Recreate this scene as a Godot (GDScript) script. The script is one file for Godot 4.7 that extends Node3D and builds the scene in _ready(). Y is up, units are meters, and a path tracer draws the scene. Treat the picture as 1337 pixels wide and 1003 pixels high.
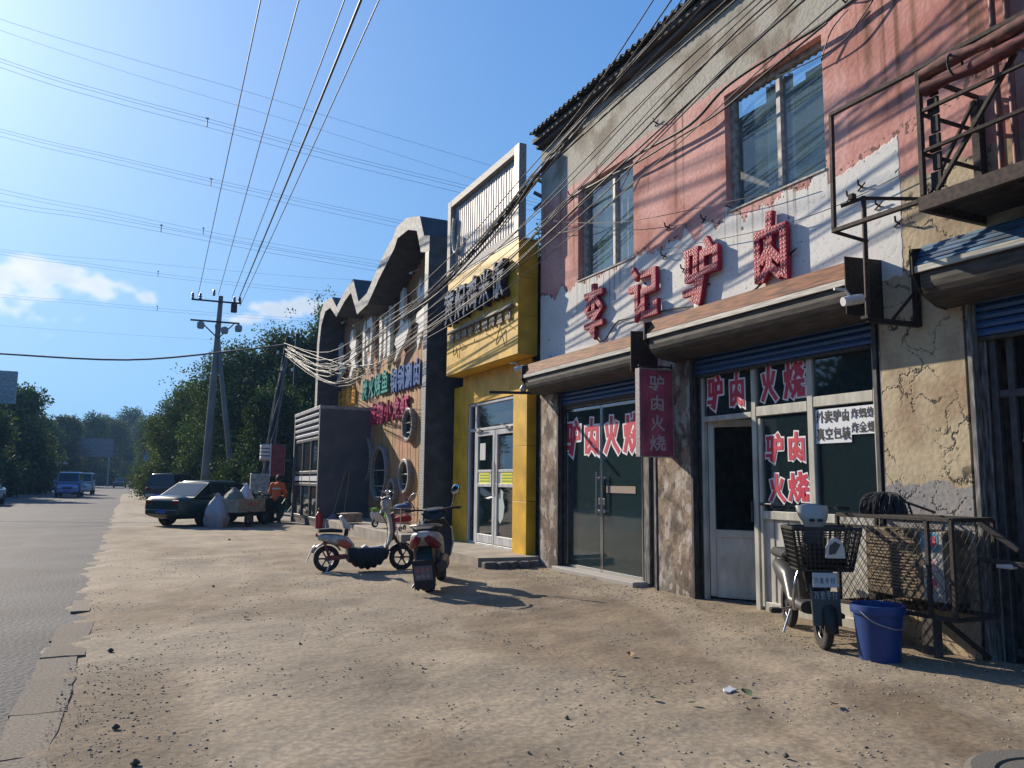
extends Node3D

const FX := 6.8          # the shop fronts stand on the plane x = FX; the street runs along z
var rng := RandomNumberGenerator.new()
var tex := {}
var mats := {}

# ---------------------------------------------------------------- mesh builder
class MB:
	var st := SurfaceTool.new()
	var x := Transform3D()
	var g := 1
	var n := 0
	func _init() -> void:
		st.begin(Mesh.PRIMITIVE_TRIANGLES)
		st.set_smooth_group(-1)
		st.set_color(Color.WHITE)
	func flat() -> void:
		st.set_smooth_group(-1)
	func smooth() -> void:
		g += 1
		st.set_smooth_group(g)
	func col(c: Color) -> void:
		st.set_color(c)
	func tri(a: Vector3, b: Vector3, c: Vector3) -> void:
		st.add_vertex(x * a); st.add_vertex(x * c); st.add_vertex(x * b)
		n += 1
	func quad(a: Vector3, b: Vector3, c: Vector3, d: Vector3) -> void:
		tri(a, b, c); tri(a, c, d)
	func quv(p: Array, uv: Array) -> void:
		for k in [0, 2, 1, 0, 3, 2]:
			st.set_uv(uv[k]); st.add_vertex(x * p[k])
		n += 2
	func box(c: Vector3, s: Vector3, b := 0.0) -> void:
		flat()
		var h := s * 0.5
		b = minf(b, minf(h.x, minf(h.y, h.z)) * 0.9)
		for ax in 3:
			var u := (ax + 1) % 3
			var v := (ax + 2) % 3
			for sg: float in [-1.0, 1.0]:
				var p := []
				for k in [[-1, -1], [1, -1], [1, 1], [-1, 1]]:
					var q := Vector3()
					q[ax] = sg * h[ax]; q[u] = k[0] * (h[u] - b); q[v] = k[1] * (h[v] - b)
					p.append(c + q)
				if sg > 0: quad(p[0], p[1], p[2], p[3])
				else: quad(p[0], p[3], p[2], p[1])
			if b > 0.0:
				for su: float in [-1.0, 1.0]:
					for sv: float in [-1.0, 1.0]:
						var a1 := Vector3(); var a2 := Vector3()
						a1[u] = su * h[u]; a1[v] = sv * (h[v] - b); a1[ax] = -(h[ax] - b)
						a2[u] = su * (h[u] - b); a2[v] = sv * h[v]; a2[ax] = -(h[ax] - b)
						var b1 := a1; var b2 := a2
						b1[ax] = -a1[ax]; b2[ax] = -a2[ax]
						if su * sv > 0: quad(c + a1, c + a2, c + b2, c + b1)
						else: quad(c + a1, c + b1, c + b2, c + a2)
		if b > 0.0:
			for sx: float in [-1.0, 1.0]:
				for sy: float in [-1.0, 1.0]:
					for sz: float in [-1.0, 1.0]:
						var p0 := c + Vector3(sx * h.x, sy * (h.y - b), sz * (h.z - b))
						var p1 := c + Vector3(sx * (h.x - b), sy * h.y, sz * (h.z - b))
						var p2 := c + Vector3(sx * (h.x - b), sy * (h.y - b), sz * h.z)
						if sx * sy * sz > 0: tri(p0, p1, p2)
						else: tri(p0, p2, p1)
	func bar(a: Vector3, b: Vector3, w: float, d := -1.0, up := Vector3.UP) -> void:   # a square bar between two points
		if d < 0: d = w
		var t := (b - a).normalized()
		var s := t.cross(up)
		if s.length() < 0.01: s = t.cross(Vector3.RIGHT)
		s = s.normalized()
		var o := s.cross(t)
		var keep := x
		x = x * Transform3D(Basis(s, o, -t), (a + b) * 0.5)
		box(Vector3.ZERO, Vector3(w, d, (b - a).length()), minf(w, d) * 0.12)
		x = keep
	func tube(p: Array, r: Variant, m := 8, caps := true) -> void:
		var rings := []
		var t0 := ((p[1] as Vector3) - (p[0] as Vector3)).normalized()
		var u := t0.cross(Vector3.UP if absf(t0.y) < 0.9 else Vector3.RIGHT).normalized()
		for i in p.size():
			var pa: Vector3 = p[maxi(i - 1, 0)]
			var pb: Vector3 = p[mini(i + 1, p.size() - 1)]
			var t := (pb - pa).normalized()
			u = (u - t * u.dot(t)).normalized()
			var v := t.cross(u)
			var rr: float = r[i] if r is Array else r
			var ring := PackedVector3Array()
			for k in m:
				var a := TAU * k / m
				ring.append((p[i] as Vector3) + (u * cos(a) + v * sin(a)) * rr)
			rings.append(ring)
		loft(rings, caps)
	func loft(rings: Array, caps := true, sm := true) -> void:
		if sm: smooth()
		else: flat()
		var m: int = rings[0].size()
		for i in rings.size() - 1:
			for k in m:
				var k2 := (k + 1) % m
				quad(rings[i][k], rings[i][k2], rings[i + 1][k2], rings[i + 1][k])
		if caps:
			for e in 2:
				var ring: PackedVector3Array = rings[0] if e == 0 else rings[-1]
				var c := Vector3()
				for q in ring: c += q
				c /= m
				if sm: smooth()
				for k in m:
					var k2 := (k + 1) % m
					if e == 0: tri(c, ring[k2], ring[k])
					else: tri(c, ring[k], ring[k2])
	func lathe(prof: Array, m := 20, c := Vector3.ZERO, b := Basis()) -> void:   # prof: Vector2(radius, height) from the bottom up
		var keep := x
		x = x * Transform3D(b, c)
		for i in prof.size() - 1:
			smooth()
			var p: Vector2 = prof[i]
			var q: Vector2 = prof[i + 1]
			for k in m:
				var a := TAU * k / m
				var a2 := TAU * (k + 1) / m
				var d := Vector3(cos(a), 0, -sin(a))
				var d2 := Vector3(cos(a2), 0, -sin(a2))
				if p.x > 0.0001: tri(d * p.x + Vector3.UP * p.y, d2 * p.x + Vector3.UP * p.y, d2 * q.x + Vector3.UP * q.y)
				if q.x > 0.0001: tri(d * p.x + Vector3.UP * p.y, d2 * q.x + Vector3.UP * q.y, d * q.x + Vector3.UP * q.y)
		x = keep
	func ball(c: Vector3, s: Vector3, m := 12, k := 8) -> void:
		var keep := x
		x = x * Transform3D(Basis.from_scale(s), c)
		smooth()
		for i in k:
			var a := PI * i / k - PI / 2
			var b := PI * (i + 1) / k - PI / 2
			for j in m:
				var u := TAU * j / m
				var v := TAU * (j + 1) / m
				var p := [Vector3(cos(a) * cos(u), sin(a), -cos(a) * sin(u)), Vector3(cos(a) * cos(v), sin(a), -cos(a) * sin(v)), Vector3(cos(b) * cos(v), sin(b), -cos(b) * sin(v)), Vector3(cos(b) * cos(u), sin(b), -cos(b) * sin(u))]
				if i > 0: tri(p[0], p[1], p[2])
				if i < k - 1: tri(p[0], p[2], p[3])
		x = keep
	func prism(poly: PackedVector2Array, z0: float, z1: float) -> void:   # in the x y plane, from z0 up to z1
		flat()
		if Geometry2D.is_polygon_clockwise(poly): poly.reverse()
		var area := 0.0
		for i in poly.size():
			area += poly[i].cross(poly[(i + 1) % poly.size()])
		if area < 0: poly.reverse()
		var id := Geometry2D.triangulate_polygon(poly)
		for i in range(0, id.size(), 3):
			var a := poly[id[i]]; var b := poly[id[i + 1]]; var c := poly[id[i + 2]]
			if (b - a).cross(c - a) < 0:
				var t := b
				b = c; c = t
			tri(Vector3(a.x, a.y, z1), Vector3(b.x, b.y, z1), Vector3(c.x, c.y, z1))
			tri(Vector3(a.x, a.y, z0), Vector3(c.x, c.y, z0), Vector3(b.x, b.y, z0))
		for i in poly.size():
			var a := poly[i]; var b := poly[(i + 1) % poly.size()]
			quad(Vector3(a.x, a.y, z0), Vector3(b.x, b.y, z0), Vector3(b.x, b.y, z1), Vector3(a.x, a.y, z1))
	func mesh() -> ArrayMesh:
		st.generate_normals()
		return st.commit()

func oval(c: Vector3, u: Vector3, v: Vector3, m := 16, pw := 2.0) -> PackedVector3Array:   # a superellipse ring
	var r := PackedVector3Array()
	for k in m:
		var a := TAU * k / m
		var cs := cos(a); var sn := sin(a)
		r.append(c + u * signf(cs) * pow(absf(cs), 2.0 / pw) + v * signf(sn) * pow(absf(sn), 2.0 / pw))
	return r

func poly(s: String) -> PackedVector2Array:
	var r := PackedVector2Array()
	for t in s.split(" ", false):
		var q := t.split(",")
		r.append(Vector2(float(q[0]), float(q[1])))
	return r

func pts(s: String) -> Array:
	var r := []
	for t in s.split(" ", false):
		var q := t.split(",")
		r.append(Vector3(float(q[0]), float(q[1]), float(q[2])))
	return r

# ---------------------------------------------------------------- things and parts
func thing(called: String, label: String, category: String, at: Vector3, turn := 0.0, group := "") -> Node3D:
	var o := Node3D.new()
	o.name = called
	add_child(o, true)
	o.position = at
	o.rotation.y = turn
	return tag(o, label, category, group)

func fthing(called: String, label: String, category: String, z: float, y: float, out: float, group := "") -> Node3D:   # on the shop fronts: x runs along the street, z points away from the wall
	return thing(called, label, category, Vector3(FX - out, y, z), -PI / 2, group)

func tag(o: Node3D, label: String, category: String, group := "") -> Node3D:
	o.set_meta("label", label)
	o.set_meta("category", category)
	if group: o.set_meta("group", group)
	return o

func part(called: String, b: Variant, m: Material, parent: Node, stuff := false) -> MeshInstance3D:
	var o := MeshInstance3D.new()
	o.name = called
	o.mesh = b.mesh() if b is MB else b
	o.material_override = m
	parent.add_child(o, true)
	if stuff: o.set_meta("kind", "stuff")
	return o

func struct(called: String, b: Variant, m: Material) -> MeshInstance3D:
	var o := part(called, b, m, self)
	o.set_meta("kind", "structure")
	return o

func bx(called: String, c: Vector3, s: Vector3, m: Material, parent: Node, bev := 0.0) -> MeshInstance3D:
	var b := MB.new()
	b.box(c, s, bev)
	return part(called, b, m, parent)

func dup(root: Node3D, at: Vector3, turn: float, label: String) -> Node3D:
	var r: Node3D = root.duplicate()
	var base := String(root.name)
	r.name = base
	add_child(r, true)
	r.position = at
	r.rotation.y = turn
	r.set_meta("label", label)
	return r

# ---------------------------------------------------------------- materials
func noise_tex(key: String, freq: float, lo: float, hi: float, type := FastNoiseLite.TYPE_SIMPLEX_SMOOTH, oct := 5, size := 512, normal := false, cell := 0) -> NoiseTexture2D:
	if tex.has(key): return tex[key]
	var f := FastNoiseLite.new()
	f.noise_type = type
	f.frequency = freq
	f.fractal_octaves = oct
	f.seed = hash(key) % 1000
	if type == FastNoiseLite.TYPE_CELLULAR:
		f.cellular_return_type = cell
	var t := NoiseTexture2D.new()
	t.width = size; t.height = size
	t.seamless = true
	t.noise = f
	if not normal:
		var g := Gradient.new()
		g.set_color(0, Color(lo, lo, lo)); g.set_color(1, Color(hi, hi, hi))
		t.color_ramp = g
	tex[key] = t
	return t

func M(r: float, g: float, b: float, rough := 0.8, metal := 0.0) -> StandardMaterial3D:   # base colours are real-world (linear) values
	var key := "%s %s %s %s %s" % [r, g, b, rough, metal]
	if mats.has(key): return mats[key]
	var m := StandardMaterial3D.new()
	m.albedo_color = Color(r, g, b).linear_to_srgb()
	m.roughness = rough
	m.metallic = metal
	mats[key] = m
	return m

func W(r: float, g: float, b: float, rough := 0.85, scale := Vector3.ONE, bump := 0.0, tx := "blotch", metal := 0.0, world := true) -> StandardMaterial3D:   # the same, weathered with a noise
	var key := "W%s %s %s %s %s %s %s %s %s" % [r, g, b, rough, scale, bump, tx, metal, world]
	if mats.has(key): return mats[key]
	var m := StandardMaterial3D.new()
	m.albedo_color = Color(r, g, b).linear_to_srgb()
	m.roughness = rough
	m.metallic = metal
	m.albedo_texture = tex[tx]
	m.uv1_triplanar = true
	m.uv1_world_triplanar = world
	m.uv1_scale = scale
	if bump > 0.0:
		m.heightmap_enabled = true
		m.heightmap_scale = bump
		m.heightmap_texture = tex[tx]
	m.vertex_color_use_as_albedo = true
	mats[key] = m
	return m

func G(a: float, r := 0.6, g := 0.75, b := 0.75) -> StandardMaterial3D:   # a pane of glass
	var m := StandardMaterial3D.new()
	m.albedo_color = Color(r, g, b, a)
	m.transparency = BaseMaterial3D.TRANSPARENCY_ALPHA
	m.roughness = 0.03
	m.metallic_specular = 0.6
	return m

# ---------------------------------------------------------------- brush strokes of the characters (x right, y down, 0 to 99)
const STROKES := {
	"李": "1018 9018;5003 5046;4820 1246;5220 8848;2555 7555 5067;5066 5095 3887;1076 9076",
	"记": "1806 3019;0838 3038 3086 4474;5018 8818 8848;5248 8848;5248 5288 9288 9272",
	"驴": "0813 3813 3455;1412 1255;1255 4255 3893 2788;0476 3076;6604 7414;5522 9022 9050;5522 5455 4293;5550 9050",
	"肉": "1591 1528 8528 8592 7488;5004 4730;5036 4650 2866;4852 7270;4866 4676 2890;4876 7291",
	"火": "2026 2850;8022 6850;5005 4848 1593;5046 6572 9093",
	"烧": "0832 1052;3828 3048;2208 2250 0693;2255 3880;4822 9014;6004 6430 8843 9433;8226 5547;4457 9657;6057 5878 4293;7557 7590 9590 9577",
	"黄": "1016 9016;3405 3428;6605 6628;0531 9531;2241 2275 7875 7841 2241;2258 7858;5031 5075;3579 1596;6579 8596",
	"焖": "0832 1052;3028 2648;2008 2050 0593;2055 3280;4508 5218;4220 4293;5212 9412 9492 8688;5045 4862;5842 5872 7472 7865;6438 6846;7840 8452",
	"鸡": "0820 3820 0884;1038 4080;6604 6014;5018 8818 8842 7442;5018 5056 9456 9092 7888;6426 7036;4474 8074",
	"米": "2016 3232;8013 6832;1046 9046;5005 5096;4848 1286;5248 8886",
	"饭": "2505 0836;2020 4220 3832;2238 2289 4075;8808 5515;5515 5252 4293;5536 8836 5093;5852 9293",
	"炙": "4503 2030;4013 7813 4046;4225 5533;2055 2868;8052 7066;5045 4868 1596;5066 9296",
	"子": "2012 7812 5036;5036 5091 3585;0852 9252",
	"烤": "0832 1052;3828 3048;2208 2250 0693;2255 3880;4820 8520;6505 6540;4440 9640;9010 4572;5656 8856;6056 5868 8668 8292 7088",
	"炭": "5003 5025;2010 2025 8025 8010;1236 9036;3036 0893;3555 4065;7852 7066;5845 5668 3096;5868 9096",
	"鱼": "3503 1526;3212 6512 5527;1828 1872 8272 8228 1828;1850 8250;5028 5072;0590 9590",
	"铜": "2505 0836;2022 4422;1042 4042;2542 2590 4278;0662 4462;5215 5293;5215 9415 9492 8688;6032 8632;6250 6275 8475 8450 6250",
	"锅": "2505 0836;2022 4422;1042 4042;2542 2590 4278;0662 4462;5808 5832 9032 9008 5808;5245 5293;5245 9445 9492 8688;7432 7455 5880;7455 8878",
	"涮": "1012 2022;0638 1648;0890 2262;3012 6012 6035 3035;3012 3060 2493;3448 3485;3448 6048 6082;4838 4893;7420 7470;9008 9092 8288",
	"麻": "5003 5014;1518 9218;1818 1655 0593;2542 5042;3830 3893;3845 2480;5542 9442;7530 7593;7345 5585;7745 9585",
	"辣": "2503 2512;0818 4418;1524 1836;3824 3236;0540 4640;0860 4460;2540 2596;5218 9618;5532 5555 9355 9332 5532;7405 7496;7257 5285;7657 9685",
	"小": "5005 5091 3885;2535 1068;7535 9268",
	"龙": "1028 9028;4505 4350 1093;6206 7618;5838 5886 9286 9270;8540 4070",
	"虾": "0822 0855 4255 4222 0822;2505 2585;0588 4482;3870 4692;5215 9815;7215 7296;7435 9055",
	"外": "2505 0850;2222 4822 0593;2045 3255;7205 7296;7238 9555",
	"卖": "1015 9015;5003 5028;0832 9232 8644;3042 4052;2052 3260;0568 9568;5540 5068 1096;5875 8595",
	"真": "1014 9014;5003 5025;2225 2270 7870 7825 2225;2240 7840;2255 7855;0578 9578;3582 1598;6582 8598",
	"空": "5003 5012;0830 0818 9218 8830;3825 1545;6225 8845;1855 8255;5055 5090;0890 9290",
	"包": "3003 0836;2518 8518 8260 7058;2235 6035 6052 2252;2235 2288 9288 9270",
	"装": "0815 2022;2205 2245;0835 2028;4018 9518;6805 6840;4640 9040;5042 5050;0855 9255;4058 0580;3270 3296 5088;8062 6272;5058 9295",
	"炸": "0832 1052;3828 3048;2208 2250 0693;2255 3880;5205 4240;5022 9622;6822 6896;6845 9245;6868 9268",
	"蚂": "0822 0855 4255 4222 0822;2505 2585;0588 4482;3870 4692;5215 8815 8252;5815 5652;5652 9452 9092 7888;4875 8275",
	"蚱": "0822 0855 4255 4222 0822;2505 2585;0588 4482;3870 4692;5805 4840;5522 9822;7022 7096;7045 9445;7068 9468",
	"金": "5003 0542;5003 9542;2540 7540;1060 9060;5040 5090;2868 3882;7268 6282;0592 9592",
	"蝉": "0822 0855 4255 4222 0822;2505 2585;0588 4482;3870 4692;6005 6518;8805 8018;5520 5558 9258 9220 5520;5539 9239;4874 9874;7420 7496",
	"万": "0815 9215;4015 3850 1093;4042 8242 7890 6285",
	"里": "2010 2050 8050 8010 2010;2030 8030;5010 5090;1870 8270;0890 9290",
	"牛": "3008 1535;2025 8525;0855 9255;5005 5096",
	"行": "3005 0828;3525 0850;2245 2295;5015 9015;4540 9540;7540 7592 6085",
	"山": "5005 5085;1535 1585;8535 8585;1585 8585",
}

func glyph(b: MB, ch: String, x0: float, y0: float, w: float, h: float, sw: float, z0: float, z1: float) -> void:   # (x0, y0) is the lower left corner
	var lift := 0.0
	for s in (STROKES[ch] as String).split(";"):
		var p: Array[Vector2] = []
		for t in s.split(" "):
			p.append(Vector2(x0 + w * float(t.substr(0, 2)) / 99.0, y0 + h * (1.0 - float(t.substr(2, 2)) / 99.0)))
		ribbon(b, p, sw, z0, z1 + lift)
		lift += 0.0006

func ribbon(b: MB, p: Array[Vector2], sw: float, z0: float, z1: float) -> void:
	var l: Array[Vector2] = []
	var r: Array[Vector2] = []
	for i in p.size():
		var a := (p[i] - p[i - 1]).normalized() if i > 0 else (p[1] - p[0]).normalized()
		var c := (p[i + 1] - p[i]).normalized() if i < p.size() - 1 else a
		var t := (a + c).normalized()
		if t.length() < 0.1: t = a
		var nrm := Vector2(-t.y, t.x)
		var k := sw * 0.5 / maxf(0.45, nrm.dot(Vector2(-a.y, a.x)))
		var q := p[i]
		if i == 0: q -= a * sw * 0.4
		if i == p.size() - 1: q += a * sw * 0.4
		l.append(q + nrm * k)
		r.append(q - nrm * k)
	b.flat()
	var v := func(q: Vector2, z: float) -> Vector3: return Vector3(q.x, q.y, z)
	var f: Array = []
	for i in p.size():
		f.append([v.call(r[i], z1), v.call(l[i], z1), v.call(r[i], z0), v.call(l[i], z0)])
	for i in p.size() - 1:
		b.quad(f[i][0], f[i + 1][0], f[i + 1][1], f[i][1])
		b.quad(f[i][2], f[i + 1][2], f[i + 1][0], f[i][0])
		b.quad(f[i][1], f[i + 1][1], f[i + 1][3], f[i][3])
	var e := p.size() - 1
	b.quad(f[0][2], f[0][0], f[0][1], f[0][3])
	b.quad(f[e][0], f[e][2], f[e][3], f[e][1])

func words(called: String, text: String, x0: float, y0: float, cw: float, h: float, gap: float, sw: float, z: float, m: Material, parent: Node, dy := 0.0) -> MeshInstance3D:   # flat lettering: each character lies on z
	var b := MB.new()
	for i in text.length():
		if text[i] == " ": continue
		glyph(b, text[i], x0 + i * (cw + gap), y0 - dy * i, cw, h, sw, z, z + 0.0015)
	return part(called, b, m, parent)

func _ready() -> void:
	# ---- camera
	var cam := Camera3D.new()
	cam.name = "camera"
	var yaw := deg_to_rad(25.4); var pitch := deg_to_rad(7.0); var roll := deg_to_rad(0.6)
	var fw := Vector3(sin(yaw) * cos(pitch), sin(pitch), -cos(yaw) * cos(pitch))
	var rt := Vector3(cos(yaw), 0, sin(yaw))
	var up := rt.cross(fw)
	var rt2 := rt * cos(roll) + up * sin(roll)
	cam.transform = Transform3D(Basis(rt2, up * cos(roll) - rt * sin(roll), -fw), Vector3(0, 1.5, 0))
	cam.fov = rad_to_deg(2.0 * atan(501.5 / 1043.0))
	cam.near = 0.05
	cam.far = 2000.0
	add_child(cam)
	# ---- sun, sky and exposure
	var az := deg_to_rad(21.0); var el := deg_to_rad(27.5)
	var sun_to := Vector3(-sin(az) * cos(el), sin(el), -cos(az) * cos(el))
	var sun := DirectionalLight3D.new()
	sun.name = "sun"
	sun.light_color = Color(1.0, 0.945, 0.86)
	sun.light_energy = 1.6
	sun.light_angular_distance = 0.5
	sun.shadow_enabled = true
	sun.basis = Basis.looking_at(-sun_to)
	add_child(sun)
	var we := WorldEnvironment.new()
	we.name = "environment"
	var env := Environment.new()
	env.background_mode = Environment.BG_SKY
	env.sky = Sky.new()
	var pano := PanoramaSkyMaterial.new()
	pano.panorama = ImageTexture.create_from_image(sky_image(sun_to))
	env.sky.sky_material = pano
	env.background_energy_multiplier = 0.54
	env.tonemap_mode = Environment.TONE_MAPPER_LINEAR
	env.tonemap_exposure = 1.55
	env.sdfgi_enabled = true
	env.ssao_enabled = true
	env.ssil_enabled = true
	env.fog_enabled = true
	env.fog_density = 0.0005
	env.fog_light_color = Color(0.62, 0.80, 1.0)
	we.environment = env
	add_child(we)
	# ---- shared textures
	noise_tex("blotch", 0.008, 0.62, 1.0)
	noise_tex("soft", 0.004, 0.78, 1.0, FastNoiseLite.TYPE_SIMPLEX_SMOOTH, 3)
	noise_tex("grain", 0.06, 0.6, 1.0, FastNoiseLite.TYPE_SIMPLEX, 4)
	noise_tex("rustn", 0.012, 0.25, 1.0, FastNoiseLite.TYPE_SIMPLEX_SMOOTH, 6)
	noise_tex("gravel", 0.09, 0.3, 1.0, FastNoiseLite.TYPE_CELLULAR, 2)
	rng.seed = 7
	build_ground()
	build_red_building()
	build_shop_fronts()
	build_balcony()
	build_yellow_shop()
	build_wood_restaurant()
	build_poles_and_cables()
	build_trees()
	build_far_things()
	build_vehicles()
	build_scooters()
	build_small_things()
	build_person()

func sky_image(sun_to: Vector3) -> Image:
	var w := 2048; var h := 1024
	var data := PackedFloat32Array()
	data.resize(w * h * 3)
	var f := FastNoiseLite.new()
	f.noise_type = FastNoiseLite.TYPE_SIMPLEX_SMOOTH
	f.frequency = 1.0
	f.fractal_octaves = 6
	f.fractal_gain = 0.55
	f.seed = 11
	# clouds: direction (degrees to the right of -z, degrees up), half width, half height, strength
	var clouds := [[-5.6, 12.7, 3.0, 1.1, 0.9], [-3.0, 12.2, 2.0, 0.8, 0.9], [-1.7, 12.3, 1.3, 0.5, 0.7], [-9.5, 11.8, 4.5, 2.0, 0.9], [0.3, 11.7, 0.7, 0.4, 0.65], [8.9, 11.8, 2.6, 0.7, 0.95], [7.0, 10.9, 1.8, 0.7, 0.7], [11.0, 12.0, 1.6, 0.8, 0.85], [-26.0, 13.0, 9.0, 2.2, 0.8], [-52.0, 11.0, 12.0, 2.0, 0.7], [80.0, 12.0, 10.0, 2.0, 0.7], [140.0, 14.0, 12.0, 2.5, 0.7]]
	var hor := Vector3(0.36, 0.82, 1.30); var top := Vector3(0.0, 0.165, 0.66)
	for j in h / 2 + 1:
		var e := PI * (0.5 - (j + 0.5) / h)
		var se := sin(e); var ce := cos(e)
		var dg := rad_to_deg(e)
		var t := exp(-maxf(se, 0.0) * 2.7)
		var base := top.lerp(hor, t)
		var cloudy := dg > 6.0 and dg < 20.0
		for i in w:
			var a := wrapf(TAU * (i + 0.5) / w, -PI, PI)
			var d := Vector3(sin(a) * ce, se, -cos(a) * ce)
			var c := d.dot(sun_to)
			var an := acos(clampf(c, -1.0, 1.0))
			var gl := exp(-an / 0.22) * 1.6 + exp(-an / 0.42) * 0.34
			var v := base + Vector3(0.86, 0.93, 1.0) * gl
			if cloudy:
				var ad := rad_to_deg(a)
				var k := 0.0
				for cl in clouds:
					var dx: float = (ad - cl[0]) / cl[2]
					if absf(dx) < 1.6:
						var dy: float = (dg - cl[1]) / cl[3]
						k = maxf(k, cl[4] * exp(-dx * dx - dy * dy * (1.0 if dy < 0 else 1.8)))
				if k > 0.03:
					var nz := f.get_noise_3d(d.x * 26.0, d.y * 52.0, d.z * 26.0) * 0.5 + 0.5
					var m := clampf((k * 1.25 + (nz - 0.5) * 1.5 - 0.35) * 2.2, 0.0, 1.0)
					var thick := f.get_noise_3d(d.x * 12.0, d.y * 24.0 + 9.0, d.z * 12.0) * 0.5 + 0.5
					var cc := Vector3(1.35, 1.3, 1.22).lerp(Vector3(0.62, 0.76, 0.93), clampf(m * m * thick * 1.5, 0.0, 0.85))
					v = v.lerp(cc + Vector3.ONE * gl * 0.6, m * 0.9)
			var p := (j * w + i) * 3
			data[p] = v.x; data[p + 1] = v.y; data[p + 2] = v.z
	for p in range((h / 2 + 1) * w * 3, w * h * 3, 3):
		data[p] = 0.2; data[p + 1] = 0.18; data[p + 2] = 0.15
	return Image.create_from_data(w, h, false, Image.FORMAT_RGBF, data.to_byte_array())

# ---------------------------------------------------------------- ground
var gn := FastNoiseLite.new()
func gh(x: float, z: float) -> float:   # height of the forecourt
	var e := smoothstep(-0.1, 1.2, x)
	var a := gn.get_noise_2d(x * 9.0, z * 9.0) * 0.025 + gn.get_noise_2d(x * 40.0 + 50.0, z * 40.0) * 0.012 + gn.get_noise_2d(x * 160.0, z * 160.0 + 80.0) * 0.004
	return a * (0.35 + 0.65 * e) + 0.012

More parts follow.
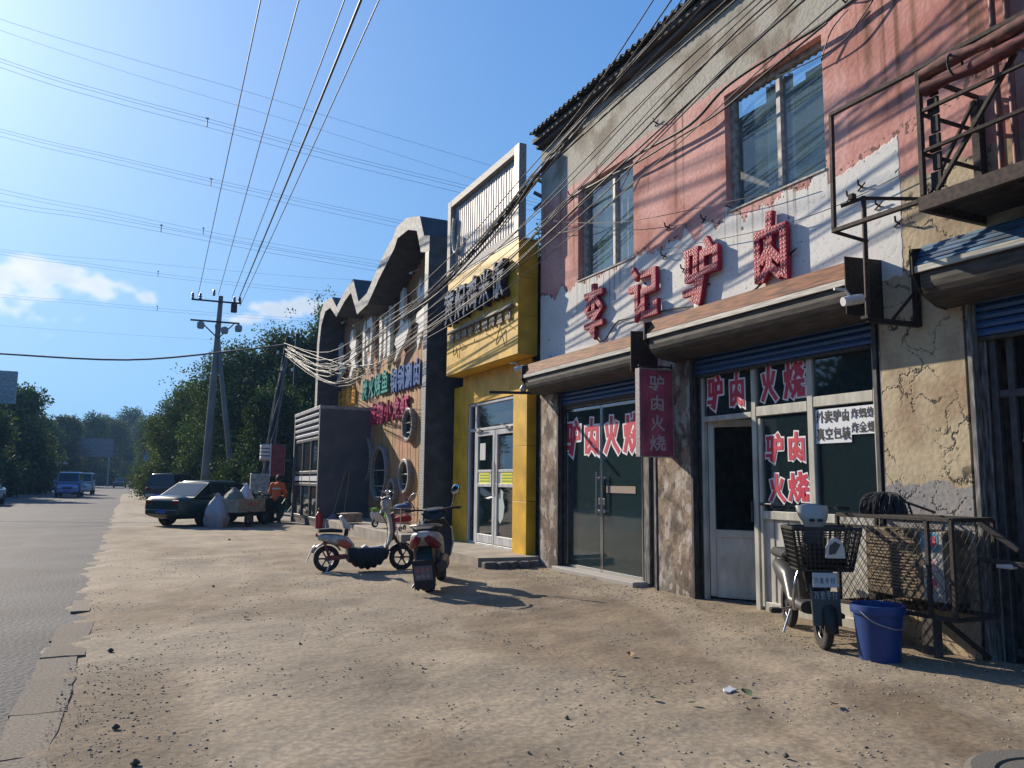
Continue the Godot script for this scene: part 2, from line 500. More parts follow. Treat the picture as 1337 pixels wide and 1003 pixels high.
func build_ground() -> void:
	gn.noise_type = FastNoiseLite.TYPE_SIMPLEX_SMOOTH
	gn.frequency = 0.05
	gn.fractal_octaves = 3
	gn.seed = 3
	var dirt := W(0.44, 0.355, 0.245, 0.95, Vector3.ONE * 0.33, 0.0, "soft")
	dirt.detail_enabled = true
	dirt.detail_albedo = noise_tex("dirt_fine", 0.03, 0.74, 1.0, FastNoiseLite.TYPE_SIMPLEX, 5)
	dirt.detail_blend_mode = BaseMaterial3D.BLEND_MODE_MUL
	dirt.detail_uv_layer = BaseMaterial3D.DETAIL_UV_2
	dirt.uv2_triplanar = true
	dirt.uv2_world_triplanar = true
	dirt.uv2_scale = Vector3.ONE * 0.9
	dirt.normal_enabled = true
	dirt.normal_texture = noise_tex("dirt_n", 0.03, 0, 1, FastNoiseLite.TYPE_SIMPLEX, 5, 512, true)
	dirt.normal_texture.as_normal_map = true
	dirt.normal_texture.bump_strength = 5.0
	dirt.normal_scale = 0.22
	var far_dirt := W(0.27, 0.235, 0.18, 0.95, Vector3.ONE * 0.08, 0.0, "blotch")
	var b := MB.new()
	b.quad(Vector3(-900, -0.1, 300), Vector3(900, -0.1, 300), Vector3(900, -0.1, -1500), Vector3(-900, -0.1, -1500))
	struct("ground", b, far_dirt)
	# the road
	var asphalt := W(0.165, 0.163, 0.17, 0.85, Vector3.ONE * 0.22, 0.0, "soft")
	asphalt.detail_enabled = true
	asphalt.detail_albedo = noise_tex("asphalt_fine", 0.11, 0.55, 1.0, FastNoiseLite.TYPE_SIMPLEX, 3)
	asphalt.detail_blend_mode = BaseMaterial3D.BLEND_MODE_MUL
	asphalt.detail_uv_layer = BaseMaterial3D.DETAIL_UV_2
	asphalt.uv2_triplanar = true
	asphalt.uv2_world_triplanar = true
	asphalt.uv2_scale = Vector3.ONE * 0.8
	asphalt.metallic_specular = 0.35
	asphalt.normal_enabled = true
	asphalt.normal_texture = noise_tex("asphalt_n", 0.12, 0, 1, FastNoiseLite.TYPE_SIMPLEX, 2, 512, true)
	asphalt.normal_texture.as_normal_map = true
	asphalt.normal_texture.bump_strength = 4.0
	asphalt.normal_scale = 0.25
	b = MB.new()
	var dusty := FastNoiseLite.new()
	dusty.frequency = 0.25
	dusty.seed = 5
	var zs: Array[float] = []
	var zz := 10.0
	while zz > -420.0:
		zs.append(zz)
		zz -= 0.35 if zz > -30.0 else (2.0 if zz > -90.0 else 20.0)
	for i in zs.size() - 1:
		var steps := 16
		for k in steps:
			var p := []
			for q in [[i, k], [i, k + 1], [i + 1, k + 1], [i + 1, k]]:
				var f := float(q[1]) / steps
				var z := zs[q[0]]
				var ragged := gn.get_noise_2d(z * 22.0, 7.0) * 0.09 if f == 1.0 else 0.0
				var x := lerpf(-8.0, 0.1, 1.0 - pow(1.0 - f, 1.6))
				p.append([Vector3(x, -0.02, z), clampf(smoothstep(-1.6, -0.35, x) * 0.75 + dusty.get_noise_2d(x * 3.0, z * 0.8) * 0.35, 0.0, 1.0)])
			for t in [[0, 1, 2], [0, 2, 3]]:
				for v in [t[0], t[2], t[1]]:
					b.st.set_smooth_group(1)
					b.st.set_color(Color(1, 1, 1).lerp(Color(1.9, 1.7, 1.4), p[v][1] * 0.45))
					b.st.add_vertex(p[v][0])
	struct("road", b, asphalt)
	# the far verge across the road
	b = MB.new()
	b.quad(Vector3(-40, -0.03, 10), Vector3(-8.0, -0.03, 10), Vector3(-8.0, -0.03, -420), Vector3(-40, -0.03, -420))
	struct("verge", b, far_dirt)
	# the trodden forecourt between the road and the shops
	b = MB.new()
	zs.clear()
	zz = 3.0
	while zz > -90.0:
		zs.append(zz)
		zz -= 0.07 if zz > -9.0 else (0.14 if zz > -20.0 else (0.5 if zz > -40 else 5.0))
	var pn := FastNoiseLite.new()
	pn.frequency = 0.32
	pn.fractal_octaves = 4
	pn.seed = 21
	var nx := 84
	var rows := []
	for z in zs:
		var row := []
		for k in nx + 1:
			var f := float(k) / nx
			var x := lerpf(-0.8, 7.6, f) if k < nx else 16.0
			var y := gh(x, z)
			y -= 0.05 * smoothstep(-0.1, -0.72, x + gn.get_noise_2d(z * 22.0, 7.0) * 0.22 + gn.get_noise_2d(z * 90.0, 17.0) * 0.06)
			var rut := exp(-pow((x - 2.3 - 0.4 * sin(z * 0.21)) / 0.22, 2.0)) + exp(-pow((x - 3.9 - 0.4 * sin(z * 0.21)) / 0.22, 2.0))
			y -= 0.012 * rut
			var a := pn.get_noise_2d(x * 1.0, z * 0.55) * 0.5 + 0.5
			var g2 := pn.get_noise_2d(x * 3.5 + 70.0, z * 3.0) * 0.5 + 0.5
			var fi := pn.get_noise_2d(x * 11.0, z * 11.0 + 30.0)
			var c := Color(1, 1, 1).lerp(Color(0.58, 0.51, 0.44), smoothstep(0.42, 0.75, a) * 0.9)
			c = c.lerp(Color(1.12, 1.12, 1.14), smoothstep(0.55, 0.8, g2) * 0.7)
			c = c.lerp(Color(0.42, 0.36, 0.3), smoothstep(0.75, 0.2, absf(x - 0.0)) * smoothstep(-7.8, -6.5, z) * 0.8)
			c = c.lerp(Color(0.72, 0.66, 0.58), smoothstep(5.4, 6.6, x) * 0.5)
			c = c * (1.0 + fi * 0.22)
			c = c.lerp(Color(0.7, 0.66, 0.61), clampf(rut, 0, 1) * 0.28 * (0.5 + g2))
			for oil in [[1.7, -6.2, 0.55], [4.4, -8.6, 0.4], [3.3, -14.6, 0.6], [2.6, -9.9, 0.35], [1.0, -15.5, 0.7], [5.0, -5.6, 0.35]]:
				var od: float = Vector2(x - oil[0], (z - oil[1]) * 0.6).length() / oil[2] + (a - 0.5) * 0.9
				c = c.lerp(Color(0.42, 0.40, 0.39), smoothstep(1.0, 0.3, od) * 0.5)
			# the worn concrete ramp that leads to the doors
			var px := 6.55 - 0.55 * smoothstep(-10.8, -8.0, z) + (z + 8.0) * -0.44 * smoothstep(-8.6, -7.4, z)
			var pd := absf(x - px) / (0.36 + (g2 - 0.5) * 0.35 + (a - 0.5) * 0.2)
			c = c.lerp(Color(1.02, 1.0, 1.0), smoothstep(1.05, 0.7, pd) * smoothstep(-11.2, -10.4, z) * 0.8)
			c = c.lerp(Color(0.5, 0.44, 0.38), smoothstep(0.3, 0.0, absf(pd - 1.2)) * smoothstep(-11.0, -10.0, z) * 0.35)
			row.append([Vector3(x, y, z), c])
		rows.append(row)
	b.st.set_smooth_group(1)
	for i in rows.size() - 1:
		for k in nx:
			var p := [rows[i][k], rows[i][k + 1], rows[i + 1][k + 1], rows[i + 1][k]]
			for v in [0, 2, 1, 0, 3, 2]:
				b.st.set_color(p[v][1])
				b.st.add_vertex(p[v][0])
	struct("forecourt", b, dirt)
	# loose grit
	var stone := MB.new()
	stone.x = Transform3D(Basis.from_scale(Vector3(1, 0.7, 1.2)), Vector3.ZERO)
	stone.ball(Vector3.ZERO, Vector3.ONE, 6, 4)
	var mm := MultiMesh.new()
	mm.transform_format = MultiMesh.TRANSFORM_3D
	mm.use_colors = true
	mm.mesh = stone.mesh()
	mm.instance_count = 26000
	var sm := W(0.42, 0.36, 0.29, 0.95, Vector3.ONE * 3.0, 0.0, "grain")
	for i in mm.instance_count:
		var z := -2.2 - pow(rng.randf(), 1.7) * 16.0
		var x := rng.randf_range(-0.3, 6.75)
		for tries in 3:
			if pn.get_noise_2d(x * 2.2, z * 2.2 + 40.0) > 0.02: break
			x = rng.randf_range(-0.3, 6.75)
		if i % 13 == 0:
			x = rng.randf_range(-0.35, 0.35); z = rng.randf_range(-7.6, -3.4)
		elif i % 4 == 0:
			x = rng.randf_range(5.6, 6.75); z = rng.randf_range(-12.8, -3.0)
		var r := 0.0022 + pow(rng.randf(), 7.0) * 0.009
		var bs := Basis.from_euler(Vector3(rng.randf_range(-0.4, 0.4), rng.randf() * TAU, rng.randf_range(-0.4, 0.4))).scaled(Vector3(r, r * 0.75, r))
		mm.set_instance_transform(i, Transform3D(bs, Vector3(x, gh(x, z) + r * 0.25, z)))
		var s := rng.randf_range(0.7, 1.6) if rng.randf() < 0.85 else rng.randf_range(0.2, 0.5)
		mm.set_instance_color(i, Color(s, s * rng.randf_range(0.94, 1.02), s * rng.randf_range(0.86, 1.02)))
	var mi := MultiMeshInstance3D.new()
	mi.name = "gravel"
	mi.multimesh = mm
	mi.material_override = sm
	add_child(mi)
	mi.set_meta("kind", "stuff")
	tag(mi, "loose grit and small stones scattered over the dirt forecourt", "gravel")
	# kerb stones, worn flush with the dirt
	var kerb := Node3D.new()
	kerb.name = "kerb"
	add_child(kerb)
	kerb.set_meta("kind", "structure")
	var km := W(0.27, 0.245, 0.21, 0.95, Vector3.ONE * 0.9, 0.25, "grain")
	var z0 := -3.6
	for i in 9:
		var ln := rng.randf_range(0.75, 1.0)
		if i != 7:
			b = MB.new()
			var wd := rng.randf_range(0.27, 0.33) if i < 8 else rng.randf_range(0.16, 0.24)
			b.x = Transform3D(Basis(Vector3.UP, rng.randf_range(-0.04, 0.04)).rotated(Vector3.RIGHT, rng.randf_range(-0.015, 0.015)), Vector3(-0.42 + rng.randf_range(-0.03, 0.03), -0.062 + rng.randf_range(0, 0.01), z0 - ln * 0.5))
			var pl := PackedVector2Array()
			for c in [[-1, -1], [1, -1], [1, 1], [-1, 1]]:
				for q in 4:
					var t := float(q) / 4.0
					var nxt: Array = [[1, -1], [1, 1], [-1, 1], [-1, -1]][[[-1, -1], [1, -1], [1, 1], [-1, 1]].find(c)]
					pl.append(Vector2(lerpf(c[0], nxt[0], t) * wd * 0.5, lerpf(c[1], nxt[1], t) * (ln * 0.5 - 0.012)) + Vector2(rng.randf_range(-1, 1), rng.randf_range(-1, 1)) * 0.014)
			b.x = b.x * Transform3D(Basis(Vector3.RIGHT, -PI / 2), Vector3.ZERO)
			b.prism(pl, -0.03, 0.06)
			var sh := rng.randf_range(0.8, 1.1)
			part("kerb_stone", b, W(0.25 * sh, 0.21 * sh, 0.16 * sh, 0.95, Vector3.ONE * 0.9, 0.25, "grain"), kerb)
		z0 -= ln

# ---------------------------------------------------------------- the red building. Its parts lie in facade axes: x along the street, y up, z out of the wall
const WX := -13.2
const WW := 12.0
const WH := 8.3
var wall_mat: StandardMaterial3D

func sweep(b: MB, outline: PackedVector2Array, x0: float, x1: float) -> void:   # an outline (out, up) drawn along the wall
	var keep := b.x
	b.x = b.x * Transform3D(Basis(Vector3(0, 0, 1), Vector3.UP, Vector3(-1, 0, 0)), Vector3.ZERO)
	b.prism(outline, -x1, -x0)
	b.x = keep

func wallbox(b: MB, x0: float, x1: float, y0: float, y1: float, z0: float, z1: float) -> void:
	b.flat()
	var uv := func(v: Vector3) -> Vector2: return Vector2((v.x - WX - (v.z - z1) * 0.6) / WW, 1.0 - v.y / WH)
	var c := [Vector3(x0, y0, z0), Vector3(x1, y0, z0), Vector3(x1, y1, z0), Vector3(x0, y1, z0), Vector3(x0, y0, z1), Vector3(x1, y0, z1), Vector3(x1, y1, z1), Vector3(x0, y1, z1)]
	for f in [[4, 5, 6, 7], [1, 0, 3, 2], [5, 1, 2, 6], [0, 4, 7, 3], [7, 6, 2, 3], [0, 1, 5, 4]]:
		b.quv([c[f[0]], c[f[1]], c[f[2]], c[f[3]]], [uv.call(c[f[0]]), uv.call(c[f[1]]), uv.call(c[f[2]]), uv.call(c[f[3]])])

func facade_material() -> StandardMaterial3D:
	var s := 128
	var w := int(WW * s); var h := int(WH * s)
	var alb := PackedByteArray(); alb.resize(w * h * 3)
	var hgt := PackedByteArray(); hgt.resize(w * h)
	var a := FastNoiseLite.new(); a.frequency = 0.9; a.fractal_octaves = 4; a.seed = 1
	var e := FastNoiseLite.new(); e.frequency = 2.6; e.fractal_octaves = 3; e.seed = 2
	var fine := FastNoiseLite.new(); fine.frequency = 14.0; fine.fractal_octaves = 3; fine.seed = 3
	var cr := FastNoiseLite.new(); cr.frequency = 1.5; cr.fractal_octaves = 2; cr.seed = 4
	cr.domain_warp_enabled = true; cr.domain_warp_amplitude = 0.22; cr.domain_warp_frequency = 2.2
	var grey := Vector3(0.67, 0.65, 0.60); var pink := Vector3(0.80, 0.60, 0.565); var white := Vector3(0.87, 0.865, 0.845)
	var tan := Vector3(0.70, 0.64, 0.53); var mud := Vector3(0.56, 0.49, 0.42); var blue := Vector3(0.50, 0.50, 0.51)
	# per column: where the paint ends and how the rust runs
	var drip := PackedFloat32Array(); drip.resize(w)
	var step_up := PackedFloat32Array(); step_up.resize(w)
	for i in w:
		var x := WX + (i + 0.5) / s
		drip[i] = smoothstep(0.30, 0.55, e.get_noise_2d(x * 1.7, 200.0))
		for r in [[-8.93, 0.035, 1.0], [-5.6, 0.05, 0.9], [-5.05, 0.03, 0.8], [-9.6, 0.03, 0.35], [-12.4, 0.03, 0.4], [-4.6, 0.06, 0.6]]:
			drip[i] = maxf(drip[i], r[2] * exp(-pow((x - r[0]) / r[1], 2.0)))
		step_up[i] = 4.93 + snappedf(e.get_noise_2d(x * 0.9, 50.0), 0.16) * 0.22 + e.get_noise_2d(x * 3.0, 90.0) * 0.035
		if x > -6.2: step_up[i] = lerpf(4.82, 5.02, (x + 6.2) / 0.9) + e.get_noise_2d(x * 3.0, 90.0) * 0.03
	for j in h:
		var y := (h - j - 0.5) / s
		for i in w:
			var x := WX + (i + 0.5) / s
			var n1 := a.get_noise_2d(x, y)
			var n2 := fine.get_noise_2d(x, y)
			var c := grey
			var ht := 0.5 + n1 * 0.25 + n2 * 0.12
			var edge := n1 * 0.06 + e.get_noise_2d(x, y) * 0.05
			if y < 3.55 + edge * 0.5 and x < -5.62:
				var m2 := e.get_noise_2d(x * 1.6, y * 0.9 + 40.0)
				c = mud.lerp(Vector3(0.36, 0.31, 0.27), smoothstep(-0.1, 0.4, n1)).lerp(Vector3(0.68, 0.65, 0.60), smoothstep(0.1, 0.4, e.get_noise_2d(x * 0.7, y * 0.5 + 9.0)) * 0.85)
				c = c.lerp(Vector3(0.33, 0.28, 0.24), smoothstep(0.18, 0.3, m2) * 0.6) * (1.0 + n2 * 0.16)
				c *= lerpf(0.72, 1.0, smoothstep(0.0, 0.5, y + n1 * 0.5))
				if m2 < -0.36: c = c.lerp(Vector3(0.74, 0.72, 0.69), 0.6); ht += 0.12
				if absf(fine.get_noise_2d(x * 0.35, y * 0.35)) < 0.018 and m2 > 0.05 and y < 2.0: c *= 0.45
				if n2 > 0.62: c *= 0.6; ht -= 0.25
			elif y < step_up[i] and x < -5.3 + edge * 0.3 and y > 3.6 + edge * 0.9:
				c = white * (0.97 + n1 * 0.05 - maxf(0, -n2 - 0.35) * 0.5)
				ht = 0.74 + n2 * 0.06
				if fine.get_noise_2d(x * 0.35 + 31.0, y * 0.35) > 0.68: c = Vector3(0.45, 0.42, 0.4); ht = 0.3
			elif y > 6.76 + edge * 0.9 + maxf(0, x + 6.0) * 0.05:
				c = grey.lerp(Vector3(0.50, 0.46, 0.40), smoothstep(-0.05, 0.5, n1)) * (1.0 + n2 * 0.10)
			elif y > (4.55 if x > -5.63 else 3.0) + edge:
				c = pink.lerp(Vector3(0.70, 0.48, 0.44), smoothstep(-0.1, 0.5, n1)).lerp(Vector3(0.84, 0.64, 0.60), smoothstep(0.1, 0.5, -n1) * 0.8) * (1.0 + n2 * 0.09)
				if absf(y - step_up[i]) < 0.07 and e.get_noise_2d(x * 4.0, y * 4.0) > 0.25: c = Vector3(0.33, 0.29, 0.27); ht = 0.25
				if x > -5.9: c = c.lerp(Vector3(0.70, 0.46, 0.41), 0.4)
			else:
				c = tan.lerp(Vector3(0.60, 0.52, 0.42), smoothstep(-0.1, 0.45, n1)) * (1.0 + n2 * 0.07)
				var k := minf(absf(cr.get_noise_2d(x, y * 0.8)), absf(cr.get_noise_2d(x * 0.8 + 20.0, y * 1.1)))
				var crack := smoothstep(0.028, 0.008, k) * smoothstep(-0.2, 0.1, e.get_noise_2d(x * 0.4, y * 0.4 + 5.0))
				if y < 1.52 + edge * 1.6 and y > 1.0 + edge * 2.2: c = blue.lerp(Vector3(0.58, 0.56, 0.54), n1 + 0.5) * (1.0 + n2 * 0.1)
				elif y <= 1.0 + edge * 2.2: c = c.lerp(Vector3(0.46, 0.37, 0.25), smoothstep(0.1, -0.3, n1) * 0.8)
				c *= 1.0 - crack * 0.62
				ht -= crack * 0.4
				if n2 > 0.5 and y < 1.6: c *= 0.5
			for wd in [[-11.7, -10.0, 4.95], [-7.87, -6.22, 5.0]]:
				if x > wd[0] - 0.05 and x < wd[1] + 0.05 and y < wd[2] and y > wd[2] - 0.9:
					var sr := smoothstep(0.05, 0.45, e.get_noise_2d(x * 4.5, 300.0)) * smoothstep(wd[2] - 0.8, wd[2], y + e.get_noise_2d(x * 5.0, 70.0) * 0.5)
					c = c.lerp(Vector3(0.45, 0.40, 0.35), sr * 0.6)
			if y > 3.7:
				var run := drip[i] * smoothstep(6.95, 6.7, y) * smoothstep(4.9, 6.4, y + n1 * 0.8)
				c = c.lerp(Vector3(0.40, 0.27, 0.2), clampf(run, 0, 1) * 0.75)
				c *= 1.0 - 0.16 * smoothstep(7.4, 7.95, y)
			var p := (j * w + i) * 3
			alb[p] = clampi(int(c.x * 255), 0, 255); alb[p + 1] = clampi(int(c.y * 255), 0, 255); alb[p + 2] = clampi(int(c.z * 255), 0, 255)
			hgt[j * w + i] = clampi(int(ht * 255), 0, 255)
	var m := StandardMaterial3D.new()
	m.albedo_texture = ImageTexture.create_from_image(Image.create_from_data(w, h, false, Image.FORMAT_RGB8, alb))
	m.heightmap_enabled = true
	m.heightmap_texture = ImageTexture.create_from_image(Image.create_from_data(w, h, false, Image.FORMAT_L8, hgt))
	m.heightmap_scale = 1.5
	m.roughness = 0.92
	return m

func build_red_building() -> void:
	wall_mat = facade_material()
	var o := thing("shop_building", "two-storey shop building with peeling pink, white and bare grey plaster front", "building", Vector3(FX, 0, 0), -PI / 2)
	var b := MB.new()
	var lo := 3.3; var hi := 7.86
	var wins := [[-11.7, -10.0, 4.95, 6.62], [-7.87, -6.22, 5.0, 6.6], [-3.98, -2.4, 4.6, 6.6]]
	var x := -13.1
	for w in wins:
		wallbox(b, x, w[0], lo, hi, -0.25, 0)
		wallbox(b, w[0], w[1], lo, w[2], -0.25, 0)
		wallbox(b, w[0], w[1], w[3], hi, -0.25, 0)
		x = w[1]
	wallbox(b, x, -1.4, lo, hi, -0.25, 0)
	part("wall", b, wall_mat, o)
	for q in [[-13.1, -12.45], [-9.45, -8.7], [-5.64, -4.72], [-2.0, -1.4]]:
		b = MB.new()
		wallbox(b, q[0], q[1], -0.2, lo, -0.3, 0)
		part("pillar", b, wall_mat, o)
	var dark := W(0.16, 0.15, 0.14, 0.9, Vector3.ONE * 0.4)
	# the rest of the shell
	b = MB.new()
	b.box(Vector3(-13.0, 4.0, -3.5), Vector3(0.2, 8.4, 6.5))
	b.box(Vector3(-1.5, 4.0, -3.5), Vector3(0.2, 8.4, 6.5))
	b.box(Vector3(-7.25, 4.0, -6.85), Vector3(11.7, 8.4, 0.2))
	part("rear_wall", b, W(0.36, 0.32, 0.27, 0.9, Vector3.ONE * 0.4), o)
	bx("upper_floor", Vector3(-7.25, 3.42, -3.5), Vector3(11.3, 0.2, 6.4), dark, o)
	for q in [-9.08, -5.18]:
		bx("dividing_wall", Vector3(q, 1.6, -3.5), Vector3(0.15, 3.4, 6.3), W(0.3, 0.29, 0.27, 0.9), o)
	bx("shop_floor", Vector3(-7.25, -0.04, -3.5), Vector3(11.3, 0.12, 6.45), dark, o)
	# eave: two stepped courses and a corrugated roof
	var ev := W(0.10, 0.075, 0.06, 0.85, Vector3(0.6, 3, 0.6))
	bx("cornice", Vector3(-7.27, 7.908, -0.02), Vector3(11.72, 0.092, 0.26), ev, o, 0.012)
	bx("cornice", Vector3(-7.27, 8.003, 0.01), Vector3(11.76, 0.094, 0.34), ev, o, 0.012)
	b = MB.new()
	b.smooth()
	var pitch := 0.165
	var n := 71 * 8
	for i in n:
		for s in 1:
			var u0 := -13.1 + i * pitch / 8.0
			var u1 := -13.1 + (i + 1) * pitch / 8.0
			var y0 := sin(TAU * i / 8.0) * 0.03
			var y1 := sin(TAU * (i + 1) / 8.0) * 0.03
			var f := Vector3(u0, 8.13 + y0, 0.27); var f2 := Vector3(u1, 8.13 + y1, 0.27)
			var r := Vector3(u0, 9.3 + y0, -4.0); var r2 := Vector3(u1, 9.3 + y1, -4.0)
			var t := Vector3(0, -0.02, 0)
			b.quad(f, f2, r2, r)
			b.quad(r + t, r2 + t, f2 + t, f + t)
			b.quad(f + t, f2 + t, f2, f)
	part("roof", b, W(0.075, 0.068, 0.065, 0.85, Vector3.ONE * 1.2), o)
	b = MB.new()
	for i in 15:
		b.box(Vector3(-12.95 + i * 0.82, 8.075, 0.03), Vector3(0.06, 0.05, 0.4))
	part("rafter_ends", b, ev, o, true)
	# upper windows
	var alu := W(0.52, 0.5, 0.46, 0.6, Vector3.ONE * 2.0)
	var cur := W(0.40, 0.47, 0.50, 0.9, Vector3(1, 0.2, 1))
	for i in 3:
		var w: Array = wins[i]
		var wn := Node3D.new()
		wn.name = "window"
		o.add_child(wn, true)
		var x0: float = w[0]; var x1: float = w[1]; var y0: float = w[2]; var y1: float = w[3]
		b = MB.new()
		var z := -0.14
		for s in [[x0 + 0.035, 0.07], [x1 - 0.035, 0.07]]:
			b.box(Vector3(s[0], (y0 + y1) / 2, z), Vector3(s[1], y1 - y0, 0.09), 0.006)
		for yy in [y0 + 0.035, y1 - 0.035]:
			b.box(Vector3((x0 + x1) / 2, yy, z), Vector3(x1 - x0 - 0.14, 0.07, 0.086), 0.006)
		part("frame", b, alu, wn)
		var xm := lerpf(x0, x1, 0.585 if i == 0 else 0.52)
		bx("mullion", Vector3(xm, (y0 + y1) / 2, z + 0.01), Vector3(0.075, y1 - y0 - 0.14, 0.06), alu, wn, 0.006)
		for s in [[x0 + 0.07, xm - 0.0375], [xm + 0.0375, x1 - 0.07]]:
			bx("pane", Vector3((s[0] + s[1]) / 2, (y0 + y1) / 2, z - 0.012), Vector3(s[1] - s[0], y1 - y0 - 0.14, 0.006), G(0.10), wn)
		b = MB.new()
		b.smooth()
		var cx := x0 + (0.42 if i == 1 else 0.30)
		var ce := xm if i == 1 else x1 - 0.35
		var last := cx
		for k in 40:
			var u0 := lerpf(cx, ce, k / 40.0); var u1 := lerpf(cx, ce, (k + 1) / 40.0)
			var d0 := sin(k * 0.9) * 0.022 - 0.34; var d1 := sin((k + 1) * 0.9) * 0.022 - 0.34
			b.quad(Vector3(u0, y0, d0), Vector3(u1, y0, d1), Vector3(u1, y1, d1), Vector3(u0, y1, d0))
		part("curtain", b, cur, wn)
		if i == 1:
			bx("blind", Vector3((xm + x1) / 2 + 0.05, (y0 + y1) / 2, -0.5), Vector3(x1 - xm - 0.05, y1 - y0, 0.01), W(0.10, 0.16, 0.22, 0.7, Vector3.ONE * 2), wn)
		bx("sill", Vector3((x0 + x1) / 2, y0 - 0.002, -0.045), Vector3(x1 - x0, 0.03, 0.12), W(0.6, 0.56, 0.5, 0.8, Vector3.ONE * 2), wn, 0.006)
	# rooms behind the upper windows
	bx("upper_room_wall", Vector3(-7.25, 5.6, -2.2), Vector3(11.3, 4.1, 0.1), W(0.32, 0.33, 0.33, 0.9), o)
	# bare nails, hooks and cable brackets in the plaster
	var iron := M(0.03, 0.027, 0.025, 0.7, 0.3)
	var hooks := [[-9.35, 6.83], [-9.1, 5.15], [-8.3, 5.03], [-5.85, 6.75], [-5.75, 4.62], [-5.55, 4.35], [-5.33, 4.1], [-9.2, 4.75], [-8.75, 4.45], [-4.95, 4.25], [-5.9, 4.55], [-6.05, 7.15], [-11.9, 6.55]]
	for k in hooks:
		b = MB.new()
		b.tube([Vector3(k[0], k[1], -0.02), Vector3(k[0] + 0.03, k[1] + 0.01, 0.09), Vector3(k[0] + 0.05, k[1] + 0.05, 0.12)], 0.011, 5)
		b.tube([Vector3(k[0] - 0.05, k[1] - 0.02, 0.01), Vector3(k[0] + 0.07, k[1] + 0.03, 0.04)], 0.009, 5)
		part("hook", b, iron, o)
	# twin drain pipes beside the right-hand window
	for k in 2:
		b = MB.new()
		b.tube([Vector3(-4.22 + k * 0.13, 3.9, 0.07), Vector3(-4.22 + k * 0.13, 8.0, 0.07)], 0.028, 10)
		part("drain_pipe", b, W(0.30, 0.10, 0.07, 0.6, Vector3(3, 0.5, 3)), o)
	# ---- the four big letters over the doors
	var red := M(0.36, 0.010, 0.038, 0.7)
	var redside := M(0.2, 0.01, 0.02, 0.6)
	var bulb := M(0.75, 0.45, 0.45, 0.5)
	var let := [["李", -11.36, -10.74, "first"], ["记", -10.04, -9.27, "second"], ["驴", -8.68, -7.93, "third"], ["肉", -7.33, -6.72, "fourth"]]
	var what := {"李": "first red bulb-studded sign letter, the one nearest the yellow shop", "记": "second red bulb-studded sign letter, below the left upper window", "驴": "third red bulb-studded sign letter, a tall one between the upper windows", "肉": "fourth red bulb-studded sign letter, framed like a box, below the right upper window"}
	for l in let:
		var t := fthing("sign_letter", what[l[0]], "sign letter", l[1], 3.88, 0.0, "red letters on the white band")
		b = MB.new()
		glyph(b, l[0], 0, 0, l[2] - l[1], 0.86, 0.10, 0.03, 0.10)
		part("letter", b, red, t)
		b = MB.new()
		for s in (STROKES[l[0]] as String).split(";"):
			var p: Array[Vector2] = []
			for q in s.split(" "):
				p.append(Vector2((l[2] - l[1]) * float(q.substr(0, 2)) / 99.0, 0.86 * (1.0 - float(q.substr(2, 2)) / 99.0)))
			for i in p.size() - 1:
				var d := p[i + 1] - p[i]
				var nn := maxi(2, int(d.length() / 0.05))
				var nr := Vector2(-d.y, d.x).normalized()
				for k in nn + 1:
					for sd in [-0.024, 0.024]:
						var q: Vector2 = p[i] + d * k / nn + nr * sd
						b.box(Vector3(q.x, q.y, 0.105), Vector3(0.015, 0.015, 0.004))
		part("bulbs", b, bulb, t, true)
		b = MB.new()
		for k in 4:
			b.box(Vector3(0.15 + 0.1 * k, 0.25 + 0.17 * (k % 3), 0.012), Vector3(0.02, 0.02, 0.04))
		part("stand_offs", b, iron, t, true)
	# the lead that joins them, and its transformer
	b = MB.new()
	b.tube(pts("0,0,0.03 0.12,-0.09,0.04 0.3,-0.07,0.04 0.55,0.12,0.04 0.7,0.16,0.05 1.5,0.12,0.04 2.3,0.06,0.04 3.2,-0.06,0.04 3.7,0.0,0.04 4.1,0.18,0.05 4.4,0.34,0.05"), 0.013, 6)
	var lead := fthing("letter_lead", "black lead looping along under the four red letters", "cable", -11.05, 3.86, 0)
	part("cable", b, iron, lead)
	var tr := fthing("transformer_box", "small grey transformer box under the third red letter", "transformer", -8.42, 3.74, 0)
	bx("case", Vector3(0, 0.09, 0.04), Vector3(0.13, 0.2, 0.07), M(0.45, 0.45, 0.45, 0.5, 0.5), tr, 0.008)
	bx("label_plate", Vector3(0, 0.12, 0.077), Vector3(0.08, 0.06, 0.004), M(0.6, 0.6, 0.6, 0.4), tr)

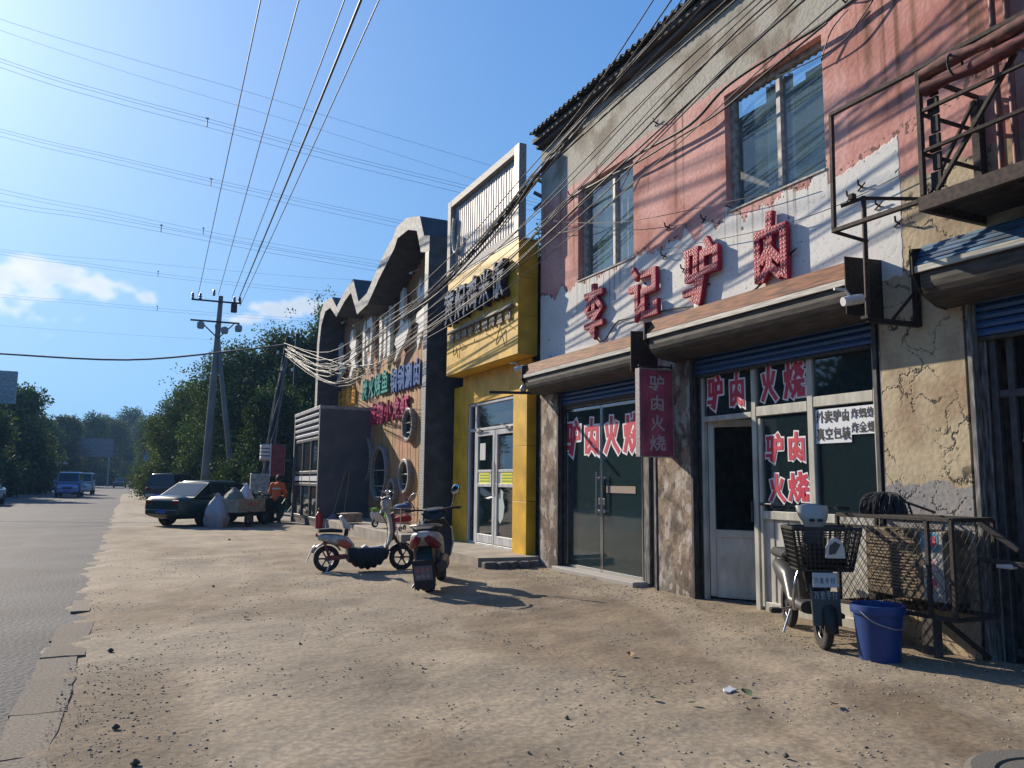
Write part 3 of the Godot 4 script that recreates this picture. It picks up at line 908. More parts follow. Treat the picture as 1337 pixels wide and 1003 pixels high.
# ---------------------------------------------------------------- roller shutters, glass doors and windows of the three shops
func shutter(label: String, x0: float, x1: float, yt: float, out: float, top: Material, slats: int) -> void:
	var t := fthing("roller_shutter", label, "shutter", x0, yt, 0, "roller shutters over the shop doors")
	var L := x1 - x0
	var b := MB.new()
	sweep(b, poly("0.0,0.0 %s,-0.02 %s,-0.215 %s,-0.215 %s,-0.05 0.0,-0.03" % [out - 0.10, out, out - 0.015, out - 0.115]), 0.0, L)
	part("top_cover", b, top, t)
	b = MB.new()
	sweep(b, poly("%s,-0.218 %s,-0.225 %s,-0.285 %s,-0.285 %s,-0.24" % [out - 0.03, out + 0.014, out + 0.014, out - 0.012, out - 0.03]), 0.002, L - 0.002)
	part("lip", b, W(0.6, 0.57, 0.5, 0.5, Vector3(6, 6, 0.5), 0.0, "blotch"), t)
	b = MB.new()
	var pl := PackedVector2Array()
	for i in 9:
		var a := i / 8.0 * PI / 2
		pl.append(Vector2((out - 0.02) * pow(cos(a), 0.55), -0.286 - 0.29 * pow(sin(a), 0.7)))
	for i in range(8, -1, -1):
		var a := i / 8.0 * PI / 2
		pl.append(Vector2((out - 0.05) * pow(cos(a), 0.55), -0.286 - 0.26 * pow(sin(a), 0.7)))
	sweep(b, pl, 0.03, L - 0.03)
	part("housing", b, W(0.11, 0.09, 0.075, 0.65, Vector3(3, 3, 0.4), 0.0, "rustn"), t)
	var pl2 := PackedVector2Array([Vector2(0, 0.03), Vector2(out + 0.03, -0.06), Vector2(out + 0.03, -0.3), Vector2(out * 0.8, -0.46), Vector2(out * 0.3, -0.56), Vector2(0, -0.58)])
	for k in 2:
		b = MB.new()
		if k == 0: sweep(b, pl2, -0.03, -0.002)
		else: sweep(b, poly("0,0.03 %s,-0.0 %s,-0.58 0,-0.6" % [out + 0.02, out + 0.02]), L + 0.002, L + 0.012)
		part("end_plate", b, W(0.035, 0.025, 0.02, 0.75, Vector3.ONE * 2.0, 0.0, "rustn"), t)
	for i in slats:
		b = MB.new()
		var y := -0.5 - i * 0.075
		sweep(b, poly("-0.11,%s -0.075,%s -0.062,%s -0.075,%s -0.11,%s" % [y, y - 0.008, y - 0.036, y - 0.066, y - 0.073]), 0.05, L - 0.05)
		part("slat", b, M(0.03, 0.10, 0.27, 0.45, 0.2), t)
	if yt == 3.72:
		for k in 4:
			b = MB.new()
			var f0 := 0.1 + k * 0.24
			b.bar(Vector3(0, -0.035 - 0.17 * f0, out - 0.098 + 0.1 * f0), Vector3(L, -0.035 - 0.17 * f0, out - 0.098 + 0.1 * f0), 0.02, 0.016)
			part("rib", b, W(0.04, 0.12, 0.3, 0.45, Vector3(6, 6, 0.4), 0.0, "rustn"), t)
	bx("bottom_bar", Vector3(L / 2, -0.5 - slats * 0.075 - 0.02, -0.09), Vector3(L - 0.1, 0.035, 0.05), W(0.12, 0.09, 0.07, 0.7, Vector3.ONE * 3, 0.0, "rustn"), t)

func build_shop_fronts() -> void:
	var rust := W(0.44, 0.17, 0.075, 0.8, Vector3(5, 5, 0.35), 0.0, "rustn")
	var bluetop := W(0.14, 0.33, 0.55, 0.45, Vector3(6, 6, 0.4), 0.0, "rustn")
	shutter("roller shutter box with a rusty top over the double glass door", -12.92, -9.43, 3.66, 0.44, rust, 4)
	shutter("roller shutter box with a rusty orange top over the white-framed shop front", -8.98, -5.57, 3.76, 0.5, rust, 4)
	shutter("roller shutter box with a blue ribbed top under the steel balcony", -4.86, -1.5, 3.72, 0.42, bluetop, 5)
	var steel := W(0.10, 0.095, 0.09, 0.6, Vector3(3, 0.6, 3), 0.0, "rustn")
	var zinc := W(0.34, 0.33, 0.31, 0.5, Vector3(3, 0.5, 3), 0.0, "rustn")
	for x in [-12.40, -9.50, -8.66, -5.69, -4.66]:
		var r := fthing("shutter_rail", {-12.40: "vertical shutter rail left of the double glass door", -9.50: "vertical shutter rail right of the double glass door", -8.66: "vertical shutter rail left of the white-framed shop front", -5.69: "vertical shutter rail right of the white-framed shop front", -4.66: "pale vertical shutter rail between the cracked pillar and the dark door"}[x], "shutter rail", x, 0, 0)
		var b := MB.new()
		b.box(Vector3(0, 1.6, -0.03), Vector3(0.05, 3.25, 0.09), 0.005)
		b.box(Vector3(0.03, 1.6, -0.11), Vector3(0.09, 3.25, 0.03), 0.004)
		part("channel", b, zinc if x == -4.66 or x == -9.5 else steel, r)
	# ---- first shop: frameless double glass door
	var white := W(0.56, 0.54, 0.49, 0.55, Vector3(2, 1, 2))
	var chrome := M(0.6, 0.6, 0.6, 0.22, 1.0)
	var redf := M(0.52, 0.025, 0.06, 0.5)
	var whitef := M(0.78, 0.74, 0.76, 0.6)
	var d := fthing("double_glass_door", "double glass door with red and white lettering across its top", "door", -12.34, 0.0, 0.15)
	d.position.x = FX + 0.15
	var glass := G(0.36, 0.22, 0.30, 0.31)
	for k in 2:
		var leaf := Node3D.new()
		leaf.name = "door_leaf"
		d.add_child(leaf, true)
		var x0 := 0.0 if k == 0 else 1.165
		var w := 1.155
		bx("pane", Vector3(x0 + w / 2, 1.42, 0), Vector3(w - 0.05, 2.6, 0.012), glass, leaf)
		var b := MB.new()
		b.box(Vector3(x0 + 0.013, 1.42, 0), Vector3(0.026, 2.7, 0.03), 0.003)
		b.box(Vector3(x0 + w - 0.013, 1.42, 0), Vector3(0.026, 2.7, 0.03), 0.003)
		b.box(Vector3(x0 + w / 2, 0.095, 0), Vector3(w - 0.052, 0.05, 0.034), 0.003)
		b.box(Vector3(x0 + w / 2, 2.75, 0), Vector3(w - 0.052, 0.05, 0.034), 0.003)
		part("edge_frame", b, chrome, leaf)
		b = MB.new()
		var hx := 1.08 if k == 0 else 1.24
		b.tube([Vector3(hx, 0.95, 0.07), Vector3(hx, 1.68, 0.07)], 0.016, 10)
		for y in [1.05, 1.58]:
			b.tube([Vector3(hx, y, 0.0), Vector3(hx, y, 0.07)], 0.011, 8)
			b.lathe([Vector2(0.0, -0.006), Vector2(0.03, -0.006), Vector2(0.03, 0.012), Vector2(0, 0.012)], 12, Vector3(hx, y, 0.006), Basis(Vector3.RIGHT, PI / 2))
		part("handle", b, chrome, leaf)
		bx("lock_plate", Vector3(hx + (0.04 if k == 0 else -0.02), 1.2, 0.012), Vector3(0.1, 0.11, 0.02), chrome, leaf, 0.006)
		var tx := "驴肉" if k == 0 else "火烧"
		var gw := [-0.06, 0.55, 1.16, 1.77]
		var sub := MB.new(); var top := MB.new()
		for i in 2:
			var gx: float = gw[k * 2 + i] + 0.05
			glyph(sub, tx[i], gx, 1.97, 0.5, 0.6, 0.15, 0.008, 0.009)
			glyph(top, tx[i], gx, 1.97, 0.5, 0.6, 0.078, 0.0125, 0.014)
		part("lettering_outline", sub, whitef, leaf)
		part("lettering", top, redf, leaf)
	bx("top_rail", Vector3(1.16, 2.84, -0.01), Vector3(2.46, 0.1, 0.07), W(0.42, 0.42, 0.41, 0.5, Vector3.ONE * 3, 0.0, "rustn"), d, 0.006)
	bx("fascia", Vector3(1.16, 3.03, -0.02), Vector3(2.46, 0.27, 0.05), W(0.06, 0.05, 0.045, 0.8, Vector3.ONE * 2), d)
	bx("threshold", Vector3(1.16, 0.025, 0.08), Vector3(2.5, 0.09, 0.36), W(0.58, 0.55, 0.5, 0.85, Vector3.ONE * 2, 0.5, "grain"), d, 0.012)
	bx("side_panel", Vector3(2.42, 1.45, -0.01), Vector3(0.14, 2.8, 0.06), zinc, d, 0.005)
	bx("side_panel", Vector3(2.6, 1.5, -0.03), Vector3(0.2, 3.0, 0.04), W(0.07, 0.05, 0.04, 0.8, Vector3.ONE * 2, 0.0, "rustn"), d)
	bx("sticker_strip", Vector3(1.72, 1.40, 0.012), Vector3(0.82, 0.11, 0.003), W(0.42, 0.33, 0.26, 0.7, Vector3(6, 20, 6), 0.0, "grain"), d)
	# ---- second shop: white framed front with an open leaf
	var s := fthing("shop_entrance", "white framed shop front with open door, lettered panes and paper notices", "shop front", -8.62, 0.0, -0.14)
	var fr := W(0.60, 0.58, 0.50, 0.5, Vector3(3, 0.8, 3), 0.0, "soft")
	var post := func(x: float, y0: float, y1: float, w: float) -> void: bx("post", Vector3(x, (y0 + y1) / 2, 0), Vector3(w, y1 - y0, 0.075), fr, s, 0.007)
	post.call(0.035, 0.0, 3.08, 0.07); post.call(1.03, 0.0, 3.08, 0.08); post.call(1.94, 0.0, 3.08, 0.09); post.call(2.83, 0.0, 3.08, 0.07)
	post.call(1.125, 0.06, 2.3, 0.05)
	var rail := func(y: float, x0: float, x1: float, h: float) -> void: bx("rail", Vector3((x0 + x1) / 2, y, 0.0), Vector3(x1 - x0, h, 0.07), fr, s, 0.007)
	rail.call(3.045, 0.07, 0.99, 0.07); rail.call(3.045, 1.07, 1.895, 0.07); rail.call(3.045, 1.985, 2.795, 0.07)
	rail.call(2.36, 0.07, 0.99, 0.07); rail.call(2.39, 1.07, 1.895, 0.12); rail.call(2.43, 1.985, 2.795, 0.12)
	rail.call(1.14, 1.15, 1.895, 0.10); rail.call(1.14, 1.985, 2.795, 0.10); rail.call(0.07, 1.15, 1.895, 0.11); rail.call(0.07, 1.985, 2.795, 0.11)
	bx("lower_panel", Vector3(1.52, 0.61, -0.01), Vector3(0.745, 0.97, 0.03), fr, s)
	bx("lower_panel", Vector3(2.39, 0.61, -0.01), Vector3(0.81, 0.97, 0.03), fr, s)
	for k in 3:
		bx("panel_rib", Vector3(1.3 + k * 0.22, 0.61, 0.008), Vector3(0.012, 0.95, 0.01), W(0.40, 0.39, 0.35, 0.6), s)
	bx("head_board", Vector3(1.43, 3.17, -0.03), Vector3(2.86, 0.18, 0.05), W(0.08, 0.055, 0.04, 0.8, Vector3.ONE * 2, 0.0, "rustn"), s)
	var pane := func(x0: float, x1: float, y0: float, y1: float) -> void: bx("pane", Vector3((x0 + x1) / 2, (y0 + y1) / 2, 0), Vector3(x1 - x0, y1 - y0, 0.008), G(0.3, 0.2, 0.27, 0.29), s)
	pane.call(0.07, 0.99, 2.395, 3.01); pane.call(1.07, 1.895, 2.45, 3.01); pane.call(1.985, 2.795, 2.49, 3.01); pane.call(1.15, 1.895, 1.19, 2.33); pane.call(1.985, 2.795, 1.19, 2.37)
	var put := func(ch: String, x: float, y: float, w: float, h: float, k: float, out: float) -> void:
		var sub := MB.new(); var top := MB.new()
		glyph(sub, ch, x, y, w, h, k * 1.9, 0.006, 0.0065)
		glyph(top, ch, x, y, w, h, k, out, out + 0.001)
		part("lettering_outline", sub, whitef, s)
		part("lettering", top, redf, s)
	put.call("驴", 0.14, 2.48, 0.31, 0.44, 0.052, 0.011); put.call("肉", 0.56, 2.48, 0.30, 0.44, 0.052, 0.011)
	put.call("火", 1.13, 2.50, 0.29, 0.44, 0.052, 0.011); put.call("烧", 1.53, 2.50, 0.31, 0.46, 0.05, 0.011)
	put.call("驴", 1.20, 1.77, 0.29, 0.33, 0.044, 0.011); put.call("肉", 1.55, 1.78, 0.28, 0.33, 0.044, 0.011)
	put.call("火", 1.22, 1.30, 0.28, 0.33, 0.044, 0.011); put.call("烧", 1.55, 1.31, 0.30, 0.34, 0.042, 0.011)
	var paper := M(0.70, 0.73, 0.76, 0.8)
	var ink := M(0.03, 0.03, 0.035, 0.7)
	bx("notice", Vector3(2.24, 2.15, 0.011), Vector3(0.49, 0.38, 0.002), paper, s)
	bx("notice", Vector3(2.64, 2.19, 0.0125), Vector3(0.33, 0.30, 0.002), paper, s)
	words("notice_text", "外卖驴肉", 2.01, 2.19, 0.105, 0.13, 0.012, 0.017, 0.0125, ink, s)
	words("notice_text", "真空包装", 2.01, 2.00, 0.105, 0.13, 0.012, 0.015, 0.0125, ink, s)
	words("notice_text", "炸蚂蚱", 2.49, 2.21, 0.09, 0.11, 0.012, 0.011, 0.014, ink, s)
	words("notice_text", "炸金蝉", 2.49, 2.06, 0.09, 0.11, 0.012, 0.011, 0.014, ink, s)
	var leaf := Node3D.new()
	leaf.name = "door_leaf"
	s.add_child(leaf, true)
	leaf.position = Vector3(0.08, 0, -0.04)
	leaf.rotation.y = deg_to_rad(33)
	var lb := MB.new()
	for q in [[0.04, 1.2, 0.08, 2.3], [0.86, 1.2, 0.08, 2.3]]:
		lb.box(Vector3(q[0], q[1], 0), Vector3(q[2], q[3], 0.05), 0.005)
	for q in [[0.09, 0.1], [0.86, 0.1], [2.3, 0.09]]:
		lb.box(Vector3(0.45, q[0], 0), Vector3(0.74, q[1], 0.046), 0.005)
	part("leaf_frame", lb, fr, leaf)
	bx("leaf_panel", Vector3(0.45, 0.47, 0), Vector3(0.74, 0.68, 0.02), fr, leaf)
	bx("leaf_pane", Vector3(0.45, 1.58, 0), Vector3(0.74, 1.35, 0.008), G(0.35, 0.1, 0.11, 0.11), leaf)
	var lk := MB.new()
	lk.tube([Vector3(0.98, 1.05, 0.05), Vector3(0.98, 1.3, 0.05)], 0.014, 8)
	part("handle", lk, M(0.03, 0.03, 0.03, 0.5), s)
	var lk2 := MB.new()
	lk2.tube([Vector3(1.12, 1.27, 0.045), Vector3(1.32, 1.27, 0.05)], 0.016, 8)
	part("latch", lk2, M(0.02, 0.02, 0.02, 0.5), s)
	# ---- third shop: dark glazed door
	var t := fthing("dark_door", "dark glazed door with snowflake stickers at the right edge of the street front", "door", -4.56, 0, -0.16)
	var df := W(0.07, 0.07, 0.07, 0.55, Vector3.ONE * 2)
	var b2 := MB.new()
	for x in [0.03, 0.17, 1.2, 2.4]:
		b2.box(Vector3(x, 1.55, 0.02 * float(x < 0.1)), Vector3(0.06, 3.1, 0.08), 0.006)
	for y in [0.1, 2.32, 3.05]:
		b2.box(Vector3(1.25, y, 0.0), Vector3(2.4, 0.07, 0.07), 0.006)
	part("frame", b2, df, t)
	for q in [[0.2, 1.17, 0.14, 2.28], [1.23, 2.37, 0.14, 2.28], [0.2, 1.17, 2.36, 3.0], [1.23, 2.37, 2.36, 3.0]]:
		bx("pane", Vector3((q[0] + q[1]) / 2, (q[2] + q[3]) / 2, 0), Vector3(q[1] - q[0], q[3] - q[2], 0.008), G(0.3, 0.05, 0.07, 0.09), t)
	for q in [[0.33, 1.62, 0.11], [0.29, 1.92, 0.07]]:
		var f := MB.new()
		for k in 6:
			var dr := Vector2.from_angle(TAU * k / 6 + 0.3)
			var c := Vector2(q[0], q[1])
			var ln: Array[Vector2] = [c, c + dr * q[2]]
			ribbon(f, ln, 0.012, 0.006, 0.008 + 0.0004 * k)
			for sg in [-1, 1]:
				var l2: Array[Vector2] = [c + dr * q[2] * 0.6, c + dr * q[2] * 0.6 + dr.rotated(sg * 0.8) * q[2] * 0.35]
				ribbon(f, l2, 0.009, 0.006, 0.0105 + 0.0004 * k)
		part("snowflake_sticker", f, M(0.25, 0.28, 0.30, 0.8), t)
	# ---- blade sign between the two doors
	var bl := thing("blade_sign", "faded pink hanging sign with four grey brush characters, between the two doors", "sign", Vector3(6.3, 1.87, -9.12), deg_to_rad(-4))
	bx("panel", Vector3(0.22, 0.6, 0), Vector3(0.52, 1.19, 0.10), W(0.48, 0.085, 0.15, 0.6, Vector3(0.8, 0.5, 0.8), 0.0, "blotch"), bl, 0.006)
	var ef := MB.new()
	for q in [[-0.048, 0.6, 0.018, 1.22], [0.488, 0.6, 0.018, 1.22]]: ef.box(Vector3(q[0], q[1], 0), Vector3(q[2], q[3], 0.115), 0.004)
	for q in [[0.22, -0.004], [0.22, 1.204]]: ef.box(Vector3(q[0], q[1], 0), Vector3(0.516, 0.018, 0.112), 0.004)
	part("edge_frame", ef, W(0.42, 0.36, 0.36, 0.5, Vector3.ONE * 3), bl)
	var ch := "驴肉火烧"
	for i in 4:
		var g := MB.new()
		glyph(g, ch[i], 0.1, 0.9 - i * 0.275, 0.25, 0.22, 0.024, 0.051, 0.0525)
		part("lettering", g, M(0.42, 0.36, 0.37, 0.7), bl)
	var br := MB.new()
	br.bar(Vector3(-0.04, 1.25, 0), Vector3(0.56, 1.25, 0), 0.025)
	br.bar(Vector3(0.5, 0.1, 0), Vector3(0.5, 1.3, 0), 0.022)
	part("bracket", br, M(0.03, 0.026, 0.024, 0.7, 0.3), bl)

func build_balcony() -> void:
	var rust := W(0.085, 0.05, 0.036, 0.8, Vector3.ONE * 2.5, 0.0, "rustn")
	var o := thing("steel_balcony", "rusty steel balcony with open railings on the right of the pink wall", "balcony", Vector3(FX, 0, 0), -PI / 2)
	var b := MB.new()
	b.box(Vector3(-2.9, 3.93, 0.4), Vector3(3.1, 0.06, 0.74))
	part("floor_plate", b, W(0.05, 0.036, 0.03, 0.9, Vector3.ONE, 0.0, "rustn"), o)
	b = MB.new()
	b.box(Vector3(-2.92, 3.9, 0.8), Vector3(3.14, 0.13, 0.05), 0.004)
	b.box(Vector3(-4.46, 3.898, 0.38), Vector3(0.05, 0.13, 0.78), 0.004)
	for z in [-3.7, -2.95, -2.2]:
		b.box(Vector3(z, 3.868, 0.385), Vector3(0.05, 0.06, 0.76), 0.004)
	part("floor_beam", b, rust, o)
	var bar := func(called: String, a: Vector3, c: Vector3, w: float) -> void:
		var q := MB.new()
		q.bar(a, c, w)
		part(called, q, rust, o)
	bar.call("top_rail", Vector3(-5.42, 5.11, 0.8), Vector3(-1.4, 5.13, 0.8), 0.042)
	bar.call("lower_rail", Vector3(-5.44, 3.94, 0.8), Vector3(-4.49, 3.935, 0.8), 0.042)
	bar.call("post", Vector3(-5.42, 3.96, 0.8), Vector3(-5.40, 5.09, 0.8), 0.04)
	bar.call("post", Vector3(-4.45, 3.97, 0.8), Vector3(-4.44, 5.09, 0.8), 0.045)
	bar.call("post", Vector3(-3.45, 3.97, 0.8), Vector3(-3.45, 5.09, 0.8), 0.045)
	bar.call("post", Vector3(-2.45, 3.97, 0.8), Vector3(-2.45, 5.09, 0.8), 0.045)
	bar.call("post", Vector3(-4.44, 3.97, 0.03), Vector3(-4.44, 5.0, 0.03), 0.09)
	for y in [4.72, 4.36]:
		bar.call("mid_rail", Vector3(-4.42, y, 0.8), Vector3(-1.4, y + 0.02, 0.8), 0.032)
		bar.call("side_rail", Vector3(-4.45, y - 0.01, 0.78), Vector3(-4.45, y - 0.01, 0.05), 0.03)
	bar.call("side_rail", Vector3(-4.45, 5.06, 0.78), Vector3(-4.45, 5.04, 0.0), 0.035)
	bar.call("diagonal_brace", Vector3(-4.35, 3.98, 0.77), Vector3(-3.62, 4.86, 0.77), 0.035)
	bar.call("side_brace", Vector3(-4.43, 4.0, 0.74), Vector3(-4.43, 4.98, 0.08), 0.03)
	bar.call("stay", Vector3(-5.44, 3.94, 0.78), Vector3(-5.27, 3.83, 0.52), 0.03)
	# a flaking notched board behind the corner post
	b = MB.new()
	for k in 6:
		b.box(Vector3(-4.34 + 0.012 * (k % 2), 4.08 + k * 0.165, 0.765), Vector3(0.1 - 0.025 * (k % 2), 0.15, 0.03), 0.004)
	part("notched_board", b, W(0.05, 0.045, 0.04, 0.8, Vector3.ONE * 4, 0.0, "rustn"), o)
	# rolled red banner lashed to the rail
	var rb := thing("banner_roll", "rolled faded red banner lashed along the balcony's top rail", "banner", Vector3(FX - 0.86, 4.93, -4.36))
	for k in 2:
		b = MB.new()
		var p := []
		var r := []
		for i in 13:
			var f := i / 12.0
			p.append(Vector3(0.02 * k, 0.07 - k * 0.13 + 0.012 * sin(i * 1.7 + k) + f * 0.05, f * 2.9))
			r.append(0.055 + 0.012 * sin(i * 2.3 + k * 2.0))
		b.tube(p, r, 10)
		part("roll", b, W(0.34 - 0.05 * k, 0.13 - 0.05 * k, 0.105 - 0.03 * k, 0.8, Vector3(3, 3, 1.2), 0.0, "rustn"), rb)
	b = MB.new()
	for i in 4:
		var z := 0.3 + i * 0.7
		b.lathe([Vector2(0.10, -0.012), Vector2(0.112, 0.0), Vector2(0.10, 0.012)], 12, Vector3(0.01, 0.02 + z * 0.017, z), Basis(Vector3.RIGHT, PI / 2))
	part("lashing", b, M(0.02, 0.02, 0.02, 0.8), rb)
	# standing pipe and bracket at the end of the shutter box
	var sp := thing("stand_pipe", "rusty pipe standing on a wall bracket beside the middle shutter box", "pipe", Vector3(6.22, 3.07, -5.26))
	b = MB.new()
	b.tube([Vector3(0, 0, 0), Vector3(0.01, 1.2, 0.0)], 0.024, 8)
	part("upright", b, W(0.12, 0.055, 0.04, 0.75, Vector3.ONE * 3, 0.0, "rustn"), sp)
	b = MB.new()
	b.bar(Vector3(0, 1.18, 0), Vector3(0.54, 1.2, 0.2), 0.03)
	b.bar(Vector3(0.02, 1.19, 0.02), Vector3(-0.12, 1.13, -0.16), 0.03)
	b.box(Vector3(-0.05, 1.21, -0.08), Vector3(0.06, 0.06, 0.06), 0.006)
	part("top_arm", b, rust, sp)
	b = MB.new()
	b.bar(Vector3(0, -0.01, 0), Vector3(0.56, -0.03, 0.11), 0.05)
	b.bar(Vector3(0.54, -0.05, 0.11), Vector3(0.54, 0.5, 0.11), 0.06)
	b.bar(Vector3(0.25, -0.01, 0.05), Vector3(0.53, 0.3, 0.11), 0.025)
	b.box(Vector3(0, 0.01, 0), Vector3(0.1, 0.03, 0.08))
	part("wall_bracket", b, W(0.03, 0.022, 0.02, 0.8, Vector3.ONE * 3, 0.0, "rustn"), sp)

# ---------------------------------------------------------------- the yellow shop
func build_yellow_shop() -> void:
	var ym := W(0.82, 0.47, 0.02, 0.5, Vector3.ONE * 0.8, 0.0, "soft")
	var o := thing("yellow_shop", "yellow panel-clad shop with a projecting sign box and a tall grey sign frame", "building", Vector3(FX, 0, 0), -PI / 2)
	var b := MB.new()
	# mass behind
	b.box(Vector3(-15.3, 2.95, -3.2), Vector3(4.2, 5.9, 6.0))
	part("shell", b, W(0.28, 0.27, 0.26, 0.9), o)
	# sign box of separate panels
	var x0 := -16.95; var x1 := -13.22
	var xs := [x0, -16.0, -15.05, -14.12, x1]
	bx("sign_core", Vector3((x0 + x1) / 2, 4.98, 0.2), Vector3(x1 - x0 - 0.02, 2.18, 0.4), M(0.12, 0.08, 0.02), o)
	for i in 4:
		for j in 2:
			var y0: float = [3.88, 4.72][j]
			var y1: float = [4.714, 6.08][j]
			bx("sign_panel", Vector3((xs[i] + xs[i + 1]) / 2, (y0 + y1) / 2, 0.405), Vector3(xs[i + 1] - xs[i] - 0.006, y1 - y0, 0.012), ym, o, 0.002)
	for j in 3:
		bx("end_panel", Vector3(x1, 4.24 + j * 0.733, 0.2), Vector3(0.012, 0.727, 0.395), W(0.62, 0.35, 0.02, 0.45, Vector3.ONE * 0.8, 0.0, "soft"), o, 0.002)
	for i in 4:
		bx("soffit_panel", Vector3((xs[i] + xs[i + 1]) / 2, 3.874, 0.2), Vector3(xs[i + 1] - xs[i] - 0.008, 0.012, 0.39), ym, o, 0.002)
	bx("top_cap", Vector3((x0 + x1) / 2, 6.1, 0.2), Vector3(x1 - x0 + 0.03, 0.03, 0.44), W(0.5, 0.5, 0.48, 0.5), o, 0.004)
	# lower wall: yellow cladding round the door
	bx("header_panel", Vector3(-16.25, 3.54, -0.01), Vector3(1.3, 0.64, 0.05), ym, o, 0.003)
	bx("header_panel", Vector3(-14.9, 3.54, -0.01), Vector3(1.39, 0.64, 0.05), ym, o, 0.003)
	bx("header_panel", Vector3(-13.82, 3.54, -0.01), Vector3(0.76, 0.64, 0.05), ym, o, 0.003)
	for j in 3:
		bx("pillar_panel", Vector3(-17.02, 0.62 + j * 1.22, -0.06), Vector3(0.86, 1.214, 0.14), ym, o, 0.004)
	for j in 3:
		bx("pillar_panel", Vector3(-13.68, 0.62 + j * 1.04, 0.03), Vector3(0.6, 1.034, 0.2), ym, o, 0.005)
		for sx in [-0.26, 0.26]:
			bx("screw", Vector3(-13.68 + sx, 0.2 + j * 1.04, 0.131), Vector3(0.014, 0.014, 0.004), M(0.2, 0.18, 0.15, 0.5, 0.5), o)
	# door set
	var al := W(0.62, 0.63, 0.64, 0.4, Vector3(2, 0.6, 2), 0.0, "soft")
	var d := fthing("glazed_door_set", "white aluminium double door with yellow stickers in the yellow shop", "door", -16.58, 0.16, 0.0)
	d.position.x = FX + 0.05
	b = MB.new()
	for x in [0.04, 0.42, 2.52]: b.box(Vector3(x, 1.52, 0), Vector3(0.08, 3.04, 0.09), 0.006)
	for y in [0.03, 2.46, 3.02]: b.box(Vector3(1.28, y, 0.002), Vector3(2.48, 0.06, 0.086), 0.006)
	part("frame", b, al, d)
	for k in 2:
		var x := 0.48 + k * 1.01
		b = MB.new()
		for q in [x + 0.05, x + 0.93]: b.box(Vector3(q, 1.24, 0.03), Vector3(0.1, 2.34, 0.05), 0.005)
		for q in [[0.16, 0.17], [1.27, 0.07], [1.56, 0.06], [2.36, 0.1]]: b.box(Vector3(x + 0.49, q[0], 0.03), Vector3(0.78, q[1], 0.046), 0.005)
		part("door_leaf", b, al, d)
		bx("pane", Vector3(x + 0.49, 0.74, 0.02), Vector3(0.78, 1.0, 0.008), G(0.25, 0.1, 0.17, 0.16), d)
		bx("pane", Vector3(x + 0.49, 1.93, 0.02), Vector3(0.78, 0.68, 0.008), G(0.25, 0.1, 0.17, 0.16), d)
		bx("push_plate", Vector3(x + 0.49, 1.415, 0.03), Vector3(0.78, 0.22, 0.02), M(0.45, 0.46, 0.44, 0.5), d)
		var stk := bx("sticker", Vector3(x + 0.49 + (0.06 if k else -0.06), 1.415, 0.042), Vector3(0.52, 0.22, 0.003), M(0.72, 0.68, 0.02, 0.6), d)
		b = MB.new()
		for r in 3:
			var u := 0.0
			while u < 0.44:
				var ln := rng.randf_range(0.02, 0.06)
				b.box(Vector3(x + 0.49 + (0.06 if k else -0.06) - 0.22 + u + ln / 2, 1.475 - r * 0.06, 0.0445), Vector3(ln, 0.03, 0.001))
				u += ln + 0.012
		part("sticker_print", b, M(0.16, 0.3, 0.05, 0.6), d)
		b = MB.new()
		var hx := 1.42 if k == 0 else 1.54
		b.tube([Vector3(hx, 1.1, 0.09), Vector3(hx, 1.75, 0.09)], 0.014, 8)
		part("handle", b, M(0.6, 0.6, 0.6, 0.25, 1.0), d)
		b = MB.new()
		b.box(Vector3(x + 0.2 + 0.5 * k, 2.42, 0.07), Vector3(0.26, 0.06, 0.05), 0.008)
		b.bar(Vector3(x + 0.2 + 0.5 * k, 2.44, 0.1), Vector3(x + 0.45, 2.5, 0.14), 0.02)
		part("door_closer", b, M(0.3, 0.3, 0.3, 0.4, 0.6), d)
	for q in [[0.46, 2.48, 2.52, 2.99], [0.08, 0.38, 0.06, 2.43], [0.08, 0.38, 2.52, 2.99]]:
		bx("pane", Vector3((q[0] + q[1]) / 2, (q[2] + q[3]) / 2, 0), Vector3(q[1] - q[0], q[3] - q[2], 0.008), G(0.28, 0.1, 0.15, 0.16), d)
	bx("paper_notice", Vector3(0.78, 1.98, 0.028), Vector3(0.3, 0.36, 0.002), M(0.5, 0.5, 0.5, 0.8), d)
	b = MB.new()
	b.prism(poly("1.6,0.6 1.72,0.5 1.86,0.62 1.92,0.85 1.84,1.02 1.86,1.14 1.72,1.2 1.63,1.05"), 0.027, 0.029)
	part("peeled_film", b, M(0.35, 0.42, 0.4, 0.8), d)
	bx("mat_edge", Vector3(1.28, -0.015, 0.1), Vector3(2.5, 0.03, 0.12), W(0.6, 0.58, 0.55, 0.8), d)
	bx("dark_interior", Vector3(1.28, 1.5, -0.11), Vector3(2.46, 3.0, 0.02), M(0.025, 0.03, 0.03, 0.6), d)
	# tall sign frame of tiled grey edging round corrugated sheet
	var f := thing("tall_sign_frame", "tall grey framed sign of white corrugated sheet above the yellow sign", "sign", Vector3(FX - 0.2, 6.12, 0), -PI / 2)
	var tile := W(0.43, 0.415, 0.39, 0.7, Vector3.ONE * 3.0)
	var top := 1.86
	for q in [[-17.02, 0.2], [-13.2, 0.2]]:
		bx("side_frame", Vector3(q[0] + (0.1 if q[0] < -15 else -0.1), top / 2, 0.15), Vector3(0.2, top, 0.16), tile, f, 0.01)
	bx("top_frame", Vector3(-15.11, top - 0.08, 0.15), Vector3(3.42, 0.17, 0.156), tile, f, 0.01)
	bx("bottom_frame", Vector3(-15.11, 0.08, 0.15), Vector3(3.42, 0.16, 0.15), tile, f, 0.01)
	b = MB.new()
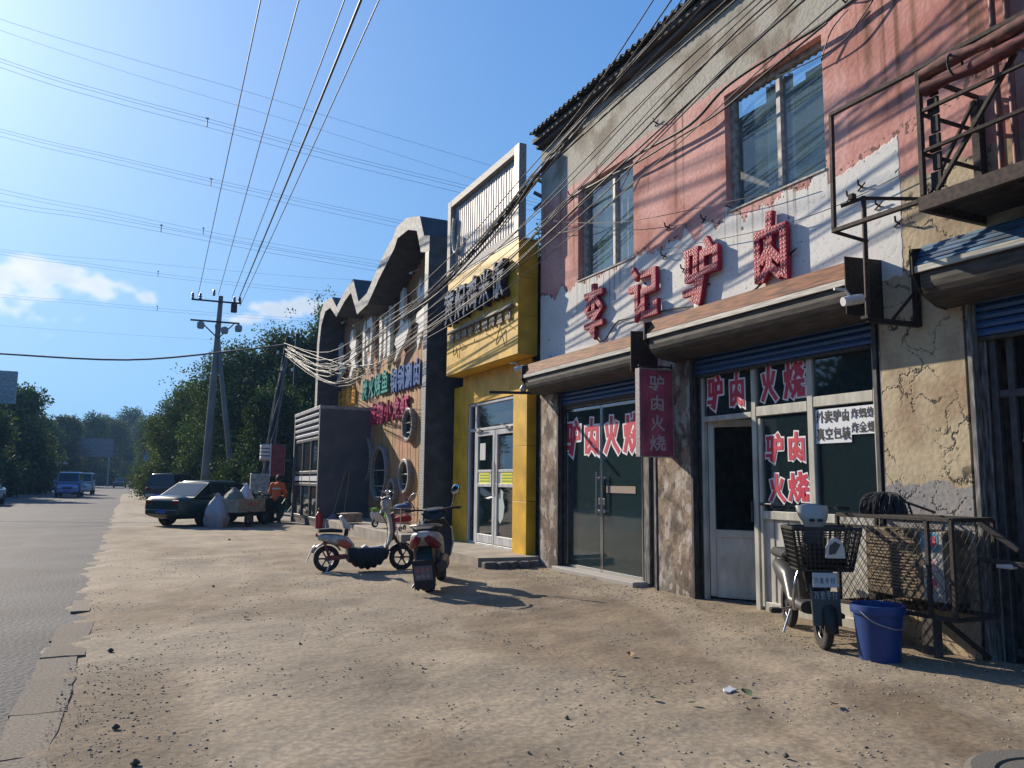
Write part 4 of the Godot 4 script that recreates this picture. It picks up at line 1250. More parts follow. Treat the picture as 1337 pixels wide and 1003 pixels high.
	for i in 46:     # tile courses on the near edge
		b.box(Vector3(-13.3, 0.03 + i * 0.04, 0.231), Vector3(0.196, 0.034, 0.005))
	part("edge_tiles", b, W(0.62, 0.60, 0.56, 0.5, Vector3.ONE * 4), f, true)
	b = MB.new()
	var sh := W(0.5, 0.455, 0.45, 0.55, Vector3(2.4, 0.3, 2.4), 0.0, "blotch", 0.1)
	var xa := -16.8
	while xa < -13.44:
		sweep_rib(b, xa, 0.16, top - 0.17)
		xa += 0.125
	part("corrugated_sheet", b, sh, f).position.z = 0.12
	b = MB.new()
	b.box(Vector3(-15.1, 0.93, 0.085), Vector3(3.44, 1.7, 0.02))
	part("backing", b, M(0.2, 0.19, 0.19), f)
	b = MB.new()
	for q in [[-13.4, 1.3, -13.1, -2.6], [-13.4, 1.0, -13.0, -1.6]]:
		b.bar(Vector3(q[0], q[1], -0.19), Vector3(q[0] + 0.2, 0.4, q[3]), 0.06)
	b.bar(Vector3(-13.32, 1.28, -0.1), Vector3(-12.95, 1.22, -0.5), 0.05)
	b.bar(Vector3(-13.3, 0.6, -0.15), Vector3(-12.9, 1.0, -0.55), 0.07)
	part("back_stay", b, M(0.12, 0.13, 0.15, 0.6, 0.3), f)
	# swinging rim of a lost round lamp in the left corner
	b = MB.new()
	var ring := []
	for i in 15:
		var a := PI * 0.75 + i / 14.0 * PI * 1.15
		ring.append(Vector3(-16.55 + 0.2 * cos(a), 1.05 + 0.5 * sin(a), 0.19))
	b.tube(ring, 0.04, 8)
	part("lamp_hoop", b, W(0.6, 0.58, 0.55, 0.5), f)
	# raised letters
	var face := W(0.42, 0.43, 0.52, 0.25, Vector3.ONE * 2.0, 0.0, "rustn")
	var side := M(0.025, 0.022, 0.03, 0.5)
	var names := ["leftmost dark-edged mirror letter on the yellow sign", "second dark-edged mirror letter on the yellow sign", "middle dark-edged mirror letter on the yellow sign", "fourth dark-edged mirror letter, star-shaped, on the yellow sign", "rightmost and highest dark-edged mirror letter on the yellow sign"]
	var cs := "黄焖鸡米饭"
	for i in 5:
		var t := fthing("channel_letter", names[i], "sign letter", -16.72 + i * 0.655, 4.98 + i * 0.012, 0.412, "mirror letters on the yellow sign")
		b = MB.new()
		glyph(b, cs[i], 0, 0, 0.56, 0.76, 0.085, 0.02, 0.16)
		part("letter_body", b, side, t)
		b = MB.new()
		glyph(b, cs[i], 0, 0, 0.56, 0.76, 0.062, 0.162, 0.17)
		part("letter_face", b, face, t)
	var strip := fthing("sign_rail", "dark slim rail carrying small letters under the mirror letters", "rail", -16.8, 4.78, 0.412)
	bx("rail", Vector3(1.72, 0.04, 0.05), Vector3(3.4, 0.06, 0.05), M(0.12, 0.10, 0.10, 0.5), strip, 0.006)
	b = MB.new()
	for i in 5: b.box(Vector3(0.3 + i * 0.7, 0.04, 0.012), Vector3(0.03, 0.03, 0.024))
	part("rail_foot", b, side, strip)
	for i in 9:
		var g := MB.new()
		glyph(g, "黄焖鸡米饭锅烤鱼肉"[i], 0.1 + i * 0.37, -0.2, 0.27, 0.2, 0.028, 0.02, 0.04)
		part("small_letter", g, M(0.30, 0.24, 0.2, 0.5), strip)
	# stray wires and broken clips on the lower panels
	b = MB.new()
	for q in ["-16.5,4.3,0.42 -16.4,4.48,0.47 -16.25,4.42,0.45 -16.2,4.2,0.43", "-16.05,4.35,0.42 -15.95,4.5,0.5 -15.8,4.4,0.43", "-15.3,4.42,0.42 -15.2,4.46,0.46", "-14.7,4.5,0.42 -14.45,4.4,0.47", "-14.2,4.2,0.42 -13.9,4.5,0.47 -13.75,4.1,0.43", "-13.65,4.5,0.42 -13.45,4.42,0.46"]:
		b.tube(pts(q), 0.008, 5)
	var sw := fthing("sign_wires", "thin black wire ends hanging from the yellow sign's lower panels", "wire", 0, 0, 0)
	part("wire", b, M(0.02, 0.018, 0.015, 0.7), sw)
	# step slab and rubble before the door
	var st := thing("entrance_slab", "low concrete slab step in front of the yellow shop door", "step", Vector3(0, 0, 0))
	b = MB.new()
	var sl := PackedVector2Array([Vector2(6.86, 17.3), Vector2(5.66, 17.3), Vector2(5.62, 13.15), Vector2(6.5, 13.05), Vector2(6.86, 13.1)])
	b.x = Transform3D(Basis(Vector3.RIGHT, -PI / 2), Vector3.ZERO)
	b.prism(sl, -0.05, 0.17)
	part("slab", b, W(0.36, 0.31, 0.25, 0.9, Vector3.ONE * 0.6, 0.0, "soft"), st)
	for i in 5:
		var r := thing("broken_block", ["broken dark concrete block at the left foot of the entrance slab", "broken concrete block leaning against the slab's dark face", "flat broken block in the middle of the slab's foot", "small broken block beside the flat one at the slab's foot", "broken block at the slab's right foot by the wall"][i], "rubble", Vector3(5.75 + i * 0.22, 0.05, -12.95 + (i % 2) * 0.06), 0.3 * i, "broken blocks at the entrance slab")
		bx("block", Vector3.ZERO, Vector3(0.24 - 0.02 * i, 0.13, 0.17), W(0.2, 0.18, 0.15, 0.95, Vector3.ONE * 2, 0.0, "grain"), r, 0.02)

func sweep_rib(b: MB, x: float, y0: float, y1: float) -> void:
	var q := [Vector2(0, 0), Vector2(0.02, 0.011), Vector2(0.045, 0.011), Vector2(0.065, 0.0), Vector2(0.125, 0.0)]
	b.flat()
	for k in 4:
		var a: Vector2 = q[k]; var c: Vector2 = q[k + 1]
		b.quad(Vector3(x + a.x, y0, a.y), Vector3(x + c.x, y0, c.y), Vector3(x + c.x, y1, c.y), Vector3(x + a.x, y1, a.y))

# ---------------------------------------------------------------- the timber-clad restaurant
func build_wood_restaurant() -> void:
	var o := thing("timber_restaurant", "restaurant with plank-clad front inside a zigzag grey tiled frame", "building", Vector3(6.2, 0, 0), -PI / 2)
	# in its own axes z = 0 is the front of the grey frame; the planks stand 0.5 behind
	var outer := poly("-30.5,0.0 -30.52,6.66 -30.18,7.79 -29.57,8.11 -28.3,8.06 -27.45,7.52 -26.43,7.83 -25.22,8.02 -24.42,7.1 -23.43,7.17 -22.4,7.66 -21.5,8.02 -20.86,8.2 -20.52,8.4 -19.65,8.4 -18.57,8.12 -18.2,7.5 -17.78,7.4 -17.78,0.0")
	var inner := poly("-30.12,0.0 -30.14,6.6 -29.9,7.3 -29.3,7.72 -28.48,7.7 -27.45,7.18 -26.3,7.5 -25.45,7.62 -24.55,6.72 -23.31,6.8 -22.2,7.3 -21.38,7.6 -20.69,7.85 -20.43,8.06 -19.49,8.03 -18.78,7.8 -18.42,7.15 -18.06,7.05 -18.06,0.0")
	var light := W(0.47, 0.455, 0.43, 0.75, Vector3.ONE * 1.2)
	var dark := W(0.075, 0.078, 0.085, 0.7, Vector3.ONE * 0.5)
	var b := MB.new()
	b.flat()
	for i in outer.size() - 1:
		var a := outer[i]; var c := outer[i + 1]; var d := inner[i + 1]; var e := inner[i]
		b.quad(Vector3(e.x, e.y, 0), Vector3(d.x, d.y, 0), Vector3(c.x, c.y, 0), Vector3(a.x, a.y, 0))
	part("frame_face", b, light, o)
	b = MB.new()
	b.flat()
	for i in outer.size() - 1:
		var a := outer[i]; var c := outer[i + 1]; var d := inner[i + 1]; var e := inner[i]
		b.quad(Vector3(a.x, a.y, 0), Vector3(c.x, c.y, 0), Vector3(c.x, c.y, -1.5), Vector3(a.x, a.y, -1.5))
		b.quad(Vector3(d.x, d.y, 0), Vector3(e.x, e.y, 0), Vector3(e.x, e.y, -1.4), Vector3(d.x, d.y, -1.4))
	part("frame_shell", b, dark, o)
	# tile courses on the near upright
	b = MB.new()
	for i in 112:
		b.box(Vector3(-17.92, 0.33 + i * 0.06, 0.004), Vector3(0.26, 0.052, 0.008))
	part("upright_tiles", b, W(0.60, 0.58, 0.54, 0.5, Vector3.ONE * 4), o, true)
	b = MB.new()
	b.box(Vector3(-24.15, 3.4, -4.0), Vector3(12.6, 6.8, 5.0))
	part("hall", b, dark, o)
	# timber cladding, plank by plank
	var tones := []
	for k in 5:
		var q := W(0.52 + 0.06 * (k % 3), 0.28 + 0.045 * (k % 2), 0.105 + 0.025 * (k % 3), 0.75, Vector3(6, 0.35 + 0.05 * k, 6), 0.0, "blotch")
		tones.append(q)
	var pw := 0.245
	var n := int(12.06 / pw)
	for i in n:
		var x := -30.12 + (i + 0.5) * pw
		var top := 9.0
		for s in inner.size() - 1:
			for u in [x - pw * 0.5, x, x + pw * 0.5]:
				if u >= inner[s].x and u <= inner[s + 1].x and inner[s + 1].x > inner[s].x:
					top = minf(top, lerpf(inner[s].y, inner[s + 1].y, (u - inner[s].x) / (inner[s + 1].x - inner[s].x)))
		top = minf(top, 8.0)
		bx("plank", Vector3(x, top / 2, -0.9 - 0.004 * (i % 3)), Vector3(pw - 0.012, top, 0.03), tones[(i * 7 + i / 3) % 5], o, 0.005)
	# round windows with deep collars
	var collar := W(0.36, 0.33, 0.30, 0.6, Vector3.ONE * 3)
	for q in [[-21.48, 3.07, 0.48], [-25.94, 2.19, 0.75], [-24.29, 1.72, 0.86], [-21.70, 1.63, 0.49], [-22.89, 1.18, 0.39]]:
		var w := Node3D.new()
		w.name = "round_window"
		o.add_child(w, true)
		w.position = Vector3(q[0], q[1], -0.88)
		b = MB.new()
		var r: float = q[2]
		b.lathe([Vector2(r - 0.1, 0), Vector2(r - 0.1, 0.12), Vector2(r - 0.08, 0.145), Vector2(r - 0.02, 0.145), Vector2(r, 0.13), Vector2(r, 0)], 40, Vector3.ZERO, Basis(Vector3.RIGHT, PI / 2))
		part("collar", b, collar, w)
		b = MB.new()
		b.lathe([Vector2(r - 0.09, 0.02), Vector2(0, 0.02)], 36, Vector3.ZERO, Basis(Vector3.RIGHT, PI / 2))
		part("pane", b, M(0.015, 0.017, 0.018, 0.06), w)
		b = MB.new()
		b.bar(Vector3(-r * 0.86, 0.12 * r, 0.05), Vector3(r * 0.86, 0.12 * r, 0.05), 0.07 * r + 0.015, 0.03)
		b.bar(Vector3(-r * 0.7, -0.45 * r, 0.05), Vector3(r * 0.7, -0.45 * r, 0.05), 0.03, 0.03)
		part("glazing_bar", b, W(0.62, 0.55, 0.40, 0.5), w)
	# small lamps under the zigzag
	for q in [[-29.0, 7.3], [-27.3, 6.9], [-22.9, 6.7], [-21.0, 7.3], [-19.4, 7.7]]:
		b = MB.new()
		b.lathe([Vector2(0.0, -0.02), Vector2(0.05, -0.02), Vector2(0.06, 0.03), Vector2(0, 0.03)], 10, Vector3(q[0], q[1], -0.6), Basis(Vector3.RIGHT, 0.5))
		b.bar(Vector3(q[0], q[1], -0.6), Vector3(q[0], q[1] + 0.16, -0.85), 0.02)
		part("spot_lamp", b, M(0.6, 0.6, 0.58, 0.4), o)
	# plinth in front
	var pl := thing("plinth", "low concrete plinth along the foot of the timber restaurant", "plinth", Vector3(5.95, 0, -21.6))
	bx("slab", Vector3(0.5, 0.14, 0), Vector3(1.7, 0.32, 8.2), W(0.35, 0.31, 0.26, 0.9, Vector3.ONE * 0.6, 0.0, "soft"), pl, 0.02)
	# grey porch with a glazed door towards the street
	var p := thing("porch", "dark grey boxy porch with a glazed street side and pale slats on top", "porch", Vector3(5.5, 0, -27.9), -PI / 2)
	var pg := W(0.10, 0.105, 0.115, 0.75, Vector3.ONE * 0.6, 0.0, "soft")
	bx("side_wall", Vector3(2.12, 1.9, -0.76), Vector3(0.16, 3.85, 1.7), pg, p, 0.01)
	bx("side_wall", Vector3(-2.12, 1.9, -0.76), Vector3(0.16, 3.85, 1.7), pg, p, 0.01)
	bx("porch_roof", Vector3(0, 3.83, -0.76), Vector3(4.4, 0.12, 1.72), W(0.4, 0.4, 0.41, 0.6), p, 0.01)
	for k in 4:
		bx("slat", Vector3(0, 3.62 - k * 0.2, 0.08 - k * 0.01), Vector3(4.1, 0.1, 0.05), W(0.5, 0.5, 0.52, 0.4), p, 0.01)
	bx("head_panel", Vector3(0, 3.3, 0.0), Vector3(4.08, 0.8, 0.05), W(0.25, 0.25, 0.26), p)
	b = MB.new()
	for x in [-2.0, -0.7, 0.7, 2.0]: b.box(Vector3(x, 1.5, 0), Vector3(0.1, 2.8, 0.09), 0.008)
	for y in [0.25, 1.35, 1.75, 2.85]: b.box(Vector3(0, y, 0.002), Vector3(4.0, 0.1, 0.08), 0.008)
	part("door_frame", b, W(0.09, 0.095, 0.1, 0.5), p)
	for k in 3:
		bx("pane", Vector3(-1.35 + k * 1.35, 1.55, -0.01), Vector3(1.25, 2.6, 0.01), G(0.4, 0.25, 0.3, 0.3), p)
	bx("kick_plate", Vector3(0, 0.1, 0), Vector3(4.0, 0.22, 0.06), W(0.06, 0.06, 0.065), p)
	bx("white_band", Vector3(0, 1.55, 0.03), Vector3(3.9, 0.16, 0.02), M(0.5, 0.5, 0.5), p)
	# coloured raised lettering; each character is a sign of its own
	var sets := [["炙子烤肉", -30.43, 4.18, 0.636, 0.668, 0.079, Color(0.75, 0.36, 0.03), "orange", "炙"], ["炭火烤鱼", -26.70, 4.20, 0.699, 0.699, 0.079, Color(0.03, 0.26, 0.22), "green", ""], ["铜锅涮肉", -23.37, 4.12, 0.636, 0.752, 0.085, Color(0.03, 0.09, 0.27), "blue", ""], ["麻辣小龙虾", -25.64, 3.30, 0.742, 0.657, 0.090, Color(0.42, 0.02, 0.09), "crimson", ""]]
	for s in sets:
		var cs: String = s[0]
		for i in cs.length():
			var t := thing("raised_letter", "%s of the %s raised letters on the planks" % [["first", "second", "third", "fourth", "last"][i], s[7]], "sign letter", Vector3(7.085, s[2], s[1] + i * (s[3] + 0.08)), -PI / 2, "%s letters on the timber front" % s[7])
			b = MB.new()
			glyph(b, cs[i], 0, 0, s[3], s[4], s[5], 0.02, 0.085)
			var c: Color = s[6]
			part("letter", b, M(c.r, c.g, c.b, 0.4), t)
	# six big pale brush characters, hung on the planks
	var shapes := [
		["0.1,1.25 0.55,1.3 0.5,0.95 0.72,0.85 0.6,0.6 0.9,0.5 1.0,0.2 0.6,0.1 0.2,-0.12 0.05,0.0 0.35,0.25 0.3,0.5 0.05,0.55 0.25,0.8"],
		["0.15,1.35 0.4,1.4 0.45,1.05 0.85,1.0 0.75,0.7 0.95,0.55 0.7,0.45 0.95,0.1 0.6,0.15 0.3,-0.15 0.1,-0.05 0.4,0.3 0.05,0.45 0.3,0.75 0.0,0.95"],
		["0.0,1.2 0.25,1.45 0.3,1.1 0.25,0.4 0.3,0.0 0.1,0.05 0.05,0.5", "0.45,1.4 0.95,1.45 1.1,1.2 1.0,0.1 0.8,-0.1 0.7,0.2 0.88,0.3 0.85,1.15 0.5,1.2", "0.4,0.95 0.7,1.0 0.66,0.5 0.45,0.45"],
		["0.0,1.3 0.2,1.4 0.3,0.9 0.28,0.2 0.1,-0.1 0.05,0.6", "0.5,1.2 0.7,1.25 0.7,0.1 0.5,0.0", "0.9,1.4 1.15,1.35 1.1,0.05 0.85,-0.15"],
		["0.45,1.75 0.68,1.85 0.8,1.5 0.72,1.0 0.85,0.75 1.15,0.9 1.25,0.5 1.0,0.25 0.75,0.15 0.2,-0.15 -0.05,-0.25 0.2,0.1 -0.05,0.3 0.15,0.55 0.4,0.65 0.5,1.1 0.3,1.25"],
		["0.1,1.7 0.4,2.0 0.45,1.5 0.75,1.75 0.9,1.5 0.8,0.9 0.85,0.4 0.6,0.2 0.3,-0.2 0.2,0.1 0.35,0.6 0.05,0.7 0.2,1.2"]]
	var zs := [-28.4, -26.6, -24.9, -23.0, -21.4, -19.7]
	var sizes := [1.0, 1.08, 1.05, 1.05, 0.95, 0.85]
	var said := ["first pale brush character from the left on the planks", "second pale brush character from the left, a crooked one", "third pale brush character, with a tall open frame", "fourth pale brush character, of three upright strokes", "fifth pale brush character, shaped like a mountain peak", "sixth pale brush character, partly behind the tiled upright"]
	for i in 6:
		var t := thing("brush_letter", said[i], "sign letter", Vector3(7.04, 5.25, zs[i] * 1.06), -PI / 2, "pale brush characters on the timber front")
		b = MB.new()
		b.x = Transform3D(Basis.from_scale(Vector3.ONE * sizes[i] * 1.06), Vector3.ZERO)
		for s in shapes[i]: b.prism(poly(s), 0.05, 0.14)
		part("letter", b, M(0.66, 0.63, 0.57, 0.5), t)
		b = MB.new()
		for k in 2: b.box(Vector3(0.35 + 0.1 * k, 0.2 + 0.4 * k, 0.01), Vector3(0.05, 0.05, 0.08))
		part("stand_offs", b, M(0.1, 0.1, 0.1), t, true)

# ---------------------------------------------------------------- poles, wires and cables
func spline(p: Array, k := 6) -> Array:
	var c := Curve3D.new()
	for i in p.size():
		var t: Vector3 = ((p[mini(i + 1, p.size() - 1)] as Vector3) - (p[maxi(i - 1, 0)] as Vector3)) / 6.0
		c.add_point(p[i], -t, t)
	var r := []
	for i in p.size() - 1:
		for j in k: r.append(c.sample(i, j / float(k)))
	r.append(p[-1])
	return r

func cable(label: String, p: Array, r: float, m: Material, group := "", k := 5, called := "cable", sides := 5) -> MeshInstance3D:
	var b := MB.new()
	b.tube(spline(p, k), r, sides)
	var o := part(called, b, m, self)
	tag(o, label, "cable", group)
	return o

func insulator(b: MB, at: Vector3, h: float, r: float) -> void:
	b.lathe([Vector2(r * 0.5, 0), Vector2(r, h * 0.15), Vector2(r * 0.55, h * 0.3), Vector2(r, h * 0.45), Vector2(r * 0.55, h * 0.6), Vector2(r * 0.9, h * 0.75), Vector2(r * 0.3, h)], 10, at)

func build_poles_and_cables() -> void:
	var conc := W(0.21, 0.20, 0.19, 0.85, Vector3(1, 0.3, 1), 0.0, "soft")
	var dk := M(0.035, 0.035, 0.04, 0.6, 0.3)
	var p := thing("utility_pole", "tall grey concrete utility pole with two crossarms beside the dark green trees", "utility pole", Vector3(3.72, 0, -47))
	var b := MB.new()
	b.tube([Vector3(0, -0.2, 0), Vector3(0.17, 6, 0), Vector3(0.34, 11.75, 0)], [0.24, 0.19, 0.125], 14)
	part("shaft", b, conc, p)
	for q in [[-1.2, 1.42, 11.38], [-1.2, 1.4, 10.22]]:
		b = MB.new()
		b.bar(Vector3(q[0], q[2], 0.16), Vector3(q[1], q[2] + 0.03, 0.16), 0.09)
		part("crossarm", b, dk, p)
	b = MB.new()
	b.bar(Vector3(0.3, 9.3, 0.14), Vector3(-0.7, 10.2, 0.16), 0.06)
	b.bar(Vector3(0.3, 9.3, 0.14), Vector3(1.1, 10.2, 0.16), 0.06)
	part("arm_brace", b, dk, p)
	for q in [[-1.15, 11.42], [-0.75, 11.42], [-0.05, 11.7], [1.05, 11.42], [1.35, 11.42]]:
		b = MB.new()
		insulator(b, Vector3(q[0], q[1], 0.16), 0.36, 0.10)
		part("insulator", b, M(0.16, 0.15, 0.17, 0.3), p)
	for q in [[-0.65, 9.8], [0.62, 9.62], [1.35, 9.8]]:
		b = MB.new()
		b.lathe([Vector2(0, 0), Vector2(0.16, 0.02), Vector2(0.2, 0.14), Vector2(0.2, 0.34), Vector2(0.08, 0.42), Vector2(0, 0.42)], 14, Vector3(q[0], q[1] - 0.04, 0.16))
		part("fuse_can", b, M(0.22, 0.22, 0.24, 0.5), p)
	b = MB.new()
	b.box(Vector3(1.05, 11.1, 0.16), Vector3(0.34, 0.5, 0.24), 0.04)
	part("switch_box", b, dk, p)
	b = MB.new()
	b.tube([Vector3(0.2, 10.1, 0.0), Vector3(0.75, 6.0, 0.3), Vector3(1.6, 0, 0.6)], [0.11, 0.13, 0.16], 10)
	part("strut", b, conc, p)
	# the older pole beside the porch, with its bundle of cables
	var wood := W(0.075, 0.068, 0.06, 0.9, Vector3(3, 0.4, 3), 0.0, "rustn")
	var q2 := thing("old_pole", "dark leaning pole wrapped in cables beside the grey porch", "utility pole", Vector3(5.38, 0, -37.4))
	b = MB.new()
	b.tube([Vector3(0, -0.2, 0), Vector3(0.35, 4.0, 0.5), Vector3(0.72, 7.9, 1.0)], [0.17, 0.15, 0.11], 10)
	part("shaft", b, wood, q2)
	b = MB.new()
	b.bar(Vector3(0.2, 7.0, 0.95), Vector3(1.3, 7.1, 1.0), 0.08)
	b.bar(Vector3(0.2, 6.3, 0.9), Vector3(1.2, 6.35, 0.95), 0.07)
	part("crossarm", b, dk, q2)
	for i in 4:
		b = MB.new()
		var sp := []
		for k in 9:
			var f := k / 8.0
			sp.append(Vector3(-0.25 + 0.06 * i + 0.85 * f + 0.10 * sin(f * 7 + i * 1.6), 0.2 + 6.9 * f, 0.25 + 0.85 * f + 0.08 * cos(f * 9 + i)))
		b.tube(spline(sp, 3), 0.028, 6)
		part("hanging_cable", b, M(0.14, 0.14, 0.15, 0.6), q2)
	for i in 5:
		b = MB.new()
		insulator(b, Vector3(0.3 + i * 0.22, 7.08 - 0.75 * (i % 2), 0.97), 0.16, 0.07)
		part("insulator", b, M(0.62, 0.62, 0.62, 0.3), q2)
	var q3 := thing("rear_pole", "thin pole top showing above the tree behind the leaning pole", "utility pole", Vector3(8.0, 0, -45))
	b = MB.new()
	b.tube([Vector3(0, 0, 0), Vector3(0.05, 9.6, 0)], [0.16, 0.12], 10)
	part("shaft", b, wood, q3)
	# street wires from the pole overhead
	var wire := M(0.06, 0.06, 0.065, 0.6)
	var mv := [["2.84,11.56,-47.00 1.71,10.60,-14.99 1.03,10.62,4.22", 0.014, "leftmost overhead wire running from the tall pole"], ["3.92,11.82,-47.00 2.42,10.80,-14.98 1.52,10.79,4.23", 0.014, "second overhead wire from the left running from the tall pole"], ["4.66,11.77,-47.00 3.22,10.80,-14.58 2.36,10.82,4.87", 0.014, "middle overhead wire running from the tall pole, just left of the thick one"], ["5.00,11.62,-47.00 3.32,10.30,-13.67 2.31,10.11,6.34", 0.028, "thick twisted overhead cable running from the tall pole"], ["5.10,11.28,-47.00 3.62,10.30,-13.51 2.74,10.31,6.58", 0.014, "rightmost overhead wire running from the tall pole"]]
	for q in mv:
		cable(q[2], pts(q[0]), q[1], wire, "street wires from the tall pole", 10, "overhead_wire")
	cable("thick black cable sagging across the road to the leaning pole", pts("-16.0,8.6,-51 -7.88,7.43,-45.32 -5.82,7.23,-43.81 -0.44,6.93,-40.74 3.81,7.29,-38.11 6.05,7.55,-36.42"), 0.045, wire)
	# far high-voltage spans
	var hv := [["-13.18,39.32,-84.04 -4.31,36.45,-80.22 4.53,34.00,-76.35 15.67,30.87,-71.48 26.80,28.03,-66.59", 3], ["-15.36,39.28,-101.76 -4.76,36.68,-97.08 6.24,34.00,-92.22 16.05,31.73,-87.87 25.46,29.63,-83.69", 3], ["-17.38,38.05,-118.90 -5.55,35.62,-113.61 6.73,33.00,-108.14 17.18,31.05,-103.44 27.16,29.39,-98.93", 2], ["-15.51,32.91,-106.91 -6.97,31.59,-103.03 1.60,30.00,-99.18 12.21,27.91,-94.43 23.62,25.91,-89.28", 2], ["-20.45,36.21,-144.99 -9.48,34.66,-139.99 2.15,33.00,-134.69 14.63,31.59,-128.96 27.76,30.31,-122.90", 2], ["-21.85,32.07,-158.95 -9.94,31.16,-153.41 2.59,30.00,-147.62 15.10,29.10,-141.81 28.19,28.34,-135.69", 2], ["-15.29,49.52,-94.91 -2.98,45.64,-89.60 9.31,42.00,-84.25 20.51,38.43,-79.42 32.44,34.71,-74.26", 1], ["-45.83,32.86,-195.05 -25.06,31.43,-185.38 -4.28,30.00,-175.71 16.47,28.87,-166.01 37.22,27.75,-156.31", 1], ["-19.97,39.91,-156.99 -4.46,38.53,-149.82 11.04,37.14,-142.64 25.35,36.00,-136.01 37.24,35.48,-130.43", 1], ["-12.42,53.88,-107.79 4.00,48.48,-100.72 18.67,44.00,-94.37 34.23,38.78,-87.69", 1]]
	var hl := ["highest triple power line crossing the sky", "second triple power line crossing the sky, below the highest", "upper of the two close double power lines in mid sky", "lower of the two close double power lines in mid sky", "double power line just above the long white cloud", "lowest double power line, level with the pole's crossarms", "single thin wire high above the triple power lines", "single faint wire lowest in the sky by the tall pole", "single faint wire between the double power lines", "faintest single wire near the top of the sky"]
	var hm := M(0.24, 0.31, 0.42, 0.7)
	for i in hv.size():
		var h := thing("power_line", hl[i], "power line", Vector3.ZERO, 0.0, "far power lines")
		var q := pts(hv[i][0])
		q.push_front(q[0] + (q[0] - q[1]) * 3.0 + Vector3(0, 1.5, 0))
		q.append(q[-1] + (q[-1] - q[-2]) * 4.0)
		for k in int(hv[i][1]):
			b = MB.new()
			var s := []
			for v in q: s.append(v + Vector3(0, 0.42 * k, 0.25 * (k % 2)))
			b.tube(spline(s, 4), 0.017, 4)
			part("strand", b, hm, h)
		if hv[i][1] > 1:
			b = MB.new()
			b.box((q[3] as Vector3) + Vector3(0, 0.4, 0.1), Vector3(0.1, 0.8, 0.3), 0.03)
			b.box((q[3] as Vector3) + Vector3(0.0, 0.8, 0.1), Vector3(0.3, 0.08, 0.3), 0.03)
			part("spacer", b, hm, h)
	# the cables strung along the shop fronts
	var A := ["6.05,7.00,-36.50 5.72,5.19,-25.83 5.72,5.51,-19.91 5.72,5.58,-16.36 5.72,6.11,-13.05 5.72,6.63,-11.07 5.72,6.95,-9.30 5.72,7.27,-7.20 5.72,7.46,-6.14",
		"6.05,7.06,-36.50 5.75,5.01,-26.15 5.75,5.41,-19.32 5.75,5.53,-15.72 5.75,5.96,-12.77 5.75,6.48,-11.00 5.75,6.80,-8.94 5.75,7.10,-6.89 5.75,7.25,-5.94",
		"6.05,7.12,-36.50 5.78,4.62,-25.56 5.78,4.93,-18.73 5.78,5.31,-14.68 5.78,5.58,-11.88 5.78,5.89,-9.83 5.78,6.40,-7.60 5.78,6.64,-6.00 5.78,6.75,-5.17",
		"6.05,7.18,-36.50 5.81,4.94,-26.63 5.81,5.32,-18.25 5.81,5.93,-13.98 5.81,6.49,-11.38 5.81,6.71,-9.24 5.81,6.89,-6.50 5.81,6.95,-5.58",
		"6.05,7.24,-36.50 5.84,4.48,-25.37 5.84,4.77,-17.71 5.84,5.16,-13.29 5.84,5.50,-10.89 5.84,5.82,-8.53 5.84,6.25,-6.56 5.84,6.35,-5.54 5.84,6.43,-4.87",
		"6.05,7.30,-36.50 5.72,4.77,-24.40 5.72,4.97,-16.32 5.72,5.35,-12.36 5.72,5.73,-10.18 5.72,6.22,-7.68 5.72,6.46,-5.72 5.72,6.54,-4.94",
		"6.05,7.36,-36.50 5.75,5.39,-25.77 5.75,5.55,-18.69 5.75,5.93,-14.64 5.75,6.47,-11.55 5.75,6.84,-9.56 5.75,7.46,-7.69 5.75,7.81,-6.79",
		"6.05,7.42,-36.50 5.78,4.60,-22.32 5.78,4.66,-16.47 5.78,4.84,-12.81 5.78,5.09,-10.78 5.78,5.36,-9.00 5.78,5.64,-7.32 5.78,5.91,-5.92 5.78,6.07,-5.01 5.78,6.15,-4.35",
		"6.05,7.48,-36.50 5.81,5.23,-26.45 5.81,5.43,-18.87 5.81,5.95,-14.38 5.81,6.67,-11.39 5.81,7.18,-8.11 5.81,7.32,-7.24 5.81,7.47,-6.12",
		"6.05,7.54,-36.50 5.84,4.59,-24.18 5.84,4.78,-17.17 5.84,5.02,-14.02 5.84,5.26,-11.42 5.84,5.58,-9.29 5.84,6.02,-7.38 5.84,6.41,-5.64 5.84,6.58,-4.87",
		"6.05,7.60,-36.50 5.72,5.30,-26.64 5.72,5.45,-18.58 5.72,5.77,-14.35 5.72,6.57,-11.38 5.72,6.72,-9.73 5.72,7.17,-7.95 5.72,7.35,-7.34 5.72,7.51,-6.63"]
	var blk := M(0.03, 0.03, 0.032, 0.55)
	var gry := M(0.14, 0.135, 0.13, 0.6)
	for i in A.size():
		var q := pts(A[i])
		q.append(q[-1] + (q[-1] - q[-2]).normalized() * 7.0 + Vector3(0, -0.3, 0))
		cable("thin cable in the loose bundle strung along the shop fronts", q, [0.008, 0.011, 0.007, 0.014, 0.009][i % 5], gry if i % 3 == 1 else blk, "cables strung along the shop fronts", 5)
	for i in 8:   # a second layer of the same bundle
		var q := pts(A[i])
		var w := []
		for k in q.size():
			w.append(q[k] + Vector3(-0.05 - 0.01 * i, 0.09 * sin(i * 2.3 + 0.8 * k) + 0.03 * i, 0.1 * cos(i * 1.7)))
		w.append(w[-1] + (w[-1] - w[-2]).normalized() * 7.0 + Vector3(0, -0.1, 0))
		cable("thin cable in the loose bundle strung along the shop fronts", w, [0.009, 0.013, 0.008][i % 3], blk if i % 4 else gry, "cables strung along the shop fronts", 5)
